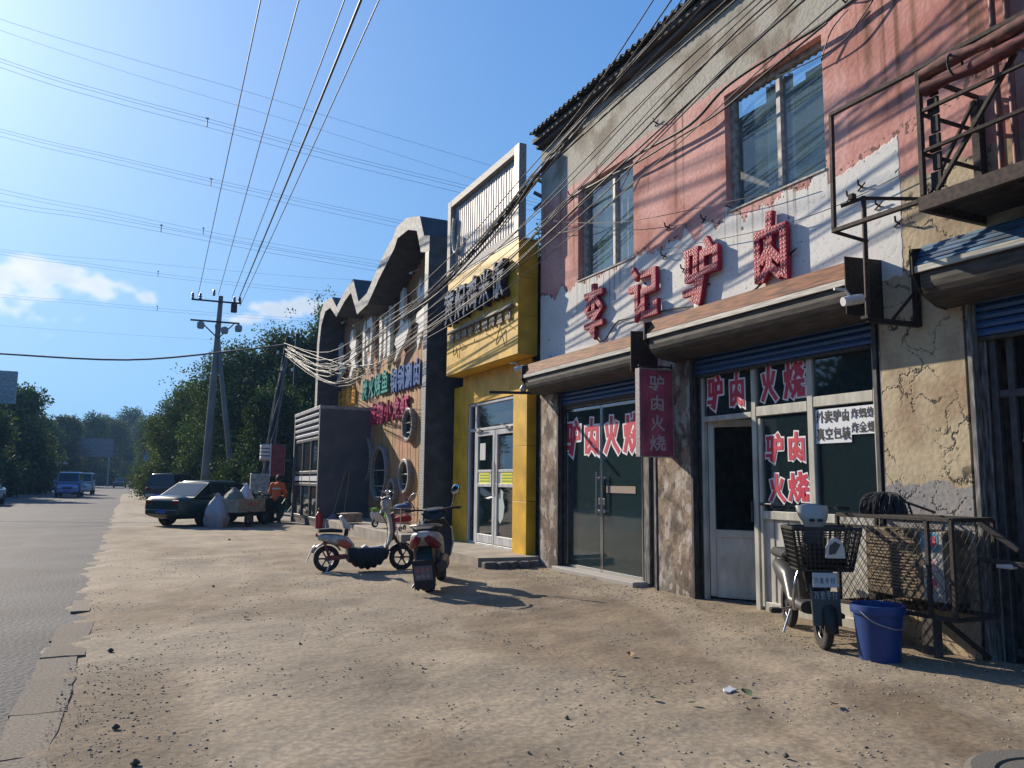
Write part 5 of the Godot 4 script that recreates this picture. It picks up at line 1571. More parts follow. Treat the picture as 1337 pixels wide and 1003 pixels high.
	for i in 4:   # the twisted core of the bundle between the timber front and the eave
		var q := []
		for k in 12:
			var f := k / 11.0
			q.append(Vector3(5.8 + 0.03 * sin(k * 1.9 + i * 1.5), lerpf(5.38, 6.82, pow(f, 1.35)) + 0.045 * cos(k * 1.9 + i * 1.5), lerpf(-18.4, -9.9, f)))
		cable("thick dark strand twisted into the cable bundle before the tall sign frame", q, 0.016, blk, "twisted strands of the cable bundle", 3)
	var B := [["6.66,6.19,-12.88 6.66,6.43,-11.86 6.66,6.40,-10.60 6.66,6.45,-9.72 6.66,6.40,-8.43 6.66,6.60,-7.68 6.66,6.62,-6.82 6.66,6.60,-6.06 6.66,6.64,-5.69 6.66,6.70,-4.0", 0.022, "thick dark cable clipped along the wall at the top of the upper windows"],
		["6.66,6.45,-11.40 6.66,6.38,-10.37 6.66,6.33,-9.72 6.66,6.32,-8.69 6.66,6.32,-7.79 6.66,6.45,-6.95 6.66,6.58,-6.00", 0.015, "sagging cable just under the thick one between the upper windows"],
		["6.7,6.47,-13.1 6.66,5.87,-11.33 6.66,5.45,-9.80 6.66,5.08,-7.76 6.72,4.88,-6.5", 0.005, "thin wire slanting across the pink wall between the upper windows"],
		["6.72,6.16,-13.0 6.72,5.85,-11.58 6.72,5.99,-10.46 6.72,6.41,-9.87", 0.007, "thin wire drooping across the left upper window"],
		["6.72,4.88,-9.44 6.72,4.58,-7.39 6.72,4.50,-6.37 6.72,4.52,-5.65 6.72,4.61,-4.85", 0.005, "thin wire running over the white band towards the balcony"],
		["6.72,6.62,-5.76 6.72,6.50,-6.00 6.74,6.23,-6.18", 0.007, "short wire end curling at the right upper window's corner"],
		["6.72,6.75,-5.2 6.72,6.43,-5.60 6.72,6.28,-5.96 6.70,6.33,-6.77", 0.008, "wavy wire crossing the corner of the right upper window"]]
	for q in B:
		cable(q[2], pts(q[0]), q[1], blk, "", 6)

# ---------------------------------------------------------------- trees
var leaf_mesh: ArrayMesh
var far_mesh: ArrayMesh
func clump(n: int, rad: float, len: float, seed_: int) -> ArrayMesh:
	var r := RandomNumberGenerator.new()
	r.seed = seed_
	var b := MB.new()
	b.flat()
	for i in n:
		var d := Vector3(r.randfn(), r.randfn(), r.randfn()).normalized()
		var c := d * rad * pow(r.randf(), 0.5)
		var t := (d * 0.7 + Vector3(r.randfn(), r.randfn() - 0.5, r.randfn()) * 0.6).normalized()
		var s := t.cross(Vector3(r.randfn(), r.randfn(), r.randfn())).normalized() * len * r.randf_range(0.22, 0.34)
		var u := t * len * r.randf_range(0.7, 1.2)
		var m := c + u * 0.45 + t.cross(s).normalized() * len * 0.06
		b.tri(c, m + s, c + u)
		b.tri(c, c + u, m - s)
	return b.mesh()

func tree(called: String, label: String, at: Vector3, h: float, rad: float, low: float, n: int, seed_: int, col: Color, size: float, group := "", wispy := 0.0) -> void:
	var r := RandomNumberGenerator.new()
	r.seed = seed_
	var o := thing(called, label, "tree", at, 0.0, group)
	var bark := W(0.09, 0.07, 0.05, 0.95, Vector3(3, 1, 3), 0.0, "rustn")
	var b := MB.new()
	var lean := Vector3(r.randf_range(-0.9, 0.9), 0, r.randf_range(-0.5, 0.5))
	b.tube([Vector3.ZERO, Vector3(0, h * 0.25, 0) + lean * 0.4, Vector3(0, h * 0.55, 0) + lean, Vector3(0, h * 0.85, 0) + lean * 0.7], [h * 0.022 + 0.03, h * 0.018 + 0.02, h * 0.011, 0.02], 9)
	part("trunk", b, bark, o)
	var lobes := []
	var nl := 11
	for i in nl:
		var a := TAU * (i * 0.382 + r.randf() * 0.2)
		var f := (i + 0.5) / nl
		var y := lerpf(low + 0.8, h * 0.86, f)
		var w := rad * sin(PI * clampf(lerpf(0.3, 0.93, f), 0, 1)) * r.randf_range(0.45, 0.8)
		var c := Vector3(cos(a) * w, y, sin(a) * w) + lean * f
		var s := rad * r.randf_range(0.32, 0.52)
		lobes.append([c, Vector3(s, s * r.randf_range(0.75, 1.1), s)])
		if i % 2 == 0:
			b = MB.new()
			var st := Vector3(0, y * 0.62, 0) + lean * f * 0.7
			b.tube([st, st.lerp(c, 0.55) + Vector3(0, -0.2, 0), c], [h * 0.008 + 0.01, h * 0.005 + 0.008, 0.012], 6)
			part("limb", b, bark, o)
	lobes.append([Vector3(0, h * 0.88, 0) + lean * 0.8, Vector3(rad * 0.4, h * 0.12, rad * 0.4)])
	if low < 1.0:
		for i in 6:
			var a := TAU * i / 6.0
			lobes.append([Vector3(cos(a) * rad * 0.7, 1.3, sin(a) * rad * 0.7), Vector3(rad * 0.4, 1.3, rad * 0.4)])
	var mm := MultiMesh.new()
	mm.transform_format = MultiMesh.TRANSFORM_3D
	mm.use_colors = true
	mm.mesh = leaf_mesh if size < 1.5 else far_mesh
	mm.instance_count = n
	for i in n:
		var L: Array = lobes[r.randi() % lobes.size()]
		var d := Vector3(r.randfn(), r.randfn(), r.randfn()).normalized()
		var k := pow(r.randf(), 0.35)
		if r.randf() < 0.14 + wispy: k *= r.randf_range(1.0, 1.5)
		var p: Vector3 = L[0] + d * L[1] * k
		if wispy > 0.0 and r.randf() < 0.15: p += Vector3(d.x * 0.7, absf(d.y) * 1.1 + 0.2, d.z * 0.7) * r.randf()
		p.y = maxf(p.y, 0.25)
		var bs := Basis.from_euler(Vector3(r.randf() * TAU, r.randf() * TAU, r.randf() * TAU)).scaled(Vector3.ONE * size * r.randf_range(0.7, 1.25))
		mm.set_instance_transform(i, Transform3D(bs, p))
		var v := r.randf_range(0.55, 1.55) * (0.8 + 0.45 * absf(sin(float(lobes.find(L)) * 2.1)))
		mm.set_instance_color(i, Color(col.r * v * r.randf_range(0.85, 1.35), col.g * v, col.b * v * r.randf_range(0.8, 1.1)))
	var mi := MultiMeshInstance3D.new()
	mi.name = "crown"
	mi.multimesh = mm
	var lm: StandardMaterial3D = mats.get("leaf")
	if lm == null:
		lm = StandardMaterial3D.new()
		lm.albedo_color = Color.WHITE
		lm.vertex_color_use_as_albedo = true
		lm.roughness = 0.7
		lm.metallic_specular = 0.25
		lm.backlight_enabled = true
		lm.backlight = Color(0.55, 0.65, 0.2)
		mats["leaf"] = lm
	mi.material_override = lm
	mi.set_meta("kind", "stuff")
	o.add_child(mi)

func build_trees() -> void:
	leaf_mesh = clump(16, 0.42, 0.17, 5)
	far_mesh = clump(16, 0.45, 0.22, 6)
	var g := Color(0.085, 0.115, 0.042)
	var dg := Color(0.062, 0.088, 0.036)
	var y := Color(0.115, 0.135, 0.045)
	tree("leafy_tree", "dense dark green tree right behind the tall concrete pole", Vector3(6.3, 0, -54), 10.0, 3.4, 0.5, 4200, 1, g, 1.1, "trees behind the tall pole", 0.22)
	tree("leafy_tree", "shorter wispy green tree left of the tall concrete pole", Vector3(3.6, 0, -64), 8.6, 2.9, 0.3, 3200, 2, y, 1.15, "trees behind the tall pole", 0.25)
	tree("leafy_tree", "wide green tree just left of the leaning pole", Vector3(8.6, 0, -52), 11.0, 3.4, 0.5, 4200, 3, dg, 1.15, "trees behind the tall pole", 0.2)
	tree("leafy_tree", "tree rising behind the porch beside the zigzag frame's left edge", Vector3(10.6, 0, -50), 12.5, 3.0, 1.0, 3400, 4, g, 1.15, "trees behind the tall pole", 0.2)
	tree("leafy_tree", "small bushy tree at the foot of the tall pole's right side", Vector3(6.8, 0, -43), 6.2, 2.3, 0.2, 2600, 8, dg, 1.0, "trees behind the tall pole", 0.15)
	tree("leafy_tree", "low leafy tree at the roadside farther left of the tall pole", Vector3(4.4, 0, -78), 7.0, 3.4, 0.2, 2400, 9, y, 1.3, "trees behind the tall pole", 0.2)
	tree("leafy_tree", "tree top showing between the tall sign frame and the red shop building", Vector3(15.5, 0, -28), 12.8, 3.0, 4.0, 2600, 12, dg, 1.0, "", 0.2)
	tree("leafy_tree", "tree tips showing above the corner of the zigzag frame", Vector3(17.5, 0, -41), 16.0, 2.6, 6.0, 1800, 13, dg, 1.0, "", 0.2)
	# along the far right of the road
	var R := [[5.5, -100, 8.6, 3.6, 21, "roadside tree behind the blue sign"], [6.5, -125, 9.5, 4.0, 22, "roadside tree just beyond the blue sign"], [4.0, -160, 11.0, 4.6, 23, "far roadside tree left of the blue sign"], [9.0, -145, 11.0, 4.4, 24, "far tree deep behind the blue sign"], [3.0, -215, 14.0, 6.0, 25, "farthest tree on the right of the road's end"]]
	for q in R:
		tree("roadside_tree", q[5], Vector3(q[0], 0, q[1]), q[2] * 1.18, q[3], 0.5, 1700, q[4], y if q[4] % 2 else g, 1.9, "trees at the right of the road")
	var L := [[-11.0, -72, 8.0, 3.2, 31, "round dark tree at the photo's left edge"], [-13.5, -66, 7.2, 3.0, 32, "tree at the very left border under the billboard"], [-9.8, -84, 8.0, 3.2, 33, "tall dark tree second from the left edge"], [-11.5, -100, 8.4, 3.6, 34, "yellowish tree in the left row before the grey roadside board"], [-11.2, -122, 8.0, 4.0, 35, "dark tree left of the grey roadside board's post"], [-10.5, -150, 9.6, 4.6, 36, "tree behind the blue van's roof"], [-7.5, -180, 12.0, 5.2, 37, "tall tree behind the grey roadside board"], [-3.5, -205, 12.5, 5.6, 38, "tree right of the grey roadside board"], [-14.0, -135, 9.0, 4.5, 39, "tree farthest back from the road in the left row"]]
	for q in L:
		tree("roadside_tree", q[5], Vector3(q[0], 0, q[1]), q[2] * 1.18, q[3], 0.5, 1900, q[4], dg if q[4] % 2 else Color(0.07, 0.082, 0.03), 1.7, "trees at the left of the road")
	for i in 5:
		tree("roadside_tree", ["leftmost of the trees closing the road's far end", "second of the trees closing the road's far end", "middle tree closing the road's far end", "fourth of the trees closing the road's far end", "rightmost of the trees closing the road's far end"][i], Vector3(-16 + i * 7.5, 0, -255 - 12 * (i % 2)), 18.0 + 2.0 * (i % 3), 7.0, 0.5, 1500, 50 + i, g, 2.4, "trees at the road's end")

func build_far_things() -> void:
	# the trees over the road, which the shop windows mirror
	for i in 9:
		tree("roadside_tree", "tree across the road mirrored in the shop windows", Vector3(-13.5 - (i % 2) * 1.5, 0, -44 + i * 7.0), 7.5 + (i * 5 % 3), 3.8, 0.3, 1100, 70 + i, Color(0.045, 0.062, 0.026), 1.9, "trees across the road, seen in the glass")

	var o := thing("billboard", "pale billboard with grey lines of print at the left edge, above the trees", "billboard", Vector3(-9.6, 0, -70.5))
	bx("board", Vector3(0, 8.2, 0), Vector3(3.0, 2.5, 0.2), W(0.45, 0.47, 0.47, 0.7), o, 0.02)
	bx("post", Vector3(0.2, 3.5, -0.2), Vector3(0.3, 7.2, 0.3), W(0.2, 0.2, 0.21), o)
	for i in 5:
		bx("print_line", Vector3(0.05, 9.1 - i * 0.42, 0.104), Vector3(2.5 - 0.3 * (i % 2), 0.16, 0.006), M(0.24, 0.27, 0.29, 0.8), o)
	o = thing("roadside_board", "grey gridded roadside board on a post among the far trees", "billboard", Vector3(-5.4, 0, -150))
	for i in 8:
		for j in 3:
			bx("board_panel", Vector3(-2.35 + i * 0.68, 5.4 + j * 1.05, 0), Vector3(0.665, 1.03, 0.12), W(0.28, 0.26, 0.28, 0.7), o)
	bx("post", Vector3(-2.6, 2.6, -0.15), Vector3(0.22, 5.2, 0.22), M(0.3, 0.3, 0.3), o)
	bx("post", Vector3(2.2, 2.6, -0.15), Vector3(0.22, 5.2, 0.22), M(0.3, 0.3, 0.3), o)
	o = thing("road_sign", "blue road sign with white marks before the far trees", "road sign", Vector3(2.9, 0, -130))
	bx("board", Vector3(0, 4.1, 0), Vector3(2.3, 1.5, 0.08), M(0.04, 0.22, 0.48, 0.5), o)
	bx("post", Vector3(0.9, 1.7, -0.1), Vector3(0.14, 3.4, 0.14), M(0.3, 0.3, 0.3), o)
	bx("print", Vector3(0.1, 3.85, 0.045), Vector3(0.2, 0.7, 0.01), M(0.7, 0.7, 0.7), o)
	bx("print", Vector3(0.55, 3.9, 0.045), Vector3(0.5, 0.16, 0.01), M(0.7, 0.7, 0.7), o)
	bx("print", Vector3(0.7, 3.7, 0.045), Vector3(0.16, 0.4, 0.01), M(0.7, 0.7, 0.7), o)
	o = thing("hoarding", "dull reddish hoarding under the trees on the far left", "hoarding", Vector3(-13.2, 0, -98))
	for i in 10:
		bx("hoarding_panel", Vector3(0, 1.3, -i * 2.02 + 9), Vector3(0.12, 2.6, 2.0), W(0.11 + 0.02 * (i % 3), 0.07, 0.065, 0.8), o)
	o = thing("kiosk_board", "tall pale board standing beside the parked mopeds on the far left", "sign", Vector3(-8.7, 0, -94))
	bx("board", Vector3(0, 2.0, 0), Vector3(0.9, 3.6, 0.3), W(0.42, 0.45, 0.45, 0.6), o, 0.02)
	bx("foot", Vector3(0, 0.1, 0), Vector3(1.0, 0.2, 0.4), M(0.2, 0.2, 0.2), o)
	o = thing("roadside_cabin", "low dull cabin with a flat pale eave behind the blue van", "building", Vector3(-10.6, 0, -116))
	bx("wall", Vector3(0, 1.6, 0), Vector3(5.0, 3.2, 8.0), W(0.16, 0.13, 0.12, 0.9), o)
	bx("roof", Vector3(0.2, 3.3, 0), Vector3(6.0, 0.2, 8.6), W(0.5, 0.5, 0.5, 0.6), o)
	bx("window", Vector3(0.6, 1.8, 4.02), Vector3(1.6, 1.0, 0.06), M(0.04, 0.05, 0.06, 0.1), o)
	bx("door", Vector3(-1.4, 1.1, 4.02), Vector3(1.0, 2.1, 0.06), M(0.1, 0.09, 0.09, 0.5), o)
	o = thing("far_wall", "long grey roadside wall under the trees beyond the blue van", "wall", Vector3(-8.9, 0, -150))
	for i in 12:
		bx("wall_bay", Vector3(0, 1.1, 22 - i * 4.02), Vector3(0.25, 2.2, 4.0), W(0.2, 0.17, 0.16, 0.9), o)
	o = thing("standing_board", "small white board on a dark stand at the roadside behind the dark green car", "sign", Vector3(2.35, 0, -98))
	bx("board", Vector3(0, 2.1, 0), Vector3(0.62, 1.1, 0.08), M(0.62, 0.62, 0.55, 0.6), o, 0.02)
	bx("stand", Vector3(0.1, 0.75, 0), Vector3(0.5, 1.5, 0.4), M(0.03, 0.03, 0.035, 0.7), o, 0.08)

# ---------------------------------------------------------------- vehicles. Their own axes: x forward, y up, z to the right-hand side
func slab(b: MB, a: Vector3, c: Vector3, d: Vector3, e: Vector3, out: Vector3, th := 0.012) -> void:
	b.flat()
	var o := out.normalized() * th
	b.quad(a + o, c + o, d + o, e + o)
	b.quad(a, c, c + o, a + o); b.quad(c, d, d + o, c + o); b.quad(d, e, e + o, d + o); b.quad(e, a, a + o, e + o)

func wheel(parent: Node, at: Vector3, r: float, w: float, rim: Material, spokes := 5, called := "wheel") -> Node3D:
	var o := Node3D.new()
	o.name = called
	parent.add_child(o, true)
	o.position = at
	var ax := Basis(Vector3.RIGHT, PI / 2)
	var b := MB.new()
	var h := w * 0.5
	b.lathe([Vector2(r * 0.62, -h * 0.9), Vector2(r * 0.9, -h), Vector2(r * 0.98, -h * 0.75), Vector2(r, 0), Vector2(r * 0.98, h * 0.75), Vector2(r * 0.9, h), Vector2(r * 0.62, h * 0.9), Vector2(r * 0.62, -h * 0.9)], 28, Vector3.ZERO, ax)
	part("tyre", b, M(0.022, 0.021, 0.021, 0.85), o)
	b = MB.new()
	b.lathe([Vector2(r * 0.66, -h * 0.7), Vector2(r * 0.6, -h * 0.4), Vector2(r * 0.6, h * 0.4), Vector2(r * 0.66, h * 0.7)], 28, Vector3.ZERO, ax)
	b.lathe([Vector2(0, -h * 0.8), Vector2(r * 0.2, -h * 0.8), Vector2(r * 0.2, h * 0.8), Vector2(0, h * 0.8)], 16, Vector3.ZERO, ax)
	for k in spokes:
		var a := TAU * k / spokes
		b.bar(Vector3(cos(a), sin(a), 0) * r * 0.12, Vector3(cos(a), sin(a), 0) * r * 0.63, w * 0.35, r * 0.15, Vector3(0, 0, 1))
	part("rim", b, rim, o)
	return o

func car(called: String, label: String, category: String, at: Vector3, turn: float, s: Dictionary, group := "") -> Node3D:
	var o := thing(called, label, category, at, turn, group)
	var L: float = s.l; var w: float = s.w * 0.5; var belt: float = s.belt; var top: float = s.top; var gr: float = s.get("ground", 0.24)
	var paint: Material = s.paint
	var hood: float = s.hood; var boot: float = s.boot     # heights of the front and rear ends
	var f := L * 0.5
	var b := MB.new()
	var rings := []
	var c0: float = s.c0; var c1: float = s.c1             # where the glasshouse begins (rear) and ends (front) at the belt
	for q in [[-f, 0.18, boot - 0.18, 0.86], [-f + 0.06, 0.06, boot - 0.06, 0.93], [-f + 0.3, 0.0, boot, 0.97], [c0, 0.0, belt, 1.0], [0.0, -0.02, belt, 1.0], [c1, 0.0, belt - 0.01, 1.0], [f - 0.6, 0.0, hood + 0.03, 0.97], [f - 0.15, 0.02, hood - 0.04, 0.9], [f - 0.03, 0.1, hood - 0.16, 0.82], [f, 0.18, hood - 0.26, 0.76]]:
		var y0: float = gr + q[1]
		var y1: float = q[2]
		rings.append(oval(Vector3(q[0], (y0 + y1) / 2, 0), Vector3(0, (y1 - y0) / 2, 0), Vector3(0, 0, w * q[3]), 24, 4.5))
	b.loft(rings)
	part("body", b, paint, o)
	# glasshouse
	var r0: float = s.r0; var r1: float = s.r1; var wi: float = w * float(s.get("tumble", 0.78))
	var wb := w * 0.93
	var yb := belt - 0.02
	var A := [Vector3(c0, yb, wb), Vector3(c1, yb, wb), Vector3(r1, top - 0.05, wi), Vector3(r0, top - 0.05, wi)]
	var m := func(v: Vector3) -> Vector3: return Vector3(v.x, v.y, -v.z)
	b = MB.new()
	b.flat()
	b.quad(A[0], A[1], A[2], A[3])
	b.quad(m.call(A[1]), m.call(A[0]), m.call(A[3]), m.call(A[2]))
	b.quad(A[1], m.call(A[1]), m.call(A[2]), A[2])
	b.quad(m.call(A[0]), A[0], A[3], m.call(A[3]))
	part("cabin", b, paint, o)
	b = MB.new()
	rings = []
	for q in [[-0.06, 0.0, 1.0], [-0.02, 0.03, 0.98], [0.0, 0.1, 0.9]]:
		rings.append(oval(Vector3((r0 + r1) / 2, top + q[0], 0), Vector3(0, 0, wi * 1.03 * q[2]), Vector3((r1 - r0) / 2 * 1.04 - q[1], 0, 0), 24, 5.0))
	b.loft(rings)
	part("roof", b, s.get("roofpaint", paint), o)
	var gl := M(0.012, 0.015, 0.018, 0.04)
	var n: int = s.get("windows", 2)
	for sd in [1, -1]:
		for k in n:
			var t0 := (k + 0.0) / n + 0.04
			var t1 := (k + 1.0) / n - 0.025
			var P := []
			for q in [[t0, 0.1], [t1, 0.1], [t1, 0.88], [t0, 0.88]]:
				var v: Vector3 = (A[0] as Vector3).lerp(A[1], q[0]).lerp((A[3] as Vector3).lerp(A[2], q[0]), q[1])
				if sd < 0: v.z = -v.z
				P.append(v)
			if sd < 0: P.reverse()
			b = MB.new()
			slab(b, P[0], P[1], P[2], P[3], Vector3(0, 0.2, sd))
			part("side_window", b, gl, o)
	for e in 2:
		var lo: Vector3 = A[1] if e == 0 else A[0]
		var hi: Vector3 = A[2] if e == 0 else A[3]
		var P := []
		for q in [[0.1, 0.94], [0.1, -0.94], [0.92, -0.92], [0.92, 0.92]]:
			var v := lo.lerp(hi, q[0])
			v.z *= q[1]
			P.append(v)
		if e == 1: P = [P[1], P[0], P[3], P[2]]
		b = MB.new()
		slab(b, P[0], P[1], P[2], P[3], Vector3(1 if e == 0 else -1, 0.6, 0))
		part("windscreen" if e == 0 else "rear_window", b, gl, o)
	for sx in [s.wf, s.wr]:
		for sd in [1, -1]:
			wheel(o, Vector3(sx, s.rw, sd * (w - 0.075)), s.rw, 0.2, M(0.28, 0.28, 0.28, 0.4, 0.6))
			b = MB.new()
			b.lathe([Vector2(s.rw + 0.07, 0), Vector2(s.rw + 0.05, 0.02), Vector2(0, 0.02)], 22, Vector3(sx, s.rw + 0.03, sd * (w - 0.028)), Basis(Vector3.RIGHT, sd * PI / 2))
			if sd == 1 or true: part("wheel_arch", b, M(0.012, 0.012, 0.012, 0.9), o)
	for sd in [1, -1]:
		bx("headlight", Vector3(f - 0.06, hood - 0.26, sd * w * 0.6), Vector3(0.1, 0.15, 0.34), M(0.55, 0.57, 0.6, 0.1), o, 0.03)
		bx("tail_light", Vector3(-f + 0.03, boot - 0.22, sd * w * 0.68), Vector3(0.08, 0.16, 0.3), M(0.14, 0.012, 0.014, 0.25), o, 0.02)
		bx("mirror", Vector3(c1 - 0.12, belt + 0.1, sd * (w + 0.1)), Vector3(0.1, 0.15, 0.2), paint, o, 0.03)
		bx("door_seam", Vector3((c0 + c1) / 2, (belt + gr) / 2 + 0.05, sd * (w - 0.002)), Vector3(0.012, belt - gr - 0.3, 0.01), M(0.02, 0.02, 0.02), o)
		bx("door_handle", Vector3((c0 + c1) / 2 - 0.2, belt - 0.14, sd * (w + 0.0)), Vector3(0.16, 0.03, 0.03), M(0.3, 0.3, 0.3, 0.3, 0.5), o, 0.008)
	bx("bumper", Vector3(f - 0.05, gr + 0.2, 0), Vector3(0.14, 0.2, w * 1.66), s.get("bumper", paint), o, 0.04)
	bx("bumper", Vector3(-f + 0.05, gr + 0.22, 0), Vector3(0.14, 0.2, w * 1.72), s.get("bumper", paint), o, 0.04)
	bx("grille", Vector3(f - 0.01, hood - 0.3, 0), Vector3(0.06, 0.12, w * 0.8), M(0.015, 0.015, 0.015, 0.5), o, 0.01)
	bx("number_plate", Vector3(f + 0.03, gr + 0.22, 0), Vector3(0.02, 0.12, 0.42), M(0.04, 0.1, 0.35, 0.4), o)
	bx("number_plate", Vector3(-f - 0.03, gr + 0.25, 0), Vector3(0.02, 0.12, 0.42), M(0.04, 0.1, 0.35, 0.4), o)
	return o

func build_vehicles() -> void:
	var sedan := {"l": 4.5, "w": 1.74, "belt": 0.93, "top": 1.44, "hood": 0.9, "boot": 0.98, "c0": -1.75, "c1": 1.05, "r0": -1.05, "r1": 0.2, "wf": 1.35, "wr": -1.3, "rw": 0.31}
	var suv := {"l": 4.3, "w": 1.8, "belt": 1.1, "top": 1.78, "hood": 1.06, "boot": 1.12, "c0": -2.05, "c1": 0.95, "r0": -1.9, "r1": 0.3, "wf": 1.3, "wr": -1.3, "rw": 0.36, "ground": 0.32, "windows": 3}
	var van := {"l": 3.9, "w": 1.62, "belt": 1.12, "top": 1.92, "hood": 1.0, "boot": 1.12, "c0": -1.9, "c1": 1.62, "r0": -1.85, "r1": 1.0, "wf": 1.25, "wr": -1.15, "rw": 0.29, "ground": 0.26, "windows": 3, "tumble": 0.86}
	var mk := func(base: Dictionary, paint: Material, extra := {}) -> Dictionary:
		var d := base.duplicate()
		d["paint"] = paint
		d.merge(extra, true)
		return d
	# dark green saloon on the forecourt, nose towards the road
	car("parked_car", "dark green saloon with a pale sunlit roof parked beside the cargo tricycle", "car", Vector3(2.75, 0, -28.7), 0.66, mk.call(sedan, M(0.012, 0.04, 0.035, 0.25)))
	car("parked_car", "boxy dark off-roader with a pale bonnet parked behind the dark green saloon", "car", Vector3(2.6, 0, -52.0), -PI / 2 - 0.5 + PI, mk.call(suv, M(0.05, 0.05, 0.045, 0.4), {"bumper": M(0.4, 0.4, 0.38, 0.5)}))
	car("van", "small van with blue nose and white roof coming along the road", "van", Vector3(-4.1, 0, -71.5), -PI / 2 - 0.05, mk.call(van, M(0.13, 0.19, 0.38, 0.35), {"roofpaint": M(0.6, 0.62, 0.64, 0.3)}))
	car("van", "white van half hidden behind the blue-nosed van", "van", Vector3(-3.6, 0, -81), -PI / 2 - 0.03, mk.call(van, M(0.45, 0.46, 0.47, 0.3)))
	car("passing_car", "pale green car cut off by the photo's left edge", "car", Vector3(-7.05, 0, -50.6), -PI / 2 - 0.05, mk.call(sedan, M(0.32, 0.42, 0.42, 0.25)))
	car("passing_car", "dark car, the nearest of the queue at the road's far end", "car", Vector3(-1.2, 0, -138), PI / 2, mk.call(sedan, M(0.06, 0.06, 0.07, 0.25)), "cars at the road's far end")
	car("passing_car", "silver car right of the dark one at the road's far end", "car", Vector3(0.55, 0, -160), PI / 2, mk.call(sedan, M(0.4, 0.41, 0.42, 0.25)), "cars at the road's far end")
	car("passing_car", "white boxy van in the middle of the queue at the road's far end", "van", Vector3(-0.4, 0, -178), PI / 2, mk.call(van, M(0.55, 0.55, 0.55, 0.3)), "cars at the road's far end")
	car("passing_car", "black car rightmost in the queue at the road's far end", "car", Vector3(2.4, 0, -175), PI / 2, mk.call(suv, M(0.03, 0.03, 0.035, 0.25)), "cars at the road's far end")
	car("passing_car", "small grey car behind the black one at the road's far end", "car", Vector3(1.6, 0, -196), PI / 2, mk.call(sedan, M(0.2, 0.2, 0.21, 0.25)), "cars at the road's far end")
	car("parked_car", "pale blue car parked under the trees by the left edge", "car", Vector3(-9.9, 0, -88), -PI / 2, mk.call(sedan, M(0.13, 0.22, 0.34, 0.25)))
	car("parked_car", "silver-blue car parked next to the mopeds on the far left", "car", Vector3(-9.3, 0, -103), -PI / 2, mk.call(sedan, M(0.25, 0.31, 0.38, 0.25)))
	# cargo tricycle
	var o := thing("cargo_tricycle", "cargo tricycle with a boarded tray full of bags beside the dark green saloon", "tricycle", Vector3(3.32, 0, -27.15), 0.85)
	var tin := W(0.46, 0.41, 0.31, 0.6, Vector3.ONE * 0.8, 0.0, "blotch")
	bx("tray_floor", Vector3(-0.1, 0.5, 0), Vector3(1.7, 0.06, 1.0), tin, o)
	for q in [[0.48], [-0.48]]:
		for k in 3:
			bx("side_board", Vector3(-0.1, 0.6 + k * 0.115, q[0]), Vector3(1.7, 0.108, 0.03), tin, o, 0.004)
	for x in [-0.94, 0.74]:
		bx("end_board", Vector3(x, 0.7, 0), Vector3(0.03, 0.34, 0.98), tin, o, 0.004)
	for k in 4:
		var g := MB.new()
		glyph(g, "山里万小"[k], -0.42 + k * 0.2, 0.66, 0.15, 0.13, 0.024, 0.497, 0.499)
		part("red_mark", g, M(0.45, 0.05, 0.04, 0.6), o)
	for sd in [1, -1]:
		wheel(o, Vector3(-0.3, 0.25, sd * 0.52), 0.25, 0.09, M(0.12, 0.12, 0.12, 0.5, 0.5), 6)
	wheel(o, Vector3(1.55, 0.25, 0), 0.25, 0.08, M(0.12, 0.12, 0.12, 0.5, 0.5), 6)
	var b := MB.new()
	b.tube([Vector3(1.55, 0.25, 0.08), Vector3(1.4, 0.75, 0.06), Vector3(1.3, 1.0, 0)], 0.022, 8)
	b.tube([Vector3(1.28, 1.02, -0.34), Vector3(1.3, 1.04, 0), Vector3(1.28, 1.02, 0.34)], 0.016, 8)
	b.tube([Vector3(1.38, 0.8, 0), Vector3(1.0, 0.42, 0), Vector3(-0.9, 0.42, 0)], 0.03, 8)
	part("frame", b, M(0.03, 0.06, 0.04, 0.5), o)
	bx("saddle", Vector3(0.9, 0.72, 0), Vector3(0.34, 0.1, 0.3), M(0.02, 0.02, 0.02, 0.7), o, 0.04)
	bx("saddle_post", Vector3(0.9, 0.55, 0), Vector3(0.08, 0.28, 0.08), M(0.03, 0.03, 0.03), o)
	o.scale = Vector3(0.86, 1.0, 0.9)
	# bags
	var sack := func(called: String, label: String, cat: String, at: Vector3, s: Vector3, m: Material, sd: int, grp := "") -> void:
		var t := thing(called, label, cat, at, sd * 0.7, grp)
		var q := MB.new()
		var f := FastNoiseLite.new()
		f.seed = sd; f.frequency = 2.2
		var rings := []
		for k in 19:
			var v := k / 18.0
			var r := (0.62 + 0.38 * sin(PI * clampf(v * 1.1 + 0.12, 0, 1))) * (1.0 if v < 0.8 else lerpf(1.0, 0.25, (v - 0.8) / 0.2))
			var ring := PackedVector3Array()
			for j in 28:
				var a := TAU * j / 28
				var nz := 1.0 + f.get_noise_3d(cos(a) * 0.5, v * 0.35, sin(a) * 0.5) * 0.5 + f.get_noise_3d(cos(a) * 1.6, v * 0.5, sin(a) * 1.6) * 0.2
				var fold := 0.045 * sin(a * 5.0 + v * 4.0 + sd) * sin(v * 7.0 + a * 2.0) + 0.05 * maxf(0.0, sin(v * 17.0 + a * 1.5)) * (1.0 - v)
				ring.append(Vector3(sin(a) * s.x * r * (nz + fold) + v * v * s.x * 0.35 * sin(sd), v * s.y * (1.0 + 0.1 * sin(a + sd)), cos(a) * s.z * r * (nz + fold)))
			rings.append(ring)
		q.loft(rings)
		part("bag", q, m, t)
		q = MB.new()
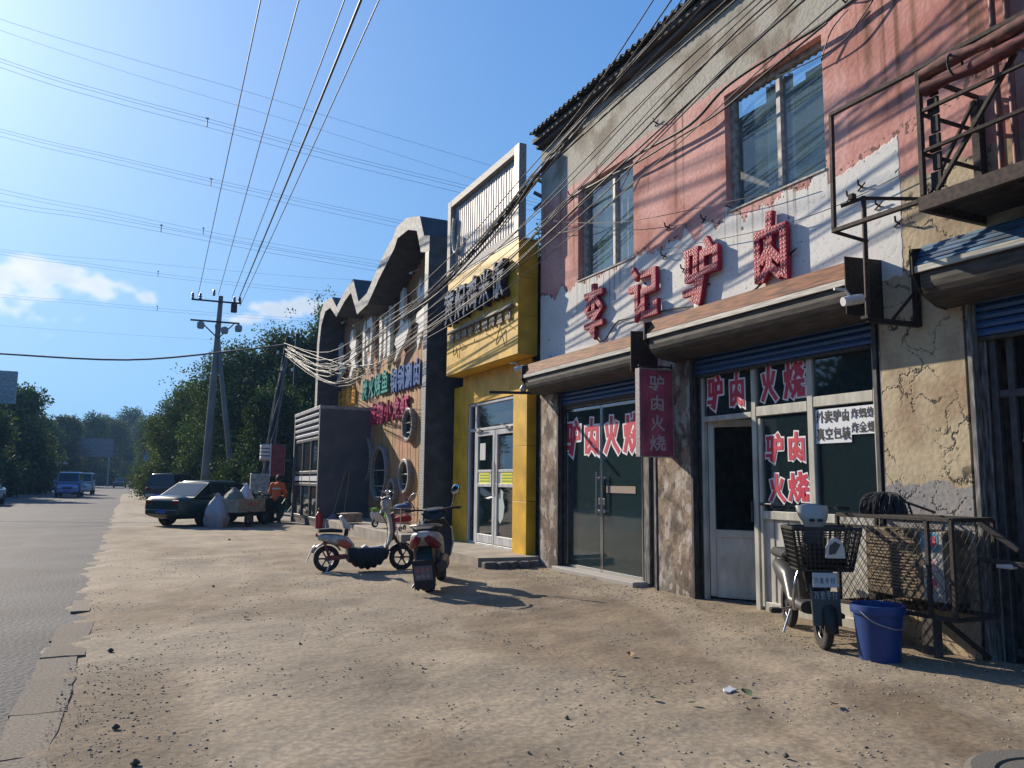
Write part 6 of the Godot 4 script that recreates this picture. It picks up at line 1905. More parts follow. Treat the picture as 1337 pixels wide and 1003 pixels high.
		for k in 4:
			var a := TAU * k / 4.0
			q.tube([Vector3(0, s.y * 0.97, 0), Vector3(cos(a) * s.x * 0.25, s.y * 1.08, sin(a) * s.z * 0.25)], [0.03, 0.008], 6)
		part("knotted_neck", q, m, t)
	sack.call("white_sack", "large white woven sack slumped on the ground at the tricycle's rear", "sack", Vector3(2.5, 0, -26.7), Vector3(0.42, 0.98, 0.36), M(0.34, 0.34, 0.37, 0.75), 2)
	sack.call("tray_bag", "grey-green bag piled in the tricycle tray", "sack", Vector3(3.0, 0.53, -26.85), Vector3(0.42, 0.66, 0.36), M(0.17, 0.19, 0.16, 0.8), 3, "bags in the tricycle tray")
	sack.call("tray_bag", "white knotted bag standing up in the tricycle tray", "sack", Vector3(3.4, 0.53, -27.3), Vector3(0.24, 0.78, 0.24), M(0.55, 0.55, 0.58, 0.6), 5, "bags in the tricycle tray")
	sack.call("tray_bag", "small dark bag at the front of the tricycle tray", "sack", Vector3(3.6, 0.53, -27.5), Vector3(0.22, 0.4, 0.26), W(0.08, 0.07, 0.075, 0.7, Vector3.ONE * 3), 7, "bags in the tricycle tray")
	var rb := thing("red_cloth", "small orange-red cloth hanging between the white sack and the tray", "cloth", Vector3(2.72, 0.5, -26.75))
	bx("cloth", Vector3(0, 0.18, 0), Vector3(0.2, 0.38, 0.1), W(0.5, 0.08, 0.03, 0.8), rb, 0.045)
	# mopeds parked far left: plain small silhouettes
	var proto: Node3D = null
	for i in 4:
		var lab: String = ["leftmost of the mopeds parked under the far left trees", "second of the mopeds parked under the far left trees", "third of the mopeds parked under the far left trees", "rightmost of the mopeds parked under the far left trees"][i]
		var at := Vector3(-8.9 + i * 0.75, 0, -97 - i * 1.2)
		if proto == null:
			proto = thing("moped", lab, "moped", at, -1.2, "mopeds on the far left")
			wheel(proto, Vector3(0.6, 0.24, 0), 0.24, 0.09, M(0.2, 0.2, 0.2, 0.4, 0.5))
			wheel(proto, Vector3(-0.6, 0.24, 0), 0.24, 0.09, M(0.2, 0.2, 0.2, 0.4, 0.5))
			b = MB.new()
			b.loft([oval(Vector3(-0.75, 0.55, 0), Vector3(0, 0.1, 0), Vector3(0, 0, 0.1), 12), oval(Vector3(-0.4, 0.55, 0), Vector3(0, 0.2, 0), Vector3(0, 0, 0.16), 12), oval(Vector3(0.0, 0.3, 0), Vector3(0, 0.1, 0), Vector3(0, 0, 0.16), 12), oval(Vector3(0.35, 0.4, 0), Vector3(0, 0.2, 0), Vector3(0, 0, 0.18), 12), oval(Vector3(0.45, 0.85, 0), Vector3(0, 0.1, 0), Vector3(0, 0, 0.14), 12)])
			part("body", b, M(0.2, 0.22, 0.25, 0.3), proto)
			b = MB.new()
			b.tube([Vector3(0.4, 1.0, -0.33), Vector3(0.46, 0.98, 0), Vector3(0.4, 1.0, 0.33)], 0.02, 6)
			part("handlebar", b, M(0.02, 0.02, 0.02), proto)
			bx("seat", Vector3(-0.4, 0.78, 0), Vector3(0.6, 0.08, 0.24), M(0.02, 0.02, 0.02, 0.7), proto, 0.03)
		else:
			dup(proto, at, -1.2 + 0.1 * i, lab)

# ---------------------------------------------------------------- scooters
func arc(c: Vector3, r: float, a0: float, a1: float, n := 10) -> Array:   # in the x y plane
	var p := []
	for i in n + 1:
		var a := lerpf(a0, a1, i / float(n))
		p.append(c + Vector3(cos(a) * r, sin(a) * r, 0))
	return p

func mudguard(b: MB, c: Vector3, r: float, a0: float, a1: float, w: float, th := 0.012) -> void:
	var n := 14
	b.smooth()
	var rows := []
	for i in n + 1:
		var a := lerpf(a0, a1, i / float(n))
		var row := PackedVector3Array()
		for k in 7:
			var t := lerpf(-1, 1, k / 6.0)
			row.append(c + Vector3(cos(a), sin(a), 0) * (r - w * 0.35 * t * t) + Vector3(0, 0, t * w))
		for k in 7:
			var t := lerpf(1, -1, k / 6.0)
			row.append(c + Vector3(cos(a), sin(a), 0) * (r - th - w * 0.35 * t * t) + Vector3(0, 0, t * w * 0.9))
		rows.append(row)
	b.loft(rows)

func handlebar(parent: Node, c: Vector3, half: float, rise: float, sweep_back: float, blk: Material, chrome: Material) -> void:
	var b := MB.new()
	b.tube(spline([c + Vector3(-sweep_back, rise, -half), c + Vector3(-sweep_back * 0.5, rise, -half * 0.6), c, c + Vector3(-sweep_back * 0.5, rise, half * 0.6), c + Vector3(-sweep_back, rise, half)], 4), 0.012, 8)
	part("handlebar", b, chrome, parent)
	for sd: float in [-1.0, 1.0]:
		b = MB.new()
		b.tube([c + Vector3(-sweep_back * 0.75, rise, sd * half * 0.72), c + Vector3(-sweep_back * 1.1, rise, sd * half * 1.08)], 0.018, 10)
		part("grip", b, blk, parent)
		b = MB.new()
		b.tube(spline([c + Vector3(-sweep_back * 0.5 + 0.02, rise, sd * half * 0.62), c + Vector3(-sweep_back * 0.6 + 0.07, rise - 0.01, sd * half * 0.75), c + Vector3(-sweep_back + 0.06, rise - 0.02, sd * half)], 4), 0.006, 6)
		part("brake_lever", b, chrome, parent)

func build_scooters() -> void:
	var blk := W(0.026, 0.025, 0.024, 0.55, Vector3.ONE * 3.0, 0.0, "rustn", 0.0, false)
	var rub := M(0.02, 0.02, 0.02, 0.85)
	var chrome := M(0.55, 0.55, 0.56, 0.2, 1.0)
	var white := W(0.62, 0.59, 0.53, 0.36, Vector3.ONE * 2.2, 0.0, "blotch", 0.0, false)
	var maroon := M(0.16, 0.02, 0.03, 0.3)
	var alloy := M(0.10, 0.10, 0.105, 0.35, 0.7)
	var b: MB
	# ---- A: white and red electric scooter, seen from its side
	var a := thing("electric_scooter", "small white and red electric scooter with a black cloth over its footboard", "scooter", Vector3(3.0, 0.01, -13.32), -0.08)
	wheel(a, Vector3(0, 0.215, 0), 0.215, 0.075, alloy, 6)
	wheel(a, Vector3(1.25, 0.215, 0), 0.215, 0.07, alloy, 6)
	b = MB.new()
	mudguard(b, Vector3(0, 0.215, 0), 0.27, 0.55, 2.75, 0.06)
	part("rear_mudguard", b, white, a)
	b = MB.new()
	b.loft([oval(Vector3(-0.22, 0.42, 0), Vector3(0.02, 0.02, 0), Vector3(0, 0, 0.05), 10, 3), oval(Vector3(-0.28, 0.28, 0), Vector3(0.015, 0.015, 0), Vector3(0, 0, 0.055), 10, 3), oval(Vector3(-0.33, 0.16, 0), Vector3(0.008, 0.008, 0), Vector3(0, 0, 0.05), 10, 3)])
	part("mud_flap", b, white, a)
	b = MB.new()
	mudguard(b, Vector3(1.25, 0.215, 0), 0.25, 0.7, 2.7, 0.05)
	part("front_mudguard", b, blk, a)
	b = MB.new()
	b.loft([oval(Vector3(-0.16, 0.56, 0), Vector3(0, 0.04, 0), Vector3(0, 0, 0.09), 16, 3), oval(Vector3(-0.05, 0.55, 0), Vector3(0, 0.07, 0), Vector3(0, 0, 0.115), 16, 3), oval(Vector3(0.15, 0.52, 0), Vector3(0, 0.09, 0), Vector3(0, 0, 0.125), 16, 3), oval(Vector3(0.33, 0.46, 0), Vector3(0, 0.11, 0), Vector3(0, 0, 0.12), 16, 3), oval(Vector3(0.43, 0.40, 0), Vector3(0, 0.05, 0), Vector3(0, 0, 0.1), 16, 3)])
	part("tail_body", b, white, a)
	for sd in [1, -1]:
		b = MB.new()
		b.loft([oval(Vector3(0.16, 0.48, sd * 0.122), Vector3(0.02, 0.05, 0), Vector3(0, 0, 0.012), 10), oval(Vector3(0.26, 0.46, sd * 0.124), Vector3(0.01, 0.07, 0), Vector3(0, 0, 0.014), 10), oval(Vector3(0.38, 0.42, sd * 0.112), Vector3(0.01, 0.03, 0), Vector3(0, 0, 0.012), 10)])
		part("side_decal", b, M(0.42, 0.08, 0.05, 0.4), a)
	b = MB.new()
	b.loft([oval(Vector3(-0.15, 0.665, 0), Vector3(0, 0.03, 0), Vector3(0, 0, 0.09), 16, 4), oval(Vector3(0.05, 0.675, 0), Vector3(0, 0.035, 0), Vector3(0, 0, 0.11), 16, 4), oval(Vector3(0.23, 0.66, 0), Vector3(0, 0.03, 0), Vector3(0, 0, 0.1), 16, 4)])
	part("seat_cushion", b, rub, a)
	b = MB.new()
	b.tube([Vector3(0.30, 0.58, 0), Vector3(0.31, 0.70, 0)], 0.035, 10)
	part("seat_post", b, rub, a)
	b = MB.new()
	b.loft([oval(Vector3(0.34, 0.70, 0), Vector3(0.06, 0.01, 0), Vector3(0, 0, 0.07), 14, 3), oval(Vector3(0.30, 0.74, 0), Vector3(0.05, 0.02, 0), Vector3(0, 0, 0.1), 14, 3), oval(Vector3(0.25, 0.82, 0), Vector3(0.025, 0.02, 0), Vector3(0, 0, 0.1), 14, 3), oval(Vector3(0.20, 0.90, 0), Vector3(0.018, 0.015, 0), Vector3(0, 0, 0.08), 14, 3)])
	part("backrest", b, M(0.5, 0.5, 0.5, 0.4), a)
	b = MB.new()
	b.bar(Vector3(0.02, 0.22, 0.06), Vector3(0.46, 0.26, 0.06), 0.04, 0.07)
	b.bar(Vector3(0.02, 0.22, -0.06), Vector3(0.46, 0.26, -0.06), 0.04, 0.07)
	b.tube([Vector3(0.03, 0.24, 0.09), Vector3(-0.06, 0.5, 0.09)], 0.022, 8)
	part("swing_arm", b, maroon, a)
	b = MB.new()
	b.loft([oval(Vector3(0.36, 0.30, 0), Vector3(0, 0.03, 0), Vector3(0, 0, 0.1), 16, 4), oval(Vector3(0.48, 0.29, 0), Vector3(0, 0.055, 0), Vector3(0, 0, 0.15), 16, 4), oval(Vector3(0.85, 0.29, 0), Vector3(0, 0.055, 0), Vector3(0, 0, 0.15), 16, 4), oval(Vector3(1.0, 0.36, 0), Vector3(0, 0.06, 0), Vector3(0, 0, 0.1), 16, 4)])
	part("footboard", b, maroon, a)
	b = MB.new()   # the cloth: hangs in folds over both sides
	var rows := []
	for i in 25:
		var f := i / 24.0
		var x := lerpf(0.33, 0.99, f)
		var drop := 0.31 * pow(sin(PI * clampf(0.08 + f * 0.9, 0, 1)), 0.45) + 0.02 * sin(i * 1.7)
		var ring := PackedVector3Array()
		for q in [[0.15, 0], [0.20 + 0.015 * sin(i * 1.3), 0.3], [0.205 + 0.02 * sin(i * 1.9 + 1), 0.7], [0.18, 1.0], [0.05, 1.04], [-0.05, 1.04], [-0.18, 1.0], [-0.205 - 0.02 * sin(i * 1.7), 0.7], [-0.2, 0.3], [-0.15, 0.0], [-0.08, -0.06], [0.08, -0.06]]:
			ring.append(Vector3(x, 0.37 - drop * q[1], q[0]))
		rows.append(ring)
	b.loft(rows)
	part("cloth_cover", b, M(0.012, 0.012, 0.013, 0.75), a)
	b = MB.new()
	b.loft([oval(Vector3(0.94, 0.34, 0), Vector3(0.05, 0.03, 0), Vector3(0, 0, 0.1), 16, 3), oval(Vector3(1.02, 0.48, 0), Vector3(0.045, 0.02, 0), Vector3(0, 0, 0.12), 16, 3), oval(Vector3(1.05, 0.66, 0), Vector3(0.032, 0.01, 0), Vector3(0, 0, 0.12), 16, 3), oval(Vector3(1.02, 0.86, 0), Vector3(0.03, 0.01, 0), Vector3(0, 0, 0.11), 16, 3), oval(Vector3(0.96, 1.02, 0), Vector3(0.035, 0.01, 0), Vector3(0, 0, 0.08), 16, 3)])
	part("leg_shield", b, white, a)
	b = MB.new()
	b.loft([oval(Vector3(1.07, 0.5, 0), Vector3(0.03, 0.02, 0), Vector3(0, 0, 0.1), 14, 3), oval(Vector3(1.10, 0.7, 0), Vector3(0.025, 0.02, 0), Vector3(0, 0, 0.09), 14, 3), oval(Vector3(1.06, 0.95, 0), Vector3(0.03, 0.02, 0), Vector3(0, 0, 0.07), 14, 3)])
	part("front_panel", b, maroon, a)
	b = MB.new()
	b.loft([oval(Vector3(0.93, 0.98, 0), Vector3(0.08, 0.03, 0), Vector3(0, 0, 0.09), 18, 2.5), oval(Vector3(0.96, 1.07, 0), Vector3(0.075, 0.03, 0), Vector3(0, 0, 0.12), 18, 2.5), oval(Vector3(0.95, 1.15, 0), Vector3(0.085, 0.03, 0), Vector3(0, 0, 0.13), 18, 2.5), oval(Vector3(0.96, 1.23, 0), Vector3(0.05, 0.01, 0), Vector3(0, 0, 0.07), 18, 2.5)])
	part("head_cowl", b, white, a)
	b = MB.new()
	b.ball(Vector3(1.03, 1.08, 0), Vector3(0.03, 0.05, 0.07), 14, 8)
	part("headlamp", b, M(0.4, 0.4, 0.42, 0.08), a)
	bx("dash", Vector3(0.90, 1.18, 0), Vector3(0.05, 0.05, 0.14), maroon, a, 0.015)
	handlebar(a, Vector3(0.97, 1.14, 0), 0.31, 0.06, 0.10, rub, chrome)
	b = MB.new()
	for sd in [1, -1]:
		b.tube([Vector3(1.08, 0.62, sd * 0.055), Vector3(1.19, 0.42, sd * 0.06), Vector3(1.25, 0.215, sd * 0.065)], 0.018, 8)
	part("fork", b, M(0.05, 0.05, 0.055, 0.4, 0.5), a)
	b = MB.new()
	b.box(Vector3(-0.18, 0.60, 0), Vector3(0.03, 0.06, 0.13), 0.012)
	part("tail_lamp", b, M(0.4, 0.02, 0.02, 0.2), a)
	b = MB.new()
	b.tube([Vector3(0.06, 0.2, 0.1), Vector3(-0.02, 0.02, 0.2)], 0.011, 6)
	b.tube([Vector3(-0.06, 0.012, 0.2), Vector3(0.05, 0.012, 0.2)], 0.012, 6)
	part("kickstand", b, chrome, a)
	b = MB.new()
	b.prism(poly("0.46,0.36 0.56,0.39 0.62,0.43 0.68,0.39 0.8,0.40 0.9,0.42 0.95,0.37 0.7,0.35"), -0.08, 0.1)
	part("plastic_wrap", b, M(0.4, 0.4, 0.42, 0.3), a)
	b = MB.new()
	for sd in [1, -1]:
		b.tube(spline([Vector3(0.9, 1.19, sd * 0.2), Vector3(1.06, 1.14, sd * 0.1), Vector3(1.12, 0.8, sd * 0.05), Vector3(1.2, 0.4, sd * 0.07)], 5), 0.005, 5)
	b.tube(spline([Vector3(0.93, 1.16, 0.05), Vector3(0.86, 1.0, 0.08), Vector3(0.97, 0.7, 0.1), Vector3(0.95, 0.4, 0.1)], 5), 0.006, 5)
	part("control_cable", b, rub, a)
	# ---- B: white and black motor scooter, seen from behind
	var s := thing("motor_scooter", "white and black motor scooter leaning on its stand, seen from behind", "scooter", Vector3(3.80, 0.0, -10.55), 1.094)
	s.rotation.x = 0.0
	s.basis = Basis(Vector3.UP, 1.094) * Basis(Vector3.RIGHT, -0.09) * Basis.from_scale(Vector3(1.03, 1.02, 1.15))
	wheel(s, Vector3(0, 0.24, 0), 0.24, 0.12, alloy, 5)
	wheel(s, Vector3(1.30, 0.24, 0), 0.24, 0.11, alloy, 5)
	b = MB.new()
	b.loft([oval(Vector3(-0.34, 0.78, 0), Vector3(0.01, 0.03, 0), Vector3(0, 0, 0.07), 20, 2.6), oval(Vector3(-0.27, 0.74, 0), Vector3(0, 0.085, 0), Vector3(0, 0, 0.14), 20, 2.6), oval(Vector3(-0.08, 0.70, 0), Vector3(0, 0.12, 0), Vector3(0, 0, 0.18), 20, 2.8), oval(Vector3(0.16, 0.64, 0), Vector3(0, 0.15, 0), Vector3(0, 0, 0.19), 20, 2.8), oval(Vector3(0.36, 0.54, 0), Vector3(0, 0.17, 0), Vector3(0, 0, 0.17), 20, 2.8), oval(Vector3(0.48, 0.42, 0), Vector3(0, 0.1, 0), Vector3(0, 0, 0.14), 20, 2.8)])
	part("tail_body", b, white, s)
	b = MB.new()
	b.loft([oval(Vector3(-0.25, 0.83, 0), Vector3(0, 0.02, 0), Vector3(0, 0, 0.1), 18, 3), oval(Vector3(-0.1, 0.845, 0), Vector3(0, 0.045, 0), Vector3(0, 0, 0.145), 18, 3), oval(Vector3(0.2, 0.80, 0), Vector3(0, 0.05, 0), Vector3(0, 0, 0.15), 18, 3), oval(Vector3(0.46, 0.77, 0), Vector3(0, 0.04, 0), Vector3(0, 0, 0.11), 18, 3), oval(Vector3(0.52, 0.70, 0), Vector3(0, 0.03, 0), Vector3(0, 0, 0.09), 18, 3)])
	part("seat", b, rub, s)
	for sd in [1, -1]:
		b = MB.new()
		b.tube(spline([Vector3(0.1, 0.86, sd * 0.18), Vector3(-0.2, 0.89, sd * 0.15), Vector3(-0.36, 0.90, sd * 0.05), Vector3(-0.37, 0.90, 0)], 4), 0.014, 8)
		part("grab_rail", b, M(0.3, 0.3, 0.3, 0.35, 0.6), s)
		b = MB.new()
		b.loft([oval(Vector3(-0.345, 0.72, sd * 0.06), Vector3(0, 0.05, 0), Vector3(0, 0, 0.04), 10), oval(Vector3(-0.27, 0.66, sd * 0.115), Vector3(0.0, 0.07, 0), Vector3(0.01, 0, 0.045), 10), oval(Vector3(-0.16, 0.62, sd * 0.17), Vector3(0, 0.03, 0), Vector3(0, 0, 0.025), 10)])
		part("tail_lamp", b, M(0.17, 0.012, 0.02, 0.15), s)
	b = MB.new()
	b.loft([oval(Vector3(-0.2, 0.60, 0), Vector3(0.02, 0.03, 0), Vector3(0, 0, 0.09), 14, 3), oval(Vector3(-0.30, 0.46, 0), Vector3(0.015, 0.03, 0), Vector3(0, 0, 0.095), 14, 3), oval(Vector3(-0.36, 0.30, 0), Vector3(0.01, 0.02, 0), Vector3(0, 0, 0.09), 14, 3)])
	part("rear_mudguard", b, blk, s)
	var pl := Node3D.new()
	pl.name = "plate_holder"
	s.add_child(pl, true)
	b = MB.new()
	b.prism(poly("-0.115,0.0 -0.105,0.03 -0.075,0.0 -0.05,0.03 -0.02,0.0 0.01,0.03 0.04,0.0 0.07,0.03 0.1,0.0 0.12,0.03 0.125,0.40 -0.125,0.40"), -0.006, 0.006)
	part("flap", b, rub, pl)
	bx("number_plate", Vector3(0, 0.235, 0.01), Vector3(0.21, 0.19, 0.006), M(0.10, 0.10, 0.115, 0.5), pl, 0.003)
	words("plate_letters", "万里牛", -0.085, 0.245, 0.045, 0.055, 0.012, 0.007, 0.0135, M(0.4, 0.12, 0.12, 0.6), pl)
	words("plate_letters", "山行小", -0.085, 0.165, 0.045, 0.055, 0.012, 0.007, 0.0135, M(0.3, 0.3, 0.33, 0.6), pl)
	pl.transform = Transform3D(Basis(Vector3.UP, -PI / 2) * Basis(Vector3.RIGHT, 0.18), Vector3(-0.40, 0.07, 0))
	b = MB.new()
	b.lathe([Vector2(0.0, 0), Vector2(0.055, 0.0), Vector2(0.075, 0.05), Vector2(0.07, 0.36), Vector2(0.04, 0.44), Vector2(0, 0.44)], 16, Vector3(-0.16, 0.34, 0.17), Basis(Vector3.BACK, -1.35))
	part("exhaust", b, M(0.09, 0.09, 0.09, 0.4, 0.7), s)
	b = MB.new()
	b.loft([oval(Vector3(-0.05, 0.3, -0.09), Vector3(0, 0.07, 0), Vector3(0, 0, 0.05), 12, 3), oval(Vector3(0.15, 0.34, -0.09), Vector3(0, 0.1, 0), Vector3(0, 0, 0.07), 12, 3), oval(Vector3(0.42, 0.32, -0.06), Vector3(0, 0.1, 0), Vector3(0, 0, 0.1), 12, 3)])
	part("engine_case", b, M(0.06, 0.06, 0.065, 0.5, 0.5), s)
	b = MB.new()
	b.tube([Vector3(0, 0.25, -0.12), Vector3(-0.05, 0.6, -0.13)], 0.03, 10)
	b.tube([Vector3(0, 0.25, 0.12), Vector3(-0.05, 0.6, 0.13)], 0.03, 10)
	part("shock_absorber", b, M(0.1, 0.1, 0.1, 0.4, 0.6), s)
	b = MB.new()
	b.loft([oval(Vector3(0.42, 0.3, 0), Vector3(0, 0.07, 0), Vector3(0, 0, 0.15), 16, 4), oval(Vector3(0.6, 0.28, 0), Vector3(0, 0.07, 0), Vector3(0, 0, 0.17), 16, 4), oval(Vector3(0.85, 0.3, 0), Vector3(0, 0.07, 0), Vector3(0, 0, 0.17), 16, 4), oval(Vector3(0.98, 0.4, 0), Vector3(0, 0.1, 0), Vector3(0, 0, 0.16), 16, 4)])
	part("footboard", b, blk, s)
	b = MB.new()
	b.loft([oval(Vector3(0.92, 0.36, 0), Vector3(0.05, 0.02, 0), Vector3(0, 0, 0.17), 18, 3), oval(Vector3(1.0, 0.55, 0), Vector3(0.06, 0.02, 0), Vector3(0, 0, 0.21), 18, 3), oval(Vector3(1.0, 0.76, 0), Vector3(0.06, 0.02, 0), Vector3(0, 0, 0.21), 18, 3), oval(Vector3(0.96, 0.93, 0), Vector3(0.06, 0.02, 0), Vector3(0, 0, 0.13), 18, 3)])
	part("leg_shield", b, blk, s)
	for sd in [1, -1]:
		b = MB.new()
		b.loft([oval(Vector3(0.96, 0.40, sd * 0.17), Vector3(0.03, 0.02, 0), Vector3(0, 0, 0.02), 12, 3), oval(Vector3(1.03, 0.58, sd * 0.215), Vector3(0.045, 0.02, 0), Vector3(0, 0, 0.018), 12, 3), oval(Vector3(1.02, 0.78, sd * 0.2), Vector3(0.03, 0.02, 0), Vector3(0, 0, 0.016), 12, 3)])
		part("side_wing", b, white, s)
	b = MB.new()
	mudguard(b, Vector3(1.30, 0.24, 0), 0.285, 0.5, 2.6, 0.075)
	part("front_mudguard", b, white, s)
	b = MB.new()
	for sd in [1, -1]: b.tube([Vector3(1.08, 0.62, sd * 0.07), Vector3(1.30, 0.24, sd * 0.085)], 0.022, 8)
	part("fork", b, alloy, s)
	b = MB.new()
	b.loft([oval(Vector3(0.90, 0.94, 0), Vector3(0.08, 0.02, 0), Vector3(0, 0, 0.11), 18, 2.6), oval(Vector3(0.93, 1.02, 0), Vector3(0.10, 0.02, 0), Vector3(0, 0, 0.17), 18, 2.6), oval(Vector3(0.96, 1.08, 0), Vector3(0.06, 0.015, 0), Vector3(0, 0, 0.13), 18, 2.6)])
	part("head_cowl", b, blk, s)
	b = MB.new()
	b.ball(Vector3(0.86, 1.055, 0), Vector3(0.055, 0.02, 0.08), 14, 8)
	part("dial", b, M(0.1, 0.14, 0.2, 0.05), s)
	handlebar(s, Vector3(0.92, 1.04, 0), 0.34, 0.03, 0.08, rub, blk)
	for sd in [1, -1]:
		b = MB.new()
		b.tube(spline([Vector3(0.88, 1.08, sd * 0.24), Vector3(0.90, 1.18, sd * 0.28), Vector3(0.90, 1.26, sd * (0.30 if sd > 0 else 0.36))], 4), 0.007, 6)
		part("mirror_stem", b, blk, s)
		if sd > 0:
			b = MB.new()
			b.x = Transform3D(Basis(Vector3.UP, -0.2) * Basis(Vector3.RIGHT, 0.35), Vector3(0.90, 1.33, 0.31))
			b.ball(Vector3.ZERO, Vector3(0.018, 0.085, 0.055), 16, 8)
			part("mirror", b, blk, s)
			b = MB.new()
			b.x = Transform3D(Basis(Vector3.UP, -0.2) * Basis(Vector3.RIGHT, 0.35), Vector3(0.885, 1.33, 0.31))
			b.ball(Vector3.ZERO, Vector3(0.01, 0.078, 0.049), 16, 8)
			part("mirror_glass", b, M(0.6, 0.65, 0.7, 0.03, 1.0), s)
	b = MB.new()
	b.tube([Vector3(0.45, 0.2, -0.12), Vector3(0.38, 0.03, -0.26)], 0.014, 6)
	part("side_stand", b, alloy, s)
	# ---- C: pedal-assist bike with a basket, facing the street
	var c := thing("basket_moped", "dark electric bike with a black crate basket and pale head cowl, facing the street", "scooter", Vector3(6.45, 0.01, -6.62), -2.1)
	wheel(c, Vector3(0, 0.235, 0), 0.235, 0.08, alloy, 6)
	wheel(c, Vector3(1.2, 0.235, 0), 0.235, 0.075, alloy, 6)
	b = MB.new()
	mudguard(b, Vector3(1.2, 0.235, 0), 0.275, -0.2, 2.2, 0.06)
	part("front_mudguard", b, blk, c)
	b = MB.new()
	for sd in [1, -1]: b.tube([Vector3(0.98, 0.78, sd * 0.06), Vector3(1.2, 0.235, sd * 0.07)], 0.02, 8)
	part("fork", b, alloy, c)
	b = MB.new()
	b.loft([oval(Vector3(1.07, 0.50, 0), Vector3(0.02, 0.02, 0), Vector3(0, 0, 0.10), 14, 4), oval(Vector3(1.05, 0.64, 0), Vector3(0.02, 0.02, 0), Vector3(0, 0, 0.125), 14, 4), oval(Vector3(1.02, 0.80, 0), Vector3(0.02, 0.02, 0), Vector3(0, 0, 0.13), 14, 4)])
	part("front_panel", b, blk, c)
	var fp := Node3D.new()
	fp.name = "front_plate"
	c.add_child(fp, true)
	bx("number_plate", Vector3(0, 0.14, 0), Vector3(0.22, 0.13, 0.008), M(0.42, 0.44, 0.46, 0.5), fp, 0.003)
	words("plate_letters", "万里牛行", -0.095, 0.11, 0.036, 0.05, 0.012, 0.005, 0.0045, M(0.12, 0.12, 0.13, 0.6), fp)
	bx("mud_flap", Vector3(0, -0.11, -0.004), Vector3(0.25, 0.3, 0.008), M(0.03, 0.036, 0.04, 0.5), fp, 0.003)
	words("flap_letters", "万里牛行", -0.105, -0.03, 0.044, 0.075, 0.01, 0.007, 0.0005, M(0.22, 0.24, 0.25, 0.6), fp)
	fp.transform = Transform3D(Basis(Vector3.UP, PI / 2) * Basis(Vector3.RIGHT, -0.12), Vector3(1.385, 0.50, 0.02))
	# the crate basket: a rim, uprights and rails, all open
	var bk := Node3D.new()
	bk.name = "basket"
	c.add_child(bk, true)
	b = MB.new()
	var lat := MB.new()
	var y0 := 0.72; var y1 := 1.10
	var corner := func(y: float, k: int) -> Vector3:
		var t := (y - y0) / (y1 - y0)
		var hw := lerpf(0.235, 0.30, t)
		var x0 := lerpf(1.04, 1.0, t); var x1 := lerpf(1.34, 1.42, t)
		return [Vector3(x0, y, -hw), Vector3(x1, y, -hw), Vector3(x1, y, hw), Vector3(x0, y, hw)][k]
	for k in 4:
		var k2 := (k + 1) % 4
		b.bar(corner.call(y1, k), corner.call(y1, k2), 0.022, 0.03)
		b.bar(corner.call(y0, k), corner.call(y0, k2), 0.018, 0.02)
		b.bar(corner.call(y0, k), corner.call(y1, k), 0.02)
		for r in range(1, 9):
			var y := lerpf(y0, y1, r / 9.0)
			lat.bar(corner.call(y, k), corner.call(y, k2), 0.009)
		var nn := 13 if k % 2 else 8
		for u in range(1, nn):
			lat.bar((corner.call(y0, k) as Vector3).lerp(corner.call(y0, k2), u / float(nn)), (corner.call(y1, k) as Vector3).lerp(corner.call(y1, k2), u / float(nn)), 0.010)
	b.box(Vector3(1.19, y0, 0), Vector3(0.3, 0.012, 0.46))
	part("basket_frame", b, blk, bk)
	part("basket_lattice", lat, blk, bk, true)
	bx("basket_lining", Vector3(1.2, 0.85, 0), Vector3(0.26, 0.22, 0.40), M(0.012, 0.012, 0.013, 0.9), bk, 0.05)
	b = MB.new()
	b.prism(poly("-0.085,-0.09 -0.08,0.0 -0.05,0.07 0.0,0.095 0.05,0.07 0.08,0.0 0.085,-0.09"), 0, 0.03)
	b.x = Transform3D()
	var hl := part("headlamp_ring", b, M(0.5, 0.48, 0.44, 0.3), c)
	hl.transform = Transform3D(Basis(Vector3.UP, PI / 2), Vector3(1.41, 0.93, -0.06))
	b = MB.new()
	b.prism(poly("-0.058,-0.06 -0.05,0.02 0.0,0.06 0.045,0.03 0.0,-0.05"), 0.031, 0.036)
	var hl2 := part("headlamp_lens", b, M(0.04, 0.05, 0.06, 0.05), c)
	hl2.transform = hl.transform
	b = MB.new()
	b.loft([oval(Vector3(0.98, 1.08, 0), Vector3(0.05, 0.0, 0), Vector3(0, 0, 0.09), 20, 2.8), oval(Vector3(0.99, 1.17, 0), Vector3(0.07, 0.0, 0), Vector3(0, 0, 0.13), 20, 2.8), oval(Vector3(0.97, 1.25, 0), Vector3(0.07, 0.01, 0), Vector3(0, 0, 0.15), 20, 2.8), oval(Vector3(0.94, 1.29, 0), Vector3(0.06, 0.01, 0), Vector3(0, 0, 0.15), 20, 2.8)])
	part("head_cowl", b, M(0.42, 0.40, 0.35, 0.3), c)
	b = MB.new()
	b.ball(Vector3(0.92, 1.295, 0), Vector3(0.06, 0.02, 0.10), 16, 8)
	part("dash_glass", b, M(0.08, 0.12, 0.2, 0.04), c)
	for z in [-0.045, 0.03]: bx("switch", Vector3(1.068, 1.16, z), Vector3(0.015, 0.025, 0.05), blk, c, 0.005)
	handlebar(c, Vector3(0.96, 1.26, 0), 0.34, 0.015, 0.06, rub, blk)
	b = MB.new()
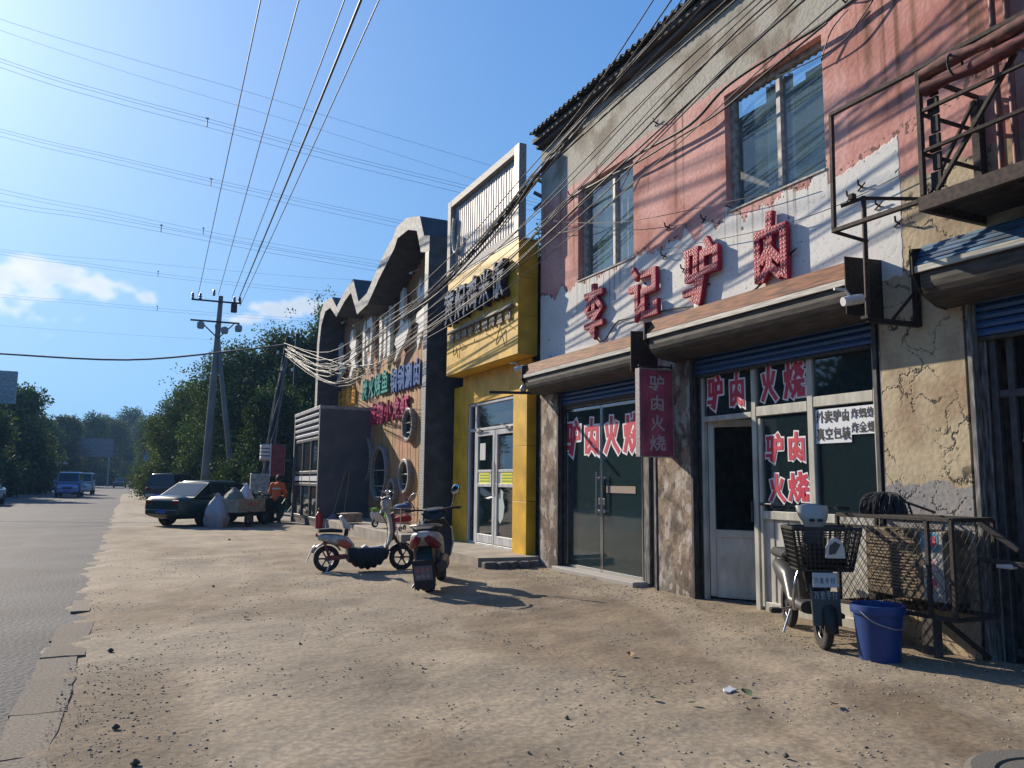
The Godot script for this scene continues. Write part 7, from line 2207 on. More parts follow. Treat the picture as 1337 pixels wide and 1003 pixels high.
	b.loft([oval(Vector3(0.92, 0.42, 0), Vector3(0.04, 0.02, 0), Vector3(0, 0, 0.14), 16, 3), oval(Vector3(0.98, 0.62, 0), Vector3(0.05, 0.02, 0), Vector3(0, 0, 0.17), 16, 3), oval(Vector3(0.98, 0.9, 0), Vector3(0.05, 0.02, 0), Vector3(0, 0, 0.13), 16, 3), oval(Vector3(0.97, 1.1, 0), Vector3(0.05, 0.02, 0), Vector3(0, 0, 0.08), 16, 3)])
	part("leg_shield", b, M(0.05, 0.05, 0.05, 0.4), c)
	b = MB.new()
	b.loft([oval(Vector3(-0.3, 0.62, 0), Vector3(0, 0.06, 0), Vector3(0, 0, 0.1), 16, 3), oval(Vector3(0.0, 0.60, 0), Vector3(0, 0.1, 0), Vector3(0, 0, 0.15), 16, 3), oval(Vector3(0.3, 0.5, 0), Vector3(0, 0.14, 0), Vector3(0, 0, 0.14), 16, 3), oval(Vector3(0.5, 0.33, 0), Vector3(0, 0.06, 0), Vector3(0, 0, 0.14), 16, 3), oval(Vector3(0.94, 0.33, 0), Vector3(0, 0.06, 0), Vector3(0, 0, 0.13), 16, 3)])
	part("body", b, M(0.05, 0.05, 0.05, 0.4), c)
	bx("seat", Vector3(0.0, 0.76, 0), Vector3(0.6, 0.1, 0.26), rub, c, 0.04)
	for sd in [1, -1]:
		b = MB.new()
		b.tube(spline([Vector3(0.55, 0.28, sd * 0.1), Vector3(0.62, 0.26, sd * 0.25)], 3), 0.014, 8)
		part("pedal_crank", b, chrome, c)
		bx("pedal", Vector3(0.66, 0.24 + 0.02 * sd, sd * 0.30), Vector3(0.1, 0.05, 0.11), rub, c, 0.012)
		b = MB.new()
		b.tube(spline([Vector3(0.95, 0.74, sd * 0.12), Vector3(1.02, 0.55, sd * 0.2), Vector3(0.95, 0.34, sd * 0.2), Vector3(0.8, 0.3, sd * 0.14)], 4), 0.014, 8)
		part("crash_bar", b, chrome, c)
		b = MB.new()
		b.tube(spline([Vector3(0.45, 0.25, sd * 0.1), Vector3(0.5, 0.02, sd * 0.19)], 2), 0.012, 6)
		part("stand_leg", b, chrome, c)
	# ---- the child's ride-on scooter and the toy trolley on the plinth
	var k := thing("child_scooter", "small green and white child's scooter standing on the plinth", "scooter", Vector3(5.75, 0.31, -20.2), 0.5)
	var green := M(0.10, 0.30, 0.035, 0.3)
	wheel(k, Vector3(0, 0.11, 0), 0.11, 0.05, M(0.5, 0.5, 0.5, 0.4), 5)
	wheel(k, Vector3(0.55, 0.11, 0), 0.11, 0.05, M(0.5, 0.5, 0.5, 0.4), 5)
	b = MB.new()
	b.loft([oval(Vector3(-0.12, 0.34, 0), Vector3(0, 0.05, 0), Vector3(0, 0, 0.07), 14, 3), oval(Vector3(0.0, 0.3, 0), Vector3(0, 0.13, 0), Vector3(0, 0, 0.12), 14, 3), oval(Vector3(0.15, 0.22, 0), Vector3(0, 0.09, 0), Vector3(0, 0, 0.11), 14, 3), oval(Vector3(0.4, 0.16, 0), Vector3(0, 0.03, 0), Vector3(0, 0, 0.1), 14, 3)])
	part("tail_body", b, M(0.55, 0.57, 0.55, 0.3), k)
	b = MB.new()
	b.loft([oval(Vector3(-0.14, 0.46, 0), Vector3(0, 0.02, 0), Vector3(0, 0, 0.08), 14, 3), oval(Vector3(0.0, 0.45, 0), Vector3(0, 0.06, 0), Vector3(0, 0, 0.11), 14, 3), oval(Vector3(0.12, 0.38, 0), Vector3(0, 0.05, 0), Vector3(0, 0, 0.1), 14, 3)])
	part("seat", b, green, k)
	b = MB.new()
	b.loft([oval(Vector3(0.4, 0.16, 0), Vector3(0.03, 0.0, 0), Vector3(0, 0, 0.1), 14, 3), oval(Vector3(0.47, 0.36, 0), Vector3(0.04, 0.0, 0), Vector3(0, 0, 0.12), 14, 3), oval(Vector3(0.44, 0.62, 0), Vector3(0.03, 0.0, 0), Vector3(0, 0, 0.06), 14, 3)])
	part("leg_shield", b, green, k)
	b = MB.new()
	b.tube([Vector3(0.46, 0.5, 0), Vector3(0.4, 0.86, 0)], 0.018, 8)
	part("stem", b, chrome, k)
	b = MB.new()
	b.ball(Vector3(0.42, 0.9, 0), Vector3(0.07, 0.06, 0.06), 12, 8)
	part("headlamp", b, M(0.5, 0.5, 0.5, 0.2), k)
	handlebar(k, Vector3(0.4, 0.88, 0), 0.22, 0.03, 0.04, rub, chrome)
	bx("orange_bag", Vector3(0.37, 0.66, 0.1), Vector3(0.1, 0.14, 0.12), M(0.5, 0.14, 0.03, 0.6), k, 0.03)
	var tr := thing("toy_trolley", "small wire trolley with a blue and a red bundle beside the child's scooter", "trolley", Vector3(6.02, 0.31, -18.75), 0.5)
	b = MB.new()
	for q in [[-0.28, -0.2], [0.28, -0.2], [0.28, 0.2], [-0.28, 0.2]]:
		b.tube([Vector3(q[0], 0.06, q[1]), Vector3(q[0] * 1.1, 0.55, q[1] * 1.1)], 0.011, 6)
	for y in [0.2, 0.38, 0.54]:
		for e in [[-1, -1, 1, -1], [1, -1, 1, 1], [1, 1, -1, 1], [-1, 1, -1, -1]]:
			b.tube([Vector3(0.3 * e[0], y, 0.215 * e[1]), Vector3(0.3 * e[2], y, 0.215 * e[3])], 0.008, 6)
	b.tube(spline([Vector3(0.3, 0.54, -0.2), Vector3(0.4, 0.85, -0.1), Vector3(0.4, 0.85, 0.1), Vector3(0.3, 0.54, 0.2)], 4), 0.013, 6)
	part("frame", b, chrome, tr)
	for q in [[-0.26, -0.18], [0.26, -0.18], [0.26, 0.18], [-0.26, 0.18]]:
		wheel(tr, Vector3(q[0], 0.06, q[1]), 0.06, 0.03, M(0.3, 0.3, 0.3), 3)
	for q in [["blue", 0.52, Color(0.05, 0.13, 0.3)], ["red", 0.24, Color(0.5, 0.03, 0.03)]]:
		var t := thing("cloth_bundle", "%s cloth bundle lying in the small wire trolley" % q[0], "bundle", Vector3(6.02, 0.31 + q[1], -18.75), 0.5, "bundles in the wire trolley")
		b = MB.new()
		b.ball(Vector3(0, 0.04, 0), Vector3(0.27, 0.09, 0.19), 16, 8)
		b.ball(Vector3(0.1, 0.08, 0.02), Vector3(0.13, 0.08, 0.12), 12, 6)
		part("cloth", b, W(q[2].r, q[2].g, q[2].b, 0.8, Vector3.ONE * 5), t)

# ---------------------------------------------------------------- small things
func build_small_things() -> void:
	var b: MB
	var iron := W(0.07, 0.05, 0.04, 0.75, Vector3.ONE * 4, 0.0, "rustn")
	# blue bucket
	var o := thing("bucket", "blue plastic bucket standing on the ground before the caged air conditioner", "bucket", Vector3(5.93, 0.0, -5.05))
	b = MB.new()
	b.lathe([Vector2(0, 0.012), Vector2(0.15, 0.012), Vector2(0.155, 0.0), Vector2(0.165, 0.01), Vector2(0.2, 0.40), Vector2(0.205, 0.41), Vector2(0.222, 0.41), Vector2(0.225, 0.44), Vector2(0.222, 0.48), Vector2(0.208, 0.485), Vector2(0.2, 0.47), Vector2(0.16, 0.03), Vector2(0, 0.03)], 36)
	part("body", b, M(0.005, 0.034, 0.16, 0.5), o)
	b = MB.new()
	b.tube(spline([Vector3(-0.22, 0.44, 0), Vector3(-0.2, 0.36, 0.13), Vector3(0, 0.3, 0.22), Vector3(0.2, 0.36, 0.13), Vector3(0.22, 0.44, 0)], 5), 0.006, 6)
	part("handle", b, M(0.3, 0.3, 0.3, 0.4, 0.6), o)
	# caged air conditioner
	o = fthing("air_conditioner", "beige air conditioner with a pink sticker inside the wire cage", "air conditioner", -5.62, 0.46, 0.06)
	bx("case", Vector3(0.46, 0.34, 0.16), Vector3(0.86, 0.62, 0.3), W(0.28, 0.21, 0.13, 0.6, Vector3(1, 0.6, 1), 0.0, "rustn"), o, 0.015)
	b = MB.new()
	for k in 16:
		b.box(Vector3(0.33, 0.12 + k * 0.03, 0.313), Vector3(0.5, 0.012, 0.006))
	part("fan_grille", b, M(0.25, 0.19, 0.12, 0.7), o, true)
	bx("side_panel", Vector3(0.755, 0.34, 0.315), Vector3(0.2, 0.6, 0.012), M(0.36, 0.36, 0.34, 0.5), o, 0.004)
	bx("blue_sticker", Vector3(0.73, 0.55, 0.323), Vector3(0.17, 0.15, 0.003), M(0.05, 0.28, 0.42, 0.5), o)
	bx("pink_print", Vector3(0.745, 0.56, 0.326), Vector3(0.1, 0.09, 0.002), M(0.6, 0.1, 0.16, 0.5), o)
	bx("pink_print", Vector3(0.74, 0.20, 0.323), Vector3(0.09, 0.07, 0.002), M(0.5, 0.12, 0.18, 0.5), o)
	bx("pink_print", Vector3(0.75, 0.36, 0.323), Vector3(0.1, 0.1, 0.002), M(0.55, 0.38, 0.4, 0.5), o)
	for x in [0.1, 0.82]: bx("foot", Vector3(x, 0.0, 0.16), Vector3(0.07, 0.05, 0.32), iron, o)
	o = fthing("wire_cage", "rusty diamond-wire cage on angle iron round the air conditioner", "cage", -5.74, 0.40, 0.02)
	var w := 1.2; var h := 0.82; var d := 0.54
	for q in [[0, 0, 0, w, 0, 0], [0, h, 0, w, h, 0], [0, 0, d, w, 0, d], [0, h, d, w, h, d], [0, 0, 0, 0, h, 0], [w, 0, 0, w, h, 0], [0, 0, d, 0, h, d], [w, 0, d, w, h, d], [0, h, 0, 0, h, d], [w, h, 0, w, h, d], [0, 0, 0, 0, 0, d], [w, 0, 0, w, 0, d], [0.97, 0, d, 0.97, h, d]]:
		b = MB.new()
		b.bar(Vector3(q[0], q[1], q[2]), Vector3(q[3], q[4], q[5]), 0.035)
		part("angle_iron", b, iron, o)
	b = MB.new()
	var cell := 0.085
	for face in 3:
		var L: float = [w, d, d][face]
		var map := func(u: float, v: float, s: float) -> Vector3:
			if face == 0: return Vector3(u, v, d + s)
			if face == 1: return Vector3(w + s, v, u)
			return Vector3(s, v, u)
		for sg: float in [-1.0, 1.0]:
			var n := int((L + h) / cell) + 1
			for i in range(-n, n + 1):
				var c := i * cell
				# the line v = sg * u * 1.25 + c clipped to the face
				var pp := []
				for t in 60:
					var u := L * t / 59.0
					var v := sg * u * 1.3 + c * 1.3
					if v >= 0 and v <= h: pp.append((map as Callable).call(u, v, 0.006 * sg))
				if pp.size() > 2: b.tube([pp[0], pp[-1]], 0.0035, 4, false)
	part("wire_mesh", b, M(0.09, 0.08, 0.07, 0.6, 0.4), o, true)
	for x in [0.15, 1.1]:
		b = MB.new()
		b.bar(Vector3(x, -0.02, d), Vector3(x, -0.36, 0.0), 0.035)
		part("strut", b, iron, o)
	bx("prop", Vector3(0.75, -0.22, 0.25), Vector3(0.12, 0.36, 0.12), W(0.12, 0.1, 0.09), o, 0.01)
	o = fthing("tilted_shelf", "dark slanting iron bracket beyond the cage by the cracked pillar", "bracket", -4.6, 1.0, 0.02)
	b = MB.new()
	b.bar(Vector3(0, 0.2, 0.1), Vector3(0.32, -0.02, 0.06), 0.05)
	b.bar(Vector3(0.0, -0.12, 0.1), Vector3(0.36, -0.14, 0.06), 0.04)
	part("bracket_bar", b, M(0.03, 0.028, 0.026, 0.7), o)
	bx("white_block", Vector3(0.2, -0.16, 0.06), Vector3(0.14, 0.04, 0.08), M(0.5, 0.5, 0.5, 0.6), o, 0.006)
	# mop on top of the cage
	o = thing("mop_head", "dark string mop head drying on top of the wire cage", "mop", Vector3(6.45, 1.24, -5.36))
	b = MB.new()
	for i in 220:
		var a := rng.randf() * TAU
		var r := 0.2 * sqrt(rng.randf())
		a += 0.0
		var j := Vector3(rng.randf_range(-0.03, 0.03), rng.randf_range(-0.015, 0.03), rng.randf_range(-0.03, 0.03))
		b.tube(spline([Vector3(0, 0.17, 0) + j, Vector3(cos(a) * r * 0.6, 0.165, sin(a) * r * 0.6) + j, Vector3(cos(a + 0.2) * r, 0.09 * (1.0 - r * 2.0) + 0.04, sin(a + 0.2) * r) + j, Vector3(cos(a + 0.3) * r * 1.15, 0.0, sin(a + 0.3) * r * 1.15)], 2), 0.0055, 4)
	part("strands", b, M(0.04, 0.038, 0.045, 0.9), o, true)
	b = MB.new()
	b.tube([Vector3(0, 0.18, 0), Vector3(0.3, 0.02, 0.3)], 0.012, 8)
	part("handle", b, M(0.1, 0.06, 0.04), o)
	# security cameras and lamps
	for q in [["security_camera", "white security camera on the yellow shop's corner under the sign box", Vector3(6.5, 3.62, -13.35), 2.5], ["security_camera", "white security camera hanging at the right end of the middle shutter box", Vector3(6.28, 3.30, -5.48), 2.9]]:
		o = thing(q[0], q[1], "camera", q[2], q[3])
		b = MB.new()
		b.lathe([Vector2(0, -0.11), Vector2(0.045, -0.11), Vector2(0.05, -0.05), Vector2(0.05, 0.1), Vector2(0.03, 0.12), Vector2(0, 0.12)], 16, Vector3.ZERO, Basis(Vector3.BACK, PI / 2 - 0.2))
		part("barrel", b, M(0.6, 0.6, 0.6, 0.35), o)
		b = MB.new()
		b.lathe([Vector2(0, 0.0), Vector2(0.036, 0.0), Vector2(0.03, 0.012), Vector2(0, 0.012)], 14, Vector3(-0.115, -0.025, 0), Basis(Vector3.BACK, PI / 2 - 0.2))
		part("lens", b, M(0.02, 0.02, 0.025, 0.1), o)
		b = MB.new()
		b.tube([Vector3(0.03, 0.04, 0), Vector3(0.08, 0.1, 0), Vector3(0.2, 0.1, 0.0)], 0.014, 8)
		part("arm", b, M(0.5, 0.5, 0.5, 0.4), o)
	o = thing("wall_lamp", "small dusty bulb lamp hanging on a bar left of the first shutter box", "lamp", Vector3(6.45, 3.02, -13.2))
	b = MB.new()
	b.bar(Vector3(-0.55, 0.12, -0.2), Vector3(0.36, 0.12, 0.15), 0.05)
	part("bar", b, M(0.03, 0.027, 0.025, 0.7, 0.2), o)
	b = MB.new()
	b.lathe([Vector2(0, 0.14), Vector2(0.05, 0.15), Vector2(0.07, 0.2), Vector2(0.03, 0.27), Vector2(0.0, 0.28)], 14, Vector3(0.05, 0.0, 0))
	part("bulb_cover", b, M(0.4, 0.4, 0.38, 0.4), o)
	# things round the porch
	o = thing("cardboard_box", "pale cardboard box lying on the plinth's edge by the porch", "box", Vector3(5.72, 0.33, -22.5), 0.3)
	bx("carton", Vector3(0, 0.13, 0), Vector3(0.5, 0.26, 0.36), W(0.42, 0.34, 0.26, 0.85), o, 0.01)
	bx("flap", Vector3(-0.3, 0.24, 0), Vector3(0.16, 0.012, 0.34), W(0.42, 0.34, 0.26, 0.85), o)
	o = thing("fire_extinguisher", "red fire extinguisher standing at the porch's near corner", "fire extinguisher", Vector3(5.42, 0.0, -25.35))
	b = MB.new()
	b.lathe([Vector2(0, 0), Vector2(0.1, 0.0), Vector2(0.1, 0.42), Vector2(0.05, 0.5), Vector2(0.03, 0.52), Vector2(0.03, 0.58), Vector2(0, 0.58)], 18)
	part("cylinder", b, M(0.4, 0.02, 0.03, 0.3), o)
	bx("valve", Vector3(0, 0.6, 0), Vector3(0.05, 0.06, 0.14), M(0.03, 0.03, 0.03), o, 0.01)
	b = MB.new()
	b.tube(spline([Vector3(0.03, 0.58, 0), Vector3(0.12, 0.5, 0), Vector3(0.11, 0.2, 0.03)], 4), 0.012, 6)
	part("hose", b, M(0.02, 0.02, 0.02), o)
	for i in 2:
		o = thing("broom", ["broom leaning on the porch's dark side wall, the lower-leaning one", "broom leaning more upright against the porch's dark side wall"][i], "broom", Vector3(5.85 + 0.35 * i, 0.3, -25.35))
		b = MB.new()
		b.tube([Vector3(0, 0.12, 0), Vector3(0.42 - 0.22 * i, 1.5, -0.25)], 0.014, 8)
		part("handle", b, M(0.3, 0.2, 0.1, 0.6), o)
		b = MB.new()
		b.loft([oval(Vector3(0.03, 0.14, 0), Vector3(0.05, 0, 0), Vector3(0, 0, 0.03), 10), oval(Vector3(-0.02, 0.0, 0.02), Vector3(0.16, 0, 0), Vector3(0, 0, 0.05), 10)])
		part("brush", b, M(0.2, 0.2, 0.22, 0.9), o)
	o = thing("red_light_box", "dull red light box with a pale rim mounted beside the porch", "sign", Vector3(5.02, 1.62, -31.0), -0.2)
	bx("box", Vector3(0, 0.6, 0), Vector3(0.5, 1.2, 0.2), W(0.25, 0.04, 0.03, 0.5), o, 0.02)
	bx("rim", Vector3(-0.27, 0.6, 0), Vector3(0.05, 1.24, 0.22), M(0.5, 0.5, 0.5, 0.4), o, 0.01)
	bx("mount", Vector3(0.34, 0.6, -0.05), Vector3(0.2, 0.06, 0.06), M(0.1, 0.1, 0.1), o)
	o = thing("meter_box", "grey electric meter box strapped to the leaning pole", "meter box", Vector3(5.2, 0.9, -36.7))
	bx("case", Vector3(0, 0.4, 0), Vector3(0.8, 0.9, 0.3), W(0.42, 0.42, 0.4, 0.6), o, 0.02)
	bx("door", Vector3(0, 0.4, 0.155), Vector3(0.66, 0.74, 0.02), W(0.36, 0.36, 0.35, 0.6), o, 0.008)
	o = thing("outdoor_unit", "small white ventilation unit left of the red light box", "air conditioner", Vector3(4.7, 2.2, -31.6))
	for k in 4: bx("louvre", Vector3(0, 0.12 + k * 0.14, 0), Vector3(0.5, 0.1, 0.3), M(0.55, 0.55, 0.55, 0.5), o, 0.01)
	bx("back", Vector3(0, 0.32, -0.16), Vector3(0.5, 0.64, 0.03), M(0.4, 0.4, 0.4, 0.5), o)
	o = thing("parked_bicycle", "dark parked bicycle beside the person at the porch", "bicycle", Vector3(4.95, 0.0, -30.4), 0.4)
	for x in [0.0, 1.05]: wheel(o, Vector3(x, 0.32, 0), 0.32, 0.045, M(0.3, 0.3, 0.3, 0.4, 0.6), 12)
	b = MB.new()
	for q in ["0,0.32,0 0.35,0.8,0 0.9,0.85,0 0.45,0.3,0 0,0.32,0", "0.35,0.85,0 0.45,0.3,0", "0.86,1.0,0 0.92,0.8,0 1.05,0.32,0"]: b.tube(pts(q), 0.016, 6)
	b.tube(pts("0.84,1.0,-0.28 0.9,1.0,0 0.84,1.0,0.28"), 0.013, 6)
	part("frame", b, M(0.02, 0.10, 0.04, 0.5), o)
	bx("saddle", Vector3(0.33, 0.9, 0), Vector3(0.24, 0.06, 0.14), M(0.02, 0.02, 0.02), o, 0.02)
	# litter and leaves on the ground
	var leafm := M(0.05, 0.09, 0.03, 0.6)
	var lv := [["curled green leaf near the white paper on the forecourt", 940, 4.05, -4.55, 0.11, 0], ["small green leaf left of the white paper", 920, 3.55, -4.62, 0.07, 0], ["green leaf lying flat at the left of the leaf group", 900, 3.42, -4.86, 0.08, 0], ["dry yellow leaf beside the concrete path", 0, 3.98, -5.95, 0.09, 1], ["dry brown leaf on the lower concrete path", 0, 4.45, -4.15, 0.09, 1], ["dark wet leaf near the photo's bottom centre-right", 0, 3.55, -5.6, 0.07, 2], ["small dark leaf in the middle of the forecourt", 0, 2.2, -6.3, 0.06, 2], ["dark leaf near the left of the forecourt", 0, 1.2, -9.2, 0.07, 2]]
	for q in lv:
		o = thing("fallen_leaf", q[0], "leaf", Vector3(q[2], gh(q[2], q[3]) + 0.012, q[3]), q[2] * 5.0)
		b = MB.new()
		b.flat()
		var s: float = q[4]
		var rows := []
		for i in 7:
			var f := i / 6.0
			var wd := s * 0.36 * sin(PI * clampf(f, 0.03, 0.97))
			var y := s * 0.25 * f * f
			rows.append([Vector3(f * s, y + wd * 0.45, wd), Vector3(f * s, y, 0), Vector3(f * s, y + wd * 0.45, -wd)])
		for i in 6:
			for k in 2: b.quad(rows[i][k], rows[i + 1][k], rows[i + 1][k + 1], rows[i][k + 1])
		part("blade", b, [leafm, M(0.30, 0.19, 0.08, 0.8), M(0.03, 0.028, 0.022, 0.7)][q[5]], o)
	o = thing("paper_scrap", "crumpled white paper scrap on the concrete path's edge", "litter", Vector3(4.02, gh(4.02, -4.75) + 0.015, -4.75), 0.4)
	b = MB.new()
	b.prism(poly("-0.07,0 -0.03,0.03 0.02,0.025 0.08,0.035 0.06,0.0 0.07,-0.03 0.0,-0.025 -0.05,-0.035"), -0.004, 0.006)
	var pm := part("scrap", b, M(0.65, 0.65, 0.65, 0.7), o)
	pm.rotation.x = -PI / 2 + 0.2
	var st := [["dark stone lying in the middle of the near forecourt", 2.62, -4.65, 0.035], ["small stone near the bottom of the photo, left of the manhole", 3.35, -3.5, 0.04], ["grey stone by the kerb's broken gap", -0.05, -7.9, 0.05], ["dark stone on the road beside the kerb", -2.4, -12.5, 0.06], ["pale stone on the far forecourt before the tricycle", 2.3, -20.8, 0.06], ["dark stone left of the motor scooter", 1.5, -7.6, 0.03], ["angular stone in the dark kerb dirt", 0.12, -4.8, 0.05], ["flat stone in the dark kerb dirt, nearer the road", 0.02, -5.5, 0.045], ["small reddish stone on the forecourt's left", 1.15, -12.0, 0.04]]
	for q in st:
		o = thing("stone", q[0], "stone", Vector3(q[1], (gh(q[1], q[2]) if q[1] > -0.3 else -0.03) + q[3] * 0.3, q[2]), q[1] * 3)
		b = MB.new()
		var rk := []
		for u in 5:
			var ring := PackedVector3Array()
			for t in 8:
				var w2: float = q[3] * [0.55, 0.95, 0.9, 0.6, 0.2][u] * rng.randf_range(0.7, 1.15) * 0.6
				ring.append(Vector3(sin(TAU * t / 8.0) * w2, q[3] * (u - 1.5) * 0.16, cos(TAU * t / 8.0) * w2 * 0.8))
			rk.append(ring)
		b.loft(rk, true, false)
		part("rock", b, W(0.10 + 0.03 * (int(absf(q[1]) * 10) % 4), 0.09 + 0.028 * (int(absf(q[1]) * 10) % 4), 0.08, 0.95, Vector3.ONE * 8, 0.0, "grain"), o)
	# the manhole cover at the bottom edge
	o = thing("manhole_cover", "round concrete manhole cover half under the photo's lower right edge", "manhole cover", Vector3(4.42, 0.0, -2.6))
	b = MB.new()
	b.lathe([Vector2(0.36, 0.0), Vector2(0.36, 0.03), Vector2(0.47, 0.035), Vector2(0.5, 0.02), Vector2(0.52, -0.05)], 48)
	part("ring", b, W(0.2, 0.18, 0.15, 0.9, Vector3.ONE * 2, 0.0, "grain"), o)
	b = MB.new()
	b.lathe([Vector2(0.34, -0.02), Vector2(0.34, 0.024), Vector2(0.0, 0.028)], 48)
	for i in 4: b.bar(Vector3(-0.24, 0.03, -0.18 + i * 0.12), Vector3(0.24, 0.03, -0.18 + i * 0.12), 0.03, 0.012)
	part("lid", b, W(0.17, 0.155, 0.13, 0.9, Vector3.ONE * 2, 0.0, "grain"), o)

# ---------------------------------------------------------------- the person in orange, built as a smooth field of tapered bones
func field_mesh(bones: Array, cell: float, blend: float) -> ArrayMesh:
	var lo := Vector3(1e9, 1e9, 1e9); var hi := -lo
	for q in bones:
		for e in 2:
			var r: Vector3 = Vector3.ONE * (float(q[2 + e]) + cell * 2.0)
			lo = lo.min(q[e] - r); hi = hi.max(q[e] + r)
	var n := Vector3i(((hi - lo) / cell).ceil()) + Vector3i.ONE
	var v := PackedFloat32Array()
	v.resize(n.x * n.y * n.z)
	v.fill(1.0)
	for q in bones:
		var a: Vector3 = q[0]; var c: Vector3 = q[1]
		var ra: float = q[2]; var rc: float = q[3]
		var rm := maxf(ra, rc) + blend + cell * 2.0
		var i0 := Vector3i(((a.min(c) - Vector3.ONE * rm - lo) / cell).floor()).clamp(Vector3i.ZERO, n - Vector3i.ONE)
		var i1 := Vector3i(((a.max(c) + Vector3.ONE * rm - lo) / cell).ceil()).clamp(Vector3i.ZERO, n - Vector3i.ONE)
		var d := c - a
		var dd := maxf(d.length_squared(), 1e-8)
		for k in range(i0.z, i1.z + 1):
			for j in range(i0.y, i1.y + 1):
				for i in range(i0.x, i1.x + 1):
					var p := lo + Vector3(i, j, k) * cell
					var t := clampf((p - a).dot(d) / dd, 0.0, 1.0)
					var s := (p - a - d * t).length() - lerpf(ra, rc, t)
					var at := i + n.x * (j + n.y * k)
					var o := v[at]
					var h := maxf(blend - absf(o - s), 0.0) / blend
					v[at] = minf(o, s) - h * h * blend * 0.25
	var id := {}
	var vs := PackedVector3Array()
	var st := SurfaceTool.new()
	st.begin(Mesh.PRIMITIVE_TRIANGLES)
	st.set_smooth_group(0)
	var offs := [0, 1, n.x, n.x + 1, n.x * n.y, n.x * n.y + 1, n.x * n.y + n.x, n.x * n.y + n.x + 1]
	var edges := [[0, 1], [0, 2], [0, 4], [1, 3], [1, 5], [2, 3], [2, 6], [4, 5], [4, 6], [3, 7], [5, 7], [6, 7]]
	for k in n.z - 1:
		for j in n.y - 1:
			for i in n.x - 1:
				var at := i + n.x * (j + n.y * k)
				var neg := 0
				for c in 8:
					if v[at + offs[c]] < 0.0: neg += 1
				if neg == 0 or neg == 8: continue
				var sum := Vector3.ZERO
				var m := 0
				for e in edges:
					var x0 := v[at + offs[e[0]]]; var x1 := v[at + offs[e[1]]]
					if (x0 < 0.0) != (x1 < 0.0):
						var t := x0 / (x0 - x1)
						var p0 := Vector3(e[0] & 1, (e[0] >> 1) & 1, e[0] >> 2)
						var p1 := Vector3(e[1] & 1, (e[1] >> 1) & 1, e[1] >> 2)
						sum += p0.lerp(p1, t)
						m += 1
				id[at] = vs.size()
				vs.append(lo + (Vector3(i, j, k) + sum / m) * cell)
	for at in id:
		var i: int = at % n.x
		var j: int = (at / n.x) % n.y
		var k: int = at / (n.x * n.y)
		for ax in 3:
			var step: int = [1, n.x, n.x * n.y][ax]
			var u: int = [n.x, n.x * n.y, 1][ax]
			var w: int = [n.x * n.y, 1, n.x][ax]
			var x0 := v[at]; var x1 := v[at + step]
			if (x0 < 0.0) == (x1 < 0.0): continue
			if not (id.has(at - u) and id.has(at - w) and id.has(at - u - w)): continue
			var q := [vs[id[at]], vs[id[at - u]], vs[id[at - u - w]], vs[id[at - w]]]
			if x0 < 0.0: q.reverse()
			for t in [0, 1, 2, 0, 2, 3]: st.add_vertex(q[t])
	st.generate_normals()
	return st.commit()

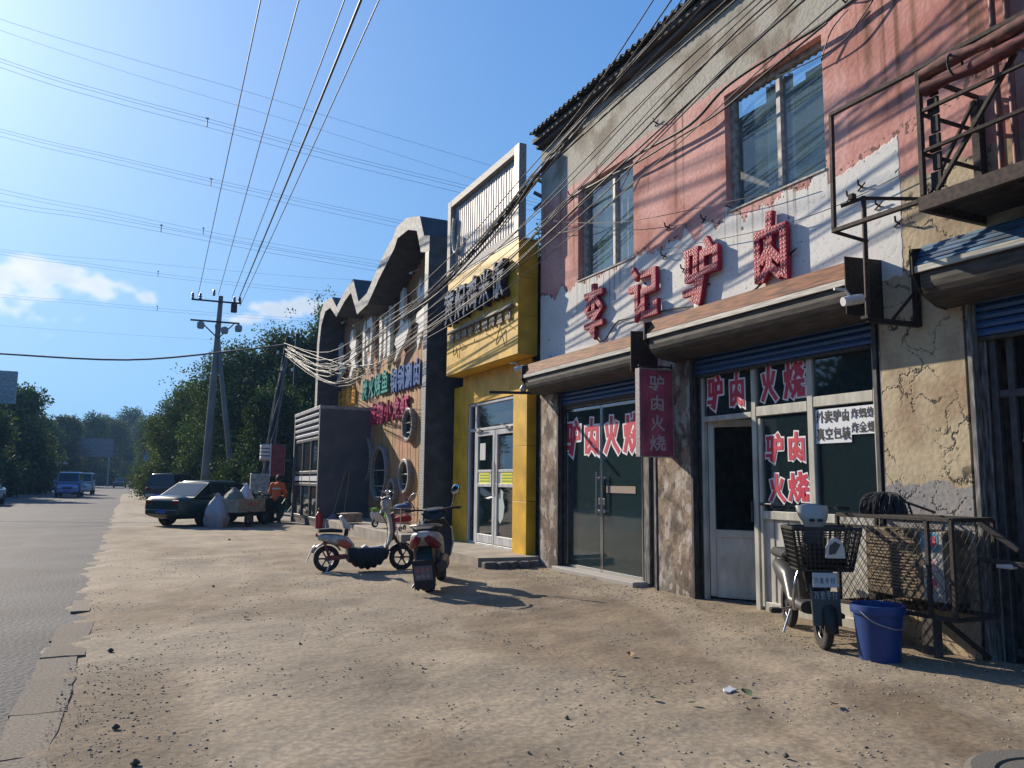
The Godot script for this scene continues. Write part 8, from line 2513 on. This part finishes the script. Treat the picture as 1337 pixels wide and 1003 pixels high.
func build_person() -> void:
	# faces +z here; turned so that the back is to the camera
	var o := thing("person", "person in an orange jacket and dark trousers, back turned, beside the tricycle", "person", Vector3(4.72, 0.0, -29.2), PI - 0.5)
	var hip := Vector3(0, 0.84, 0); var chest := Vector3(0, 1.18, 0.08); var neck := Vector3(0, 1.36, 0.13); var head := Vector3(0, 1.5, 0.19)
	var shL := Vector3(0.17, 1.31, 0.1); var shR := Vector3(-0.17, 1.31, 0.1)
	var elL := Vector3(0.27, 1.06, 0.14); var elR := Vector3(-0.28, 1.05, 0.12)
	var wrL := Vector3(0.22, 0.92, 0.34); var wrR := Vector3(-0.2, 0.9, 0.33)
	var hL := Vector3(0.09, 0.82, 0); var hR := Vector3(-0.09, 0.82, 0)
	var kL := Vector3(0.1, 0.46, 0.04); var kR := Vector3(-0.13, 0.46, 0.0)
	var aL := Vector3(0.11, 0.08, -0.02); var aR := Vector3(-0.16, 0.08, -0.08)
	var body := [[hip, chest, 0.12, 0.125], [chest, neck, 0.11, 0.055], [neck, head, 0.05, 0.07], [head, head + Vector3(0, 0.06, -0.01), 0.085, 0.088], [head + Vector3(0, -0.03, 0.05), head + Vector3(0, -0.06, 0.06), 0.05, 0.04], [head + Vector3(0, 0, 0.08), head + Vector3(0, -0.02, 0.10), 0.018, 0.014],
		[head + Vector3(0.085, 0.01, 0), head + Vector3(0.09, 0.03, -0.01), 0.015, 0.018], [head + Vector3(-0.085, 0.01, 0), head + Vector3(-0.09, 0.03, -0.01), 0.015, 0.018],
		[chest + Vector3(0, 0.08, 0), shL, 0.1, 0.065], [chest + Vector3(0, 0.08, 0), shR, 0.1, 0.065], [shL, elL, 0.055, 0.043], [shR, elR, 0.055, 0.043], [elL, wrL, 0.042, 0.03], [elR, wrR, 0.042, 0.03],
		[hip, hL, 0.11, 0.1], [hip, hR, 0.11, 0.1], [hL, kL, 0.092, 0.062], [hR, kR, 0.092, 0.062], [kL, aL, 0.058, 0.04], [kR, aR, 0.058, 0.04]]
	for sd in 2:
		var w: Vector3 = wrL if sd == 0 else wrR
		var f := Vector3(0, -0.25, 0.97).normalized()
		var x := Vector3(1, 0, 0) * (1 if sd == 0 else -1)
		body.append([w, w + f * 0.08, 0.028, 0.036])
		for k in 4:
			var base := w + f * 0.085 + x * (k - 1.5) * 0.019
			var mid := base + f * (0.035 + 0.004 * (k % 3)) + Vector3(0, -0.012, 0)
			body.append([base, mid, 0.010, 0.009])
			body.append([mid, mid + Vector3(0, -0.03, 0.012), 0.009, 0.008])
		body.append([w + f * 0.03 - x * 0.025, w + f * 0.07 - x * 0.06 + Vector3(0, -0.015, 0), 0.012, 0.009])
	part("body", field_mesh(body, 0.016, 0.03), M(0.30, 0.17, 0.11, 0.6), o)
	var g := 0.022
	part("jacket", field_mesh([[hip + Vector3(0, 0.02, 0), chest, 0.135 + g, 0.135 + g], [chest, neck + Vector3(0, -0.03, 0), 0.125 + g, 0.065 + g], [chest + Vector3(0, 0.08, 0), shL, 0.1 + g, 0.068 + g], [chest + Vector3(0, 0.08, 0), shR, 0.1 + g, 0.068 + g], [shL, elL, 0.06 + g, 0.05 + g], [shR, elR, 0.06 + g, 0.05 + g], [elL, wrL.lerp(elL, 0.12), 0.048 + g, 0.036 + g], [elR, wrR.lerp(elR, 0.12), 0.048 + g, 0.036 + g]], 0.02, 0.05), M(0.8, 0.12, 0.025, 0.75), o)
	part("trousers", field_mesh([[hip, hL, 0.13, 0.115], [hip, hR, 0.13, 0.115], [hL, kL, 0.108, 0.082], [hR, kR, 0.108, 0.082], [kL, aL, 0.08, 0.066], [kR, aR, 0.08, 0.066]], 0.02, 0.05), M(0.022, 0.024, 0.032, 0.85), o)
	part("hair", field_mesh([[head + Vector3(0, 0.05, -0.02), head + Vector3(0, 0.09, 0.0), 0.098, 0.085], [head + Vector3(0, 0.0, -0.05), head + Vector3(0, -0.03, -0.05), 0.065, 0.05]], 0.014, 0.03), M(0.03, 0.02, 0.015, 0.7), o)
	for q in [aL, aR]:
		part("shoe", field_mesh([[q + Vector3(0, -0.03, -0.02), q + Vector3(0, -0.045, 0.15), 0.05, 0.036]], 0.014, 0.02), M(0.02, 0.02, 0.02, 0.7), o)
	var b := MB.new()
	var ring := []
	for i in 2:
		var rr := oval(chest + Vector3(0, -0.02 + i * 0.05, -0.015), Vector3(0.172, 0, 0), Vector3(0, 0, 0.165), 24)
		ring.append(rr)
	b.loft(ring, false)
	part("reflective_stripe", b, M(0.6, 0.6, 0.5, 0.3), o)
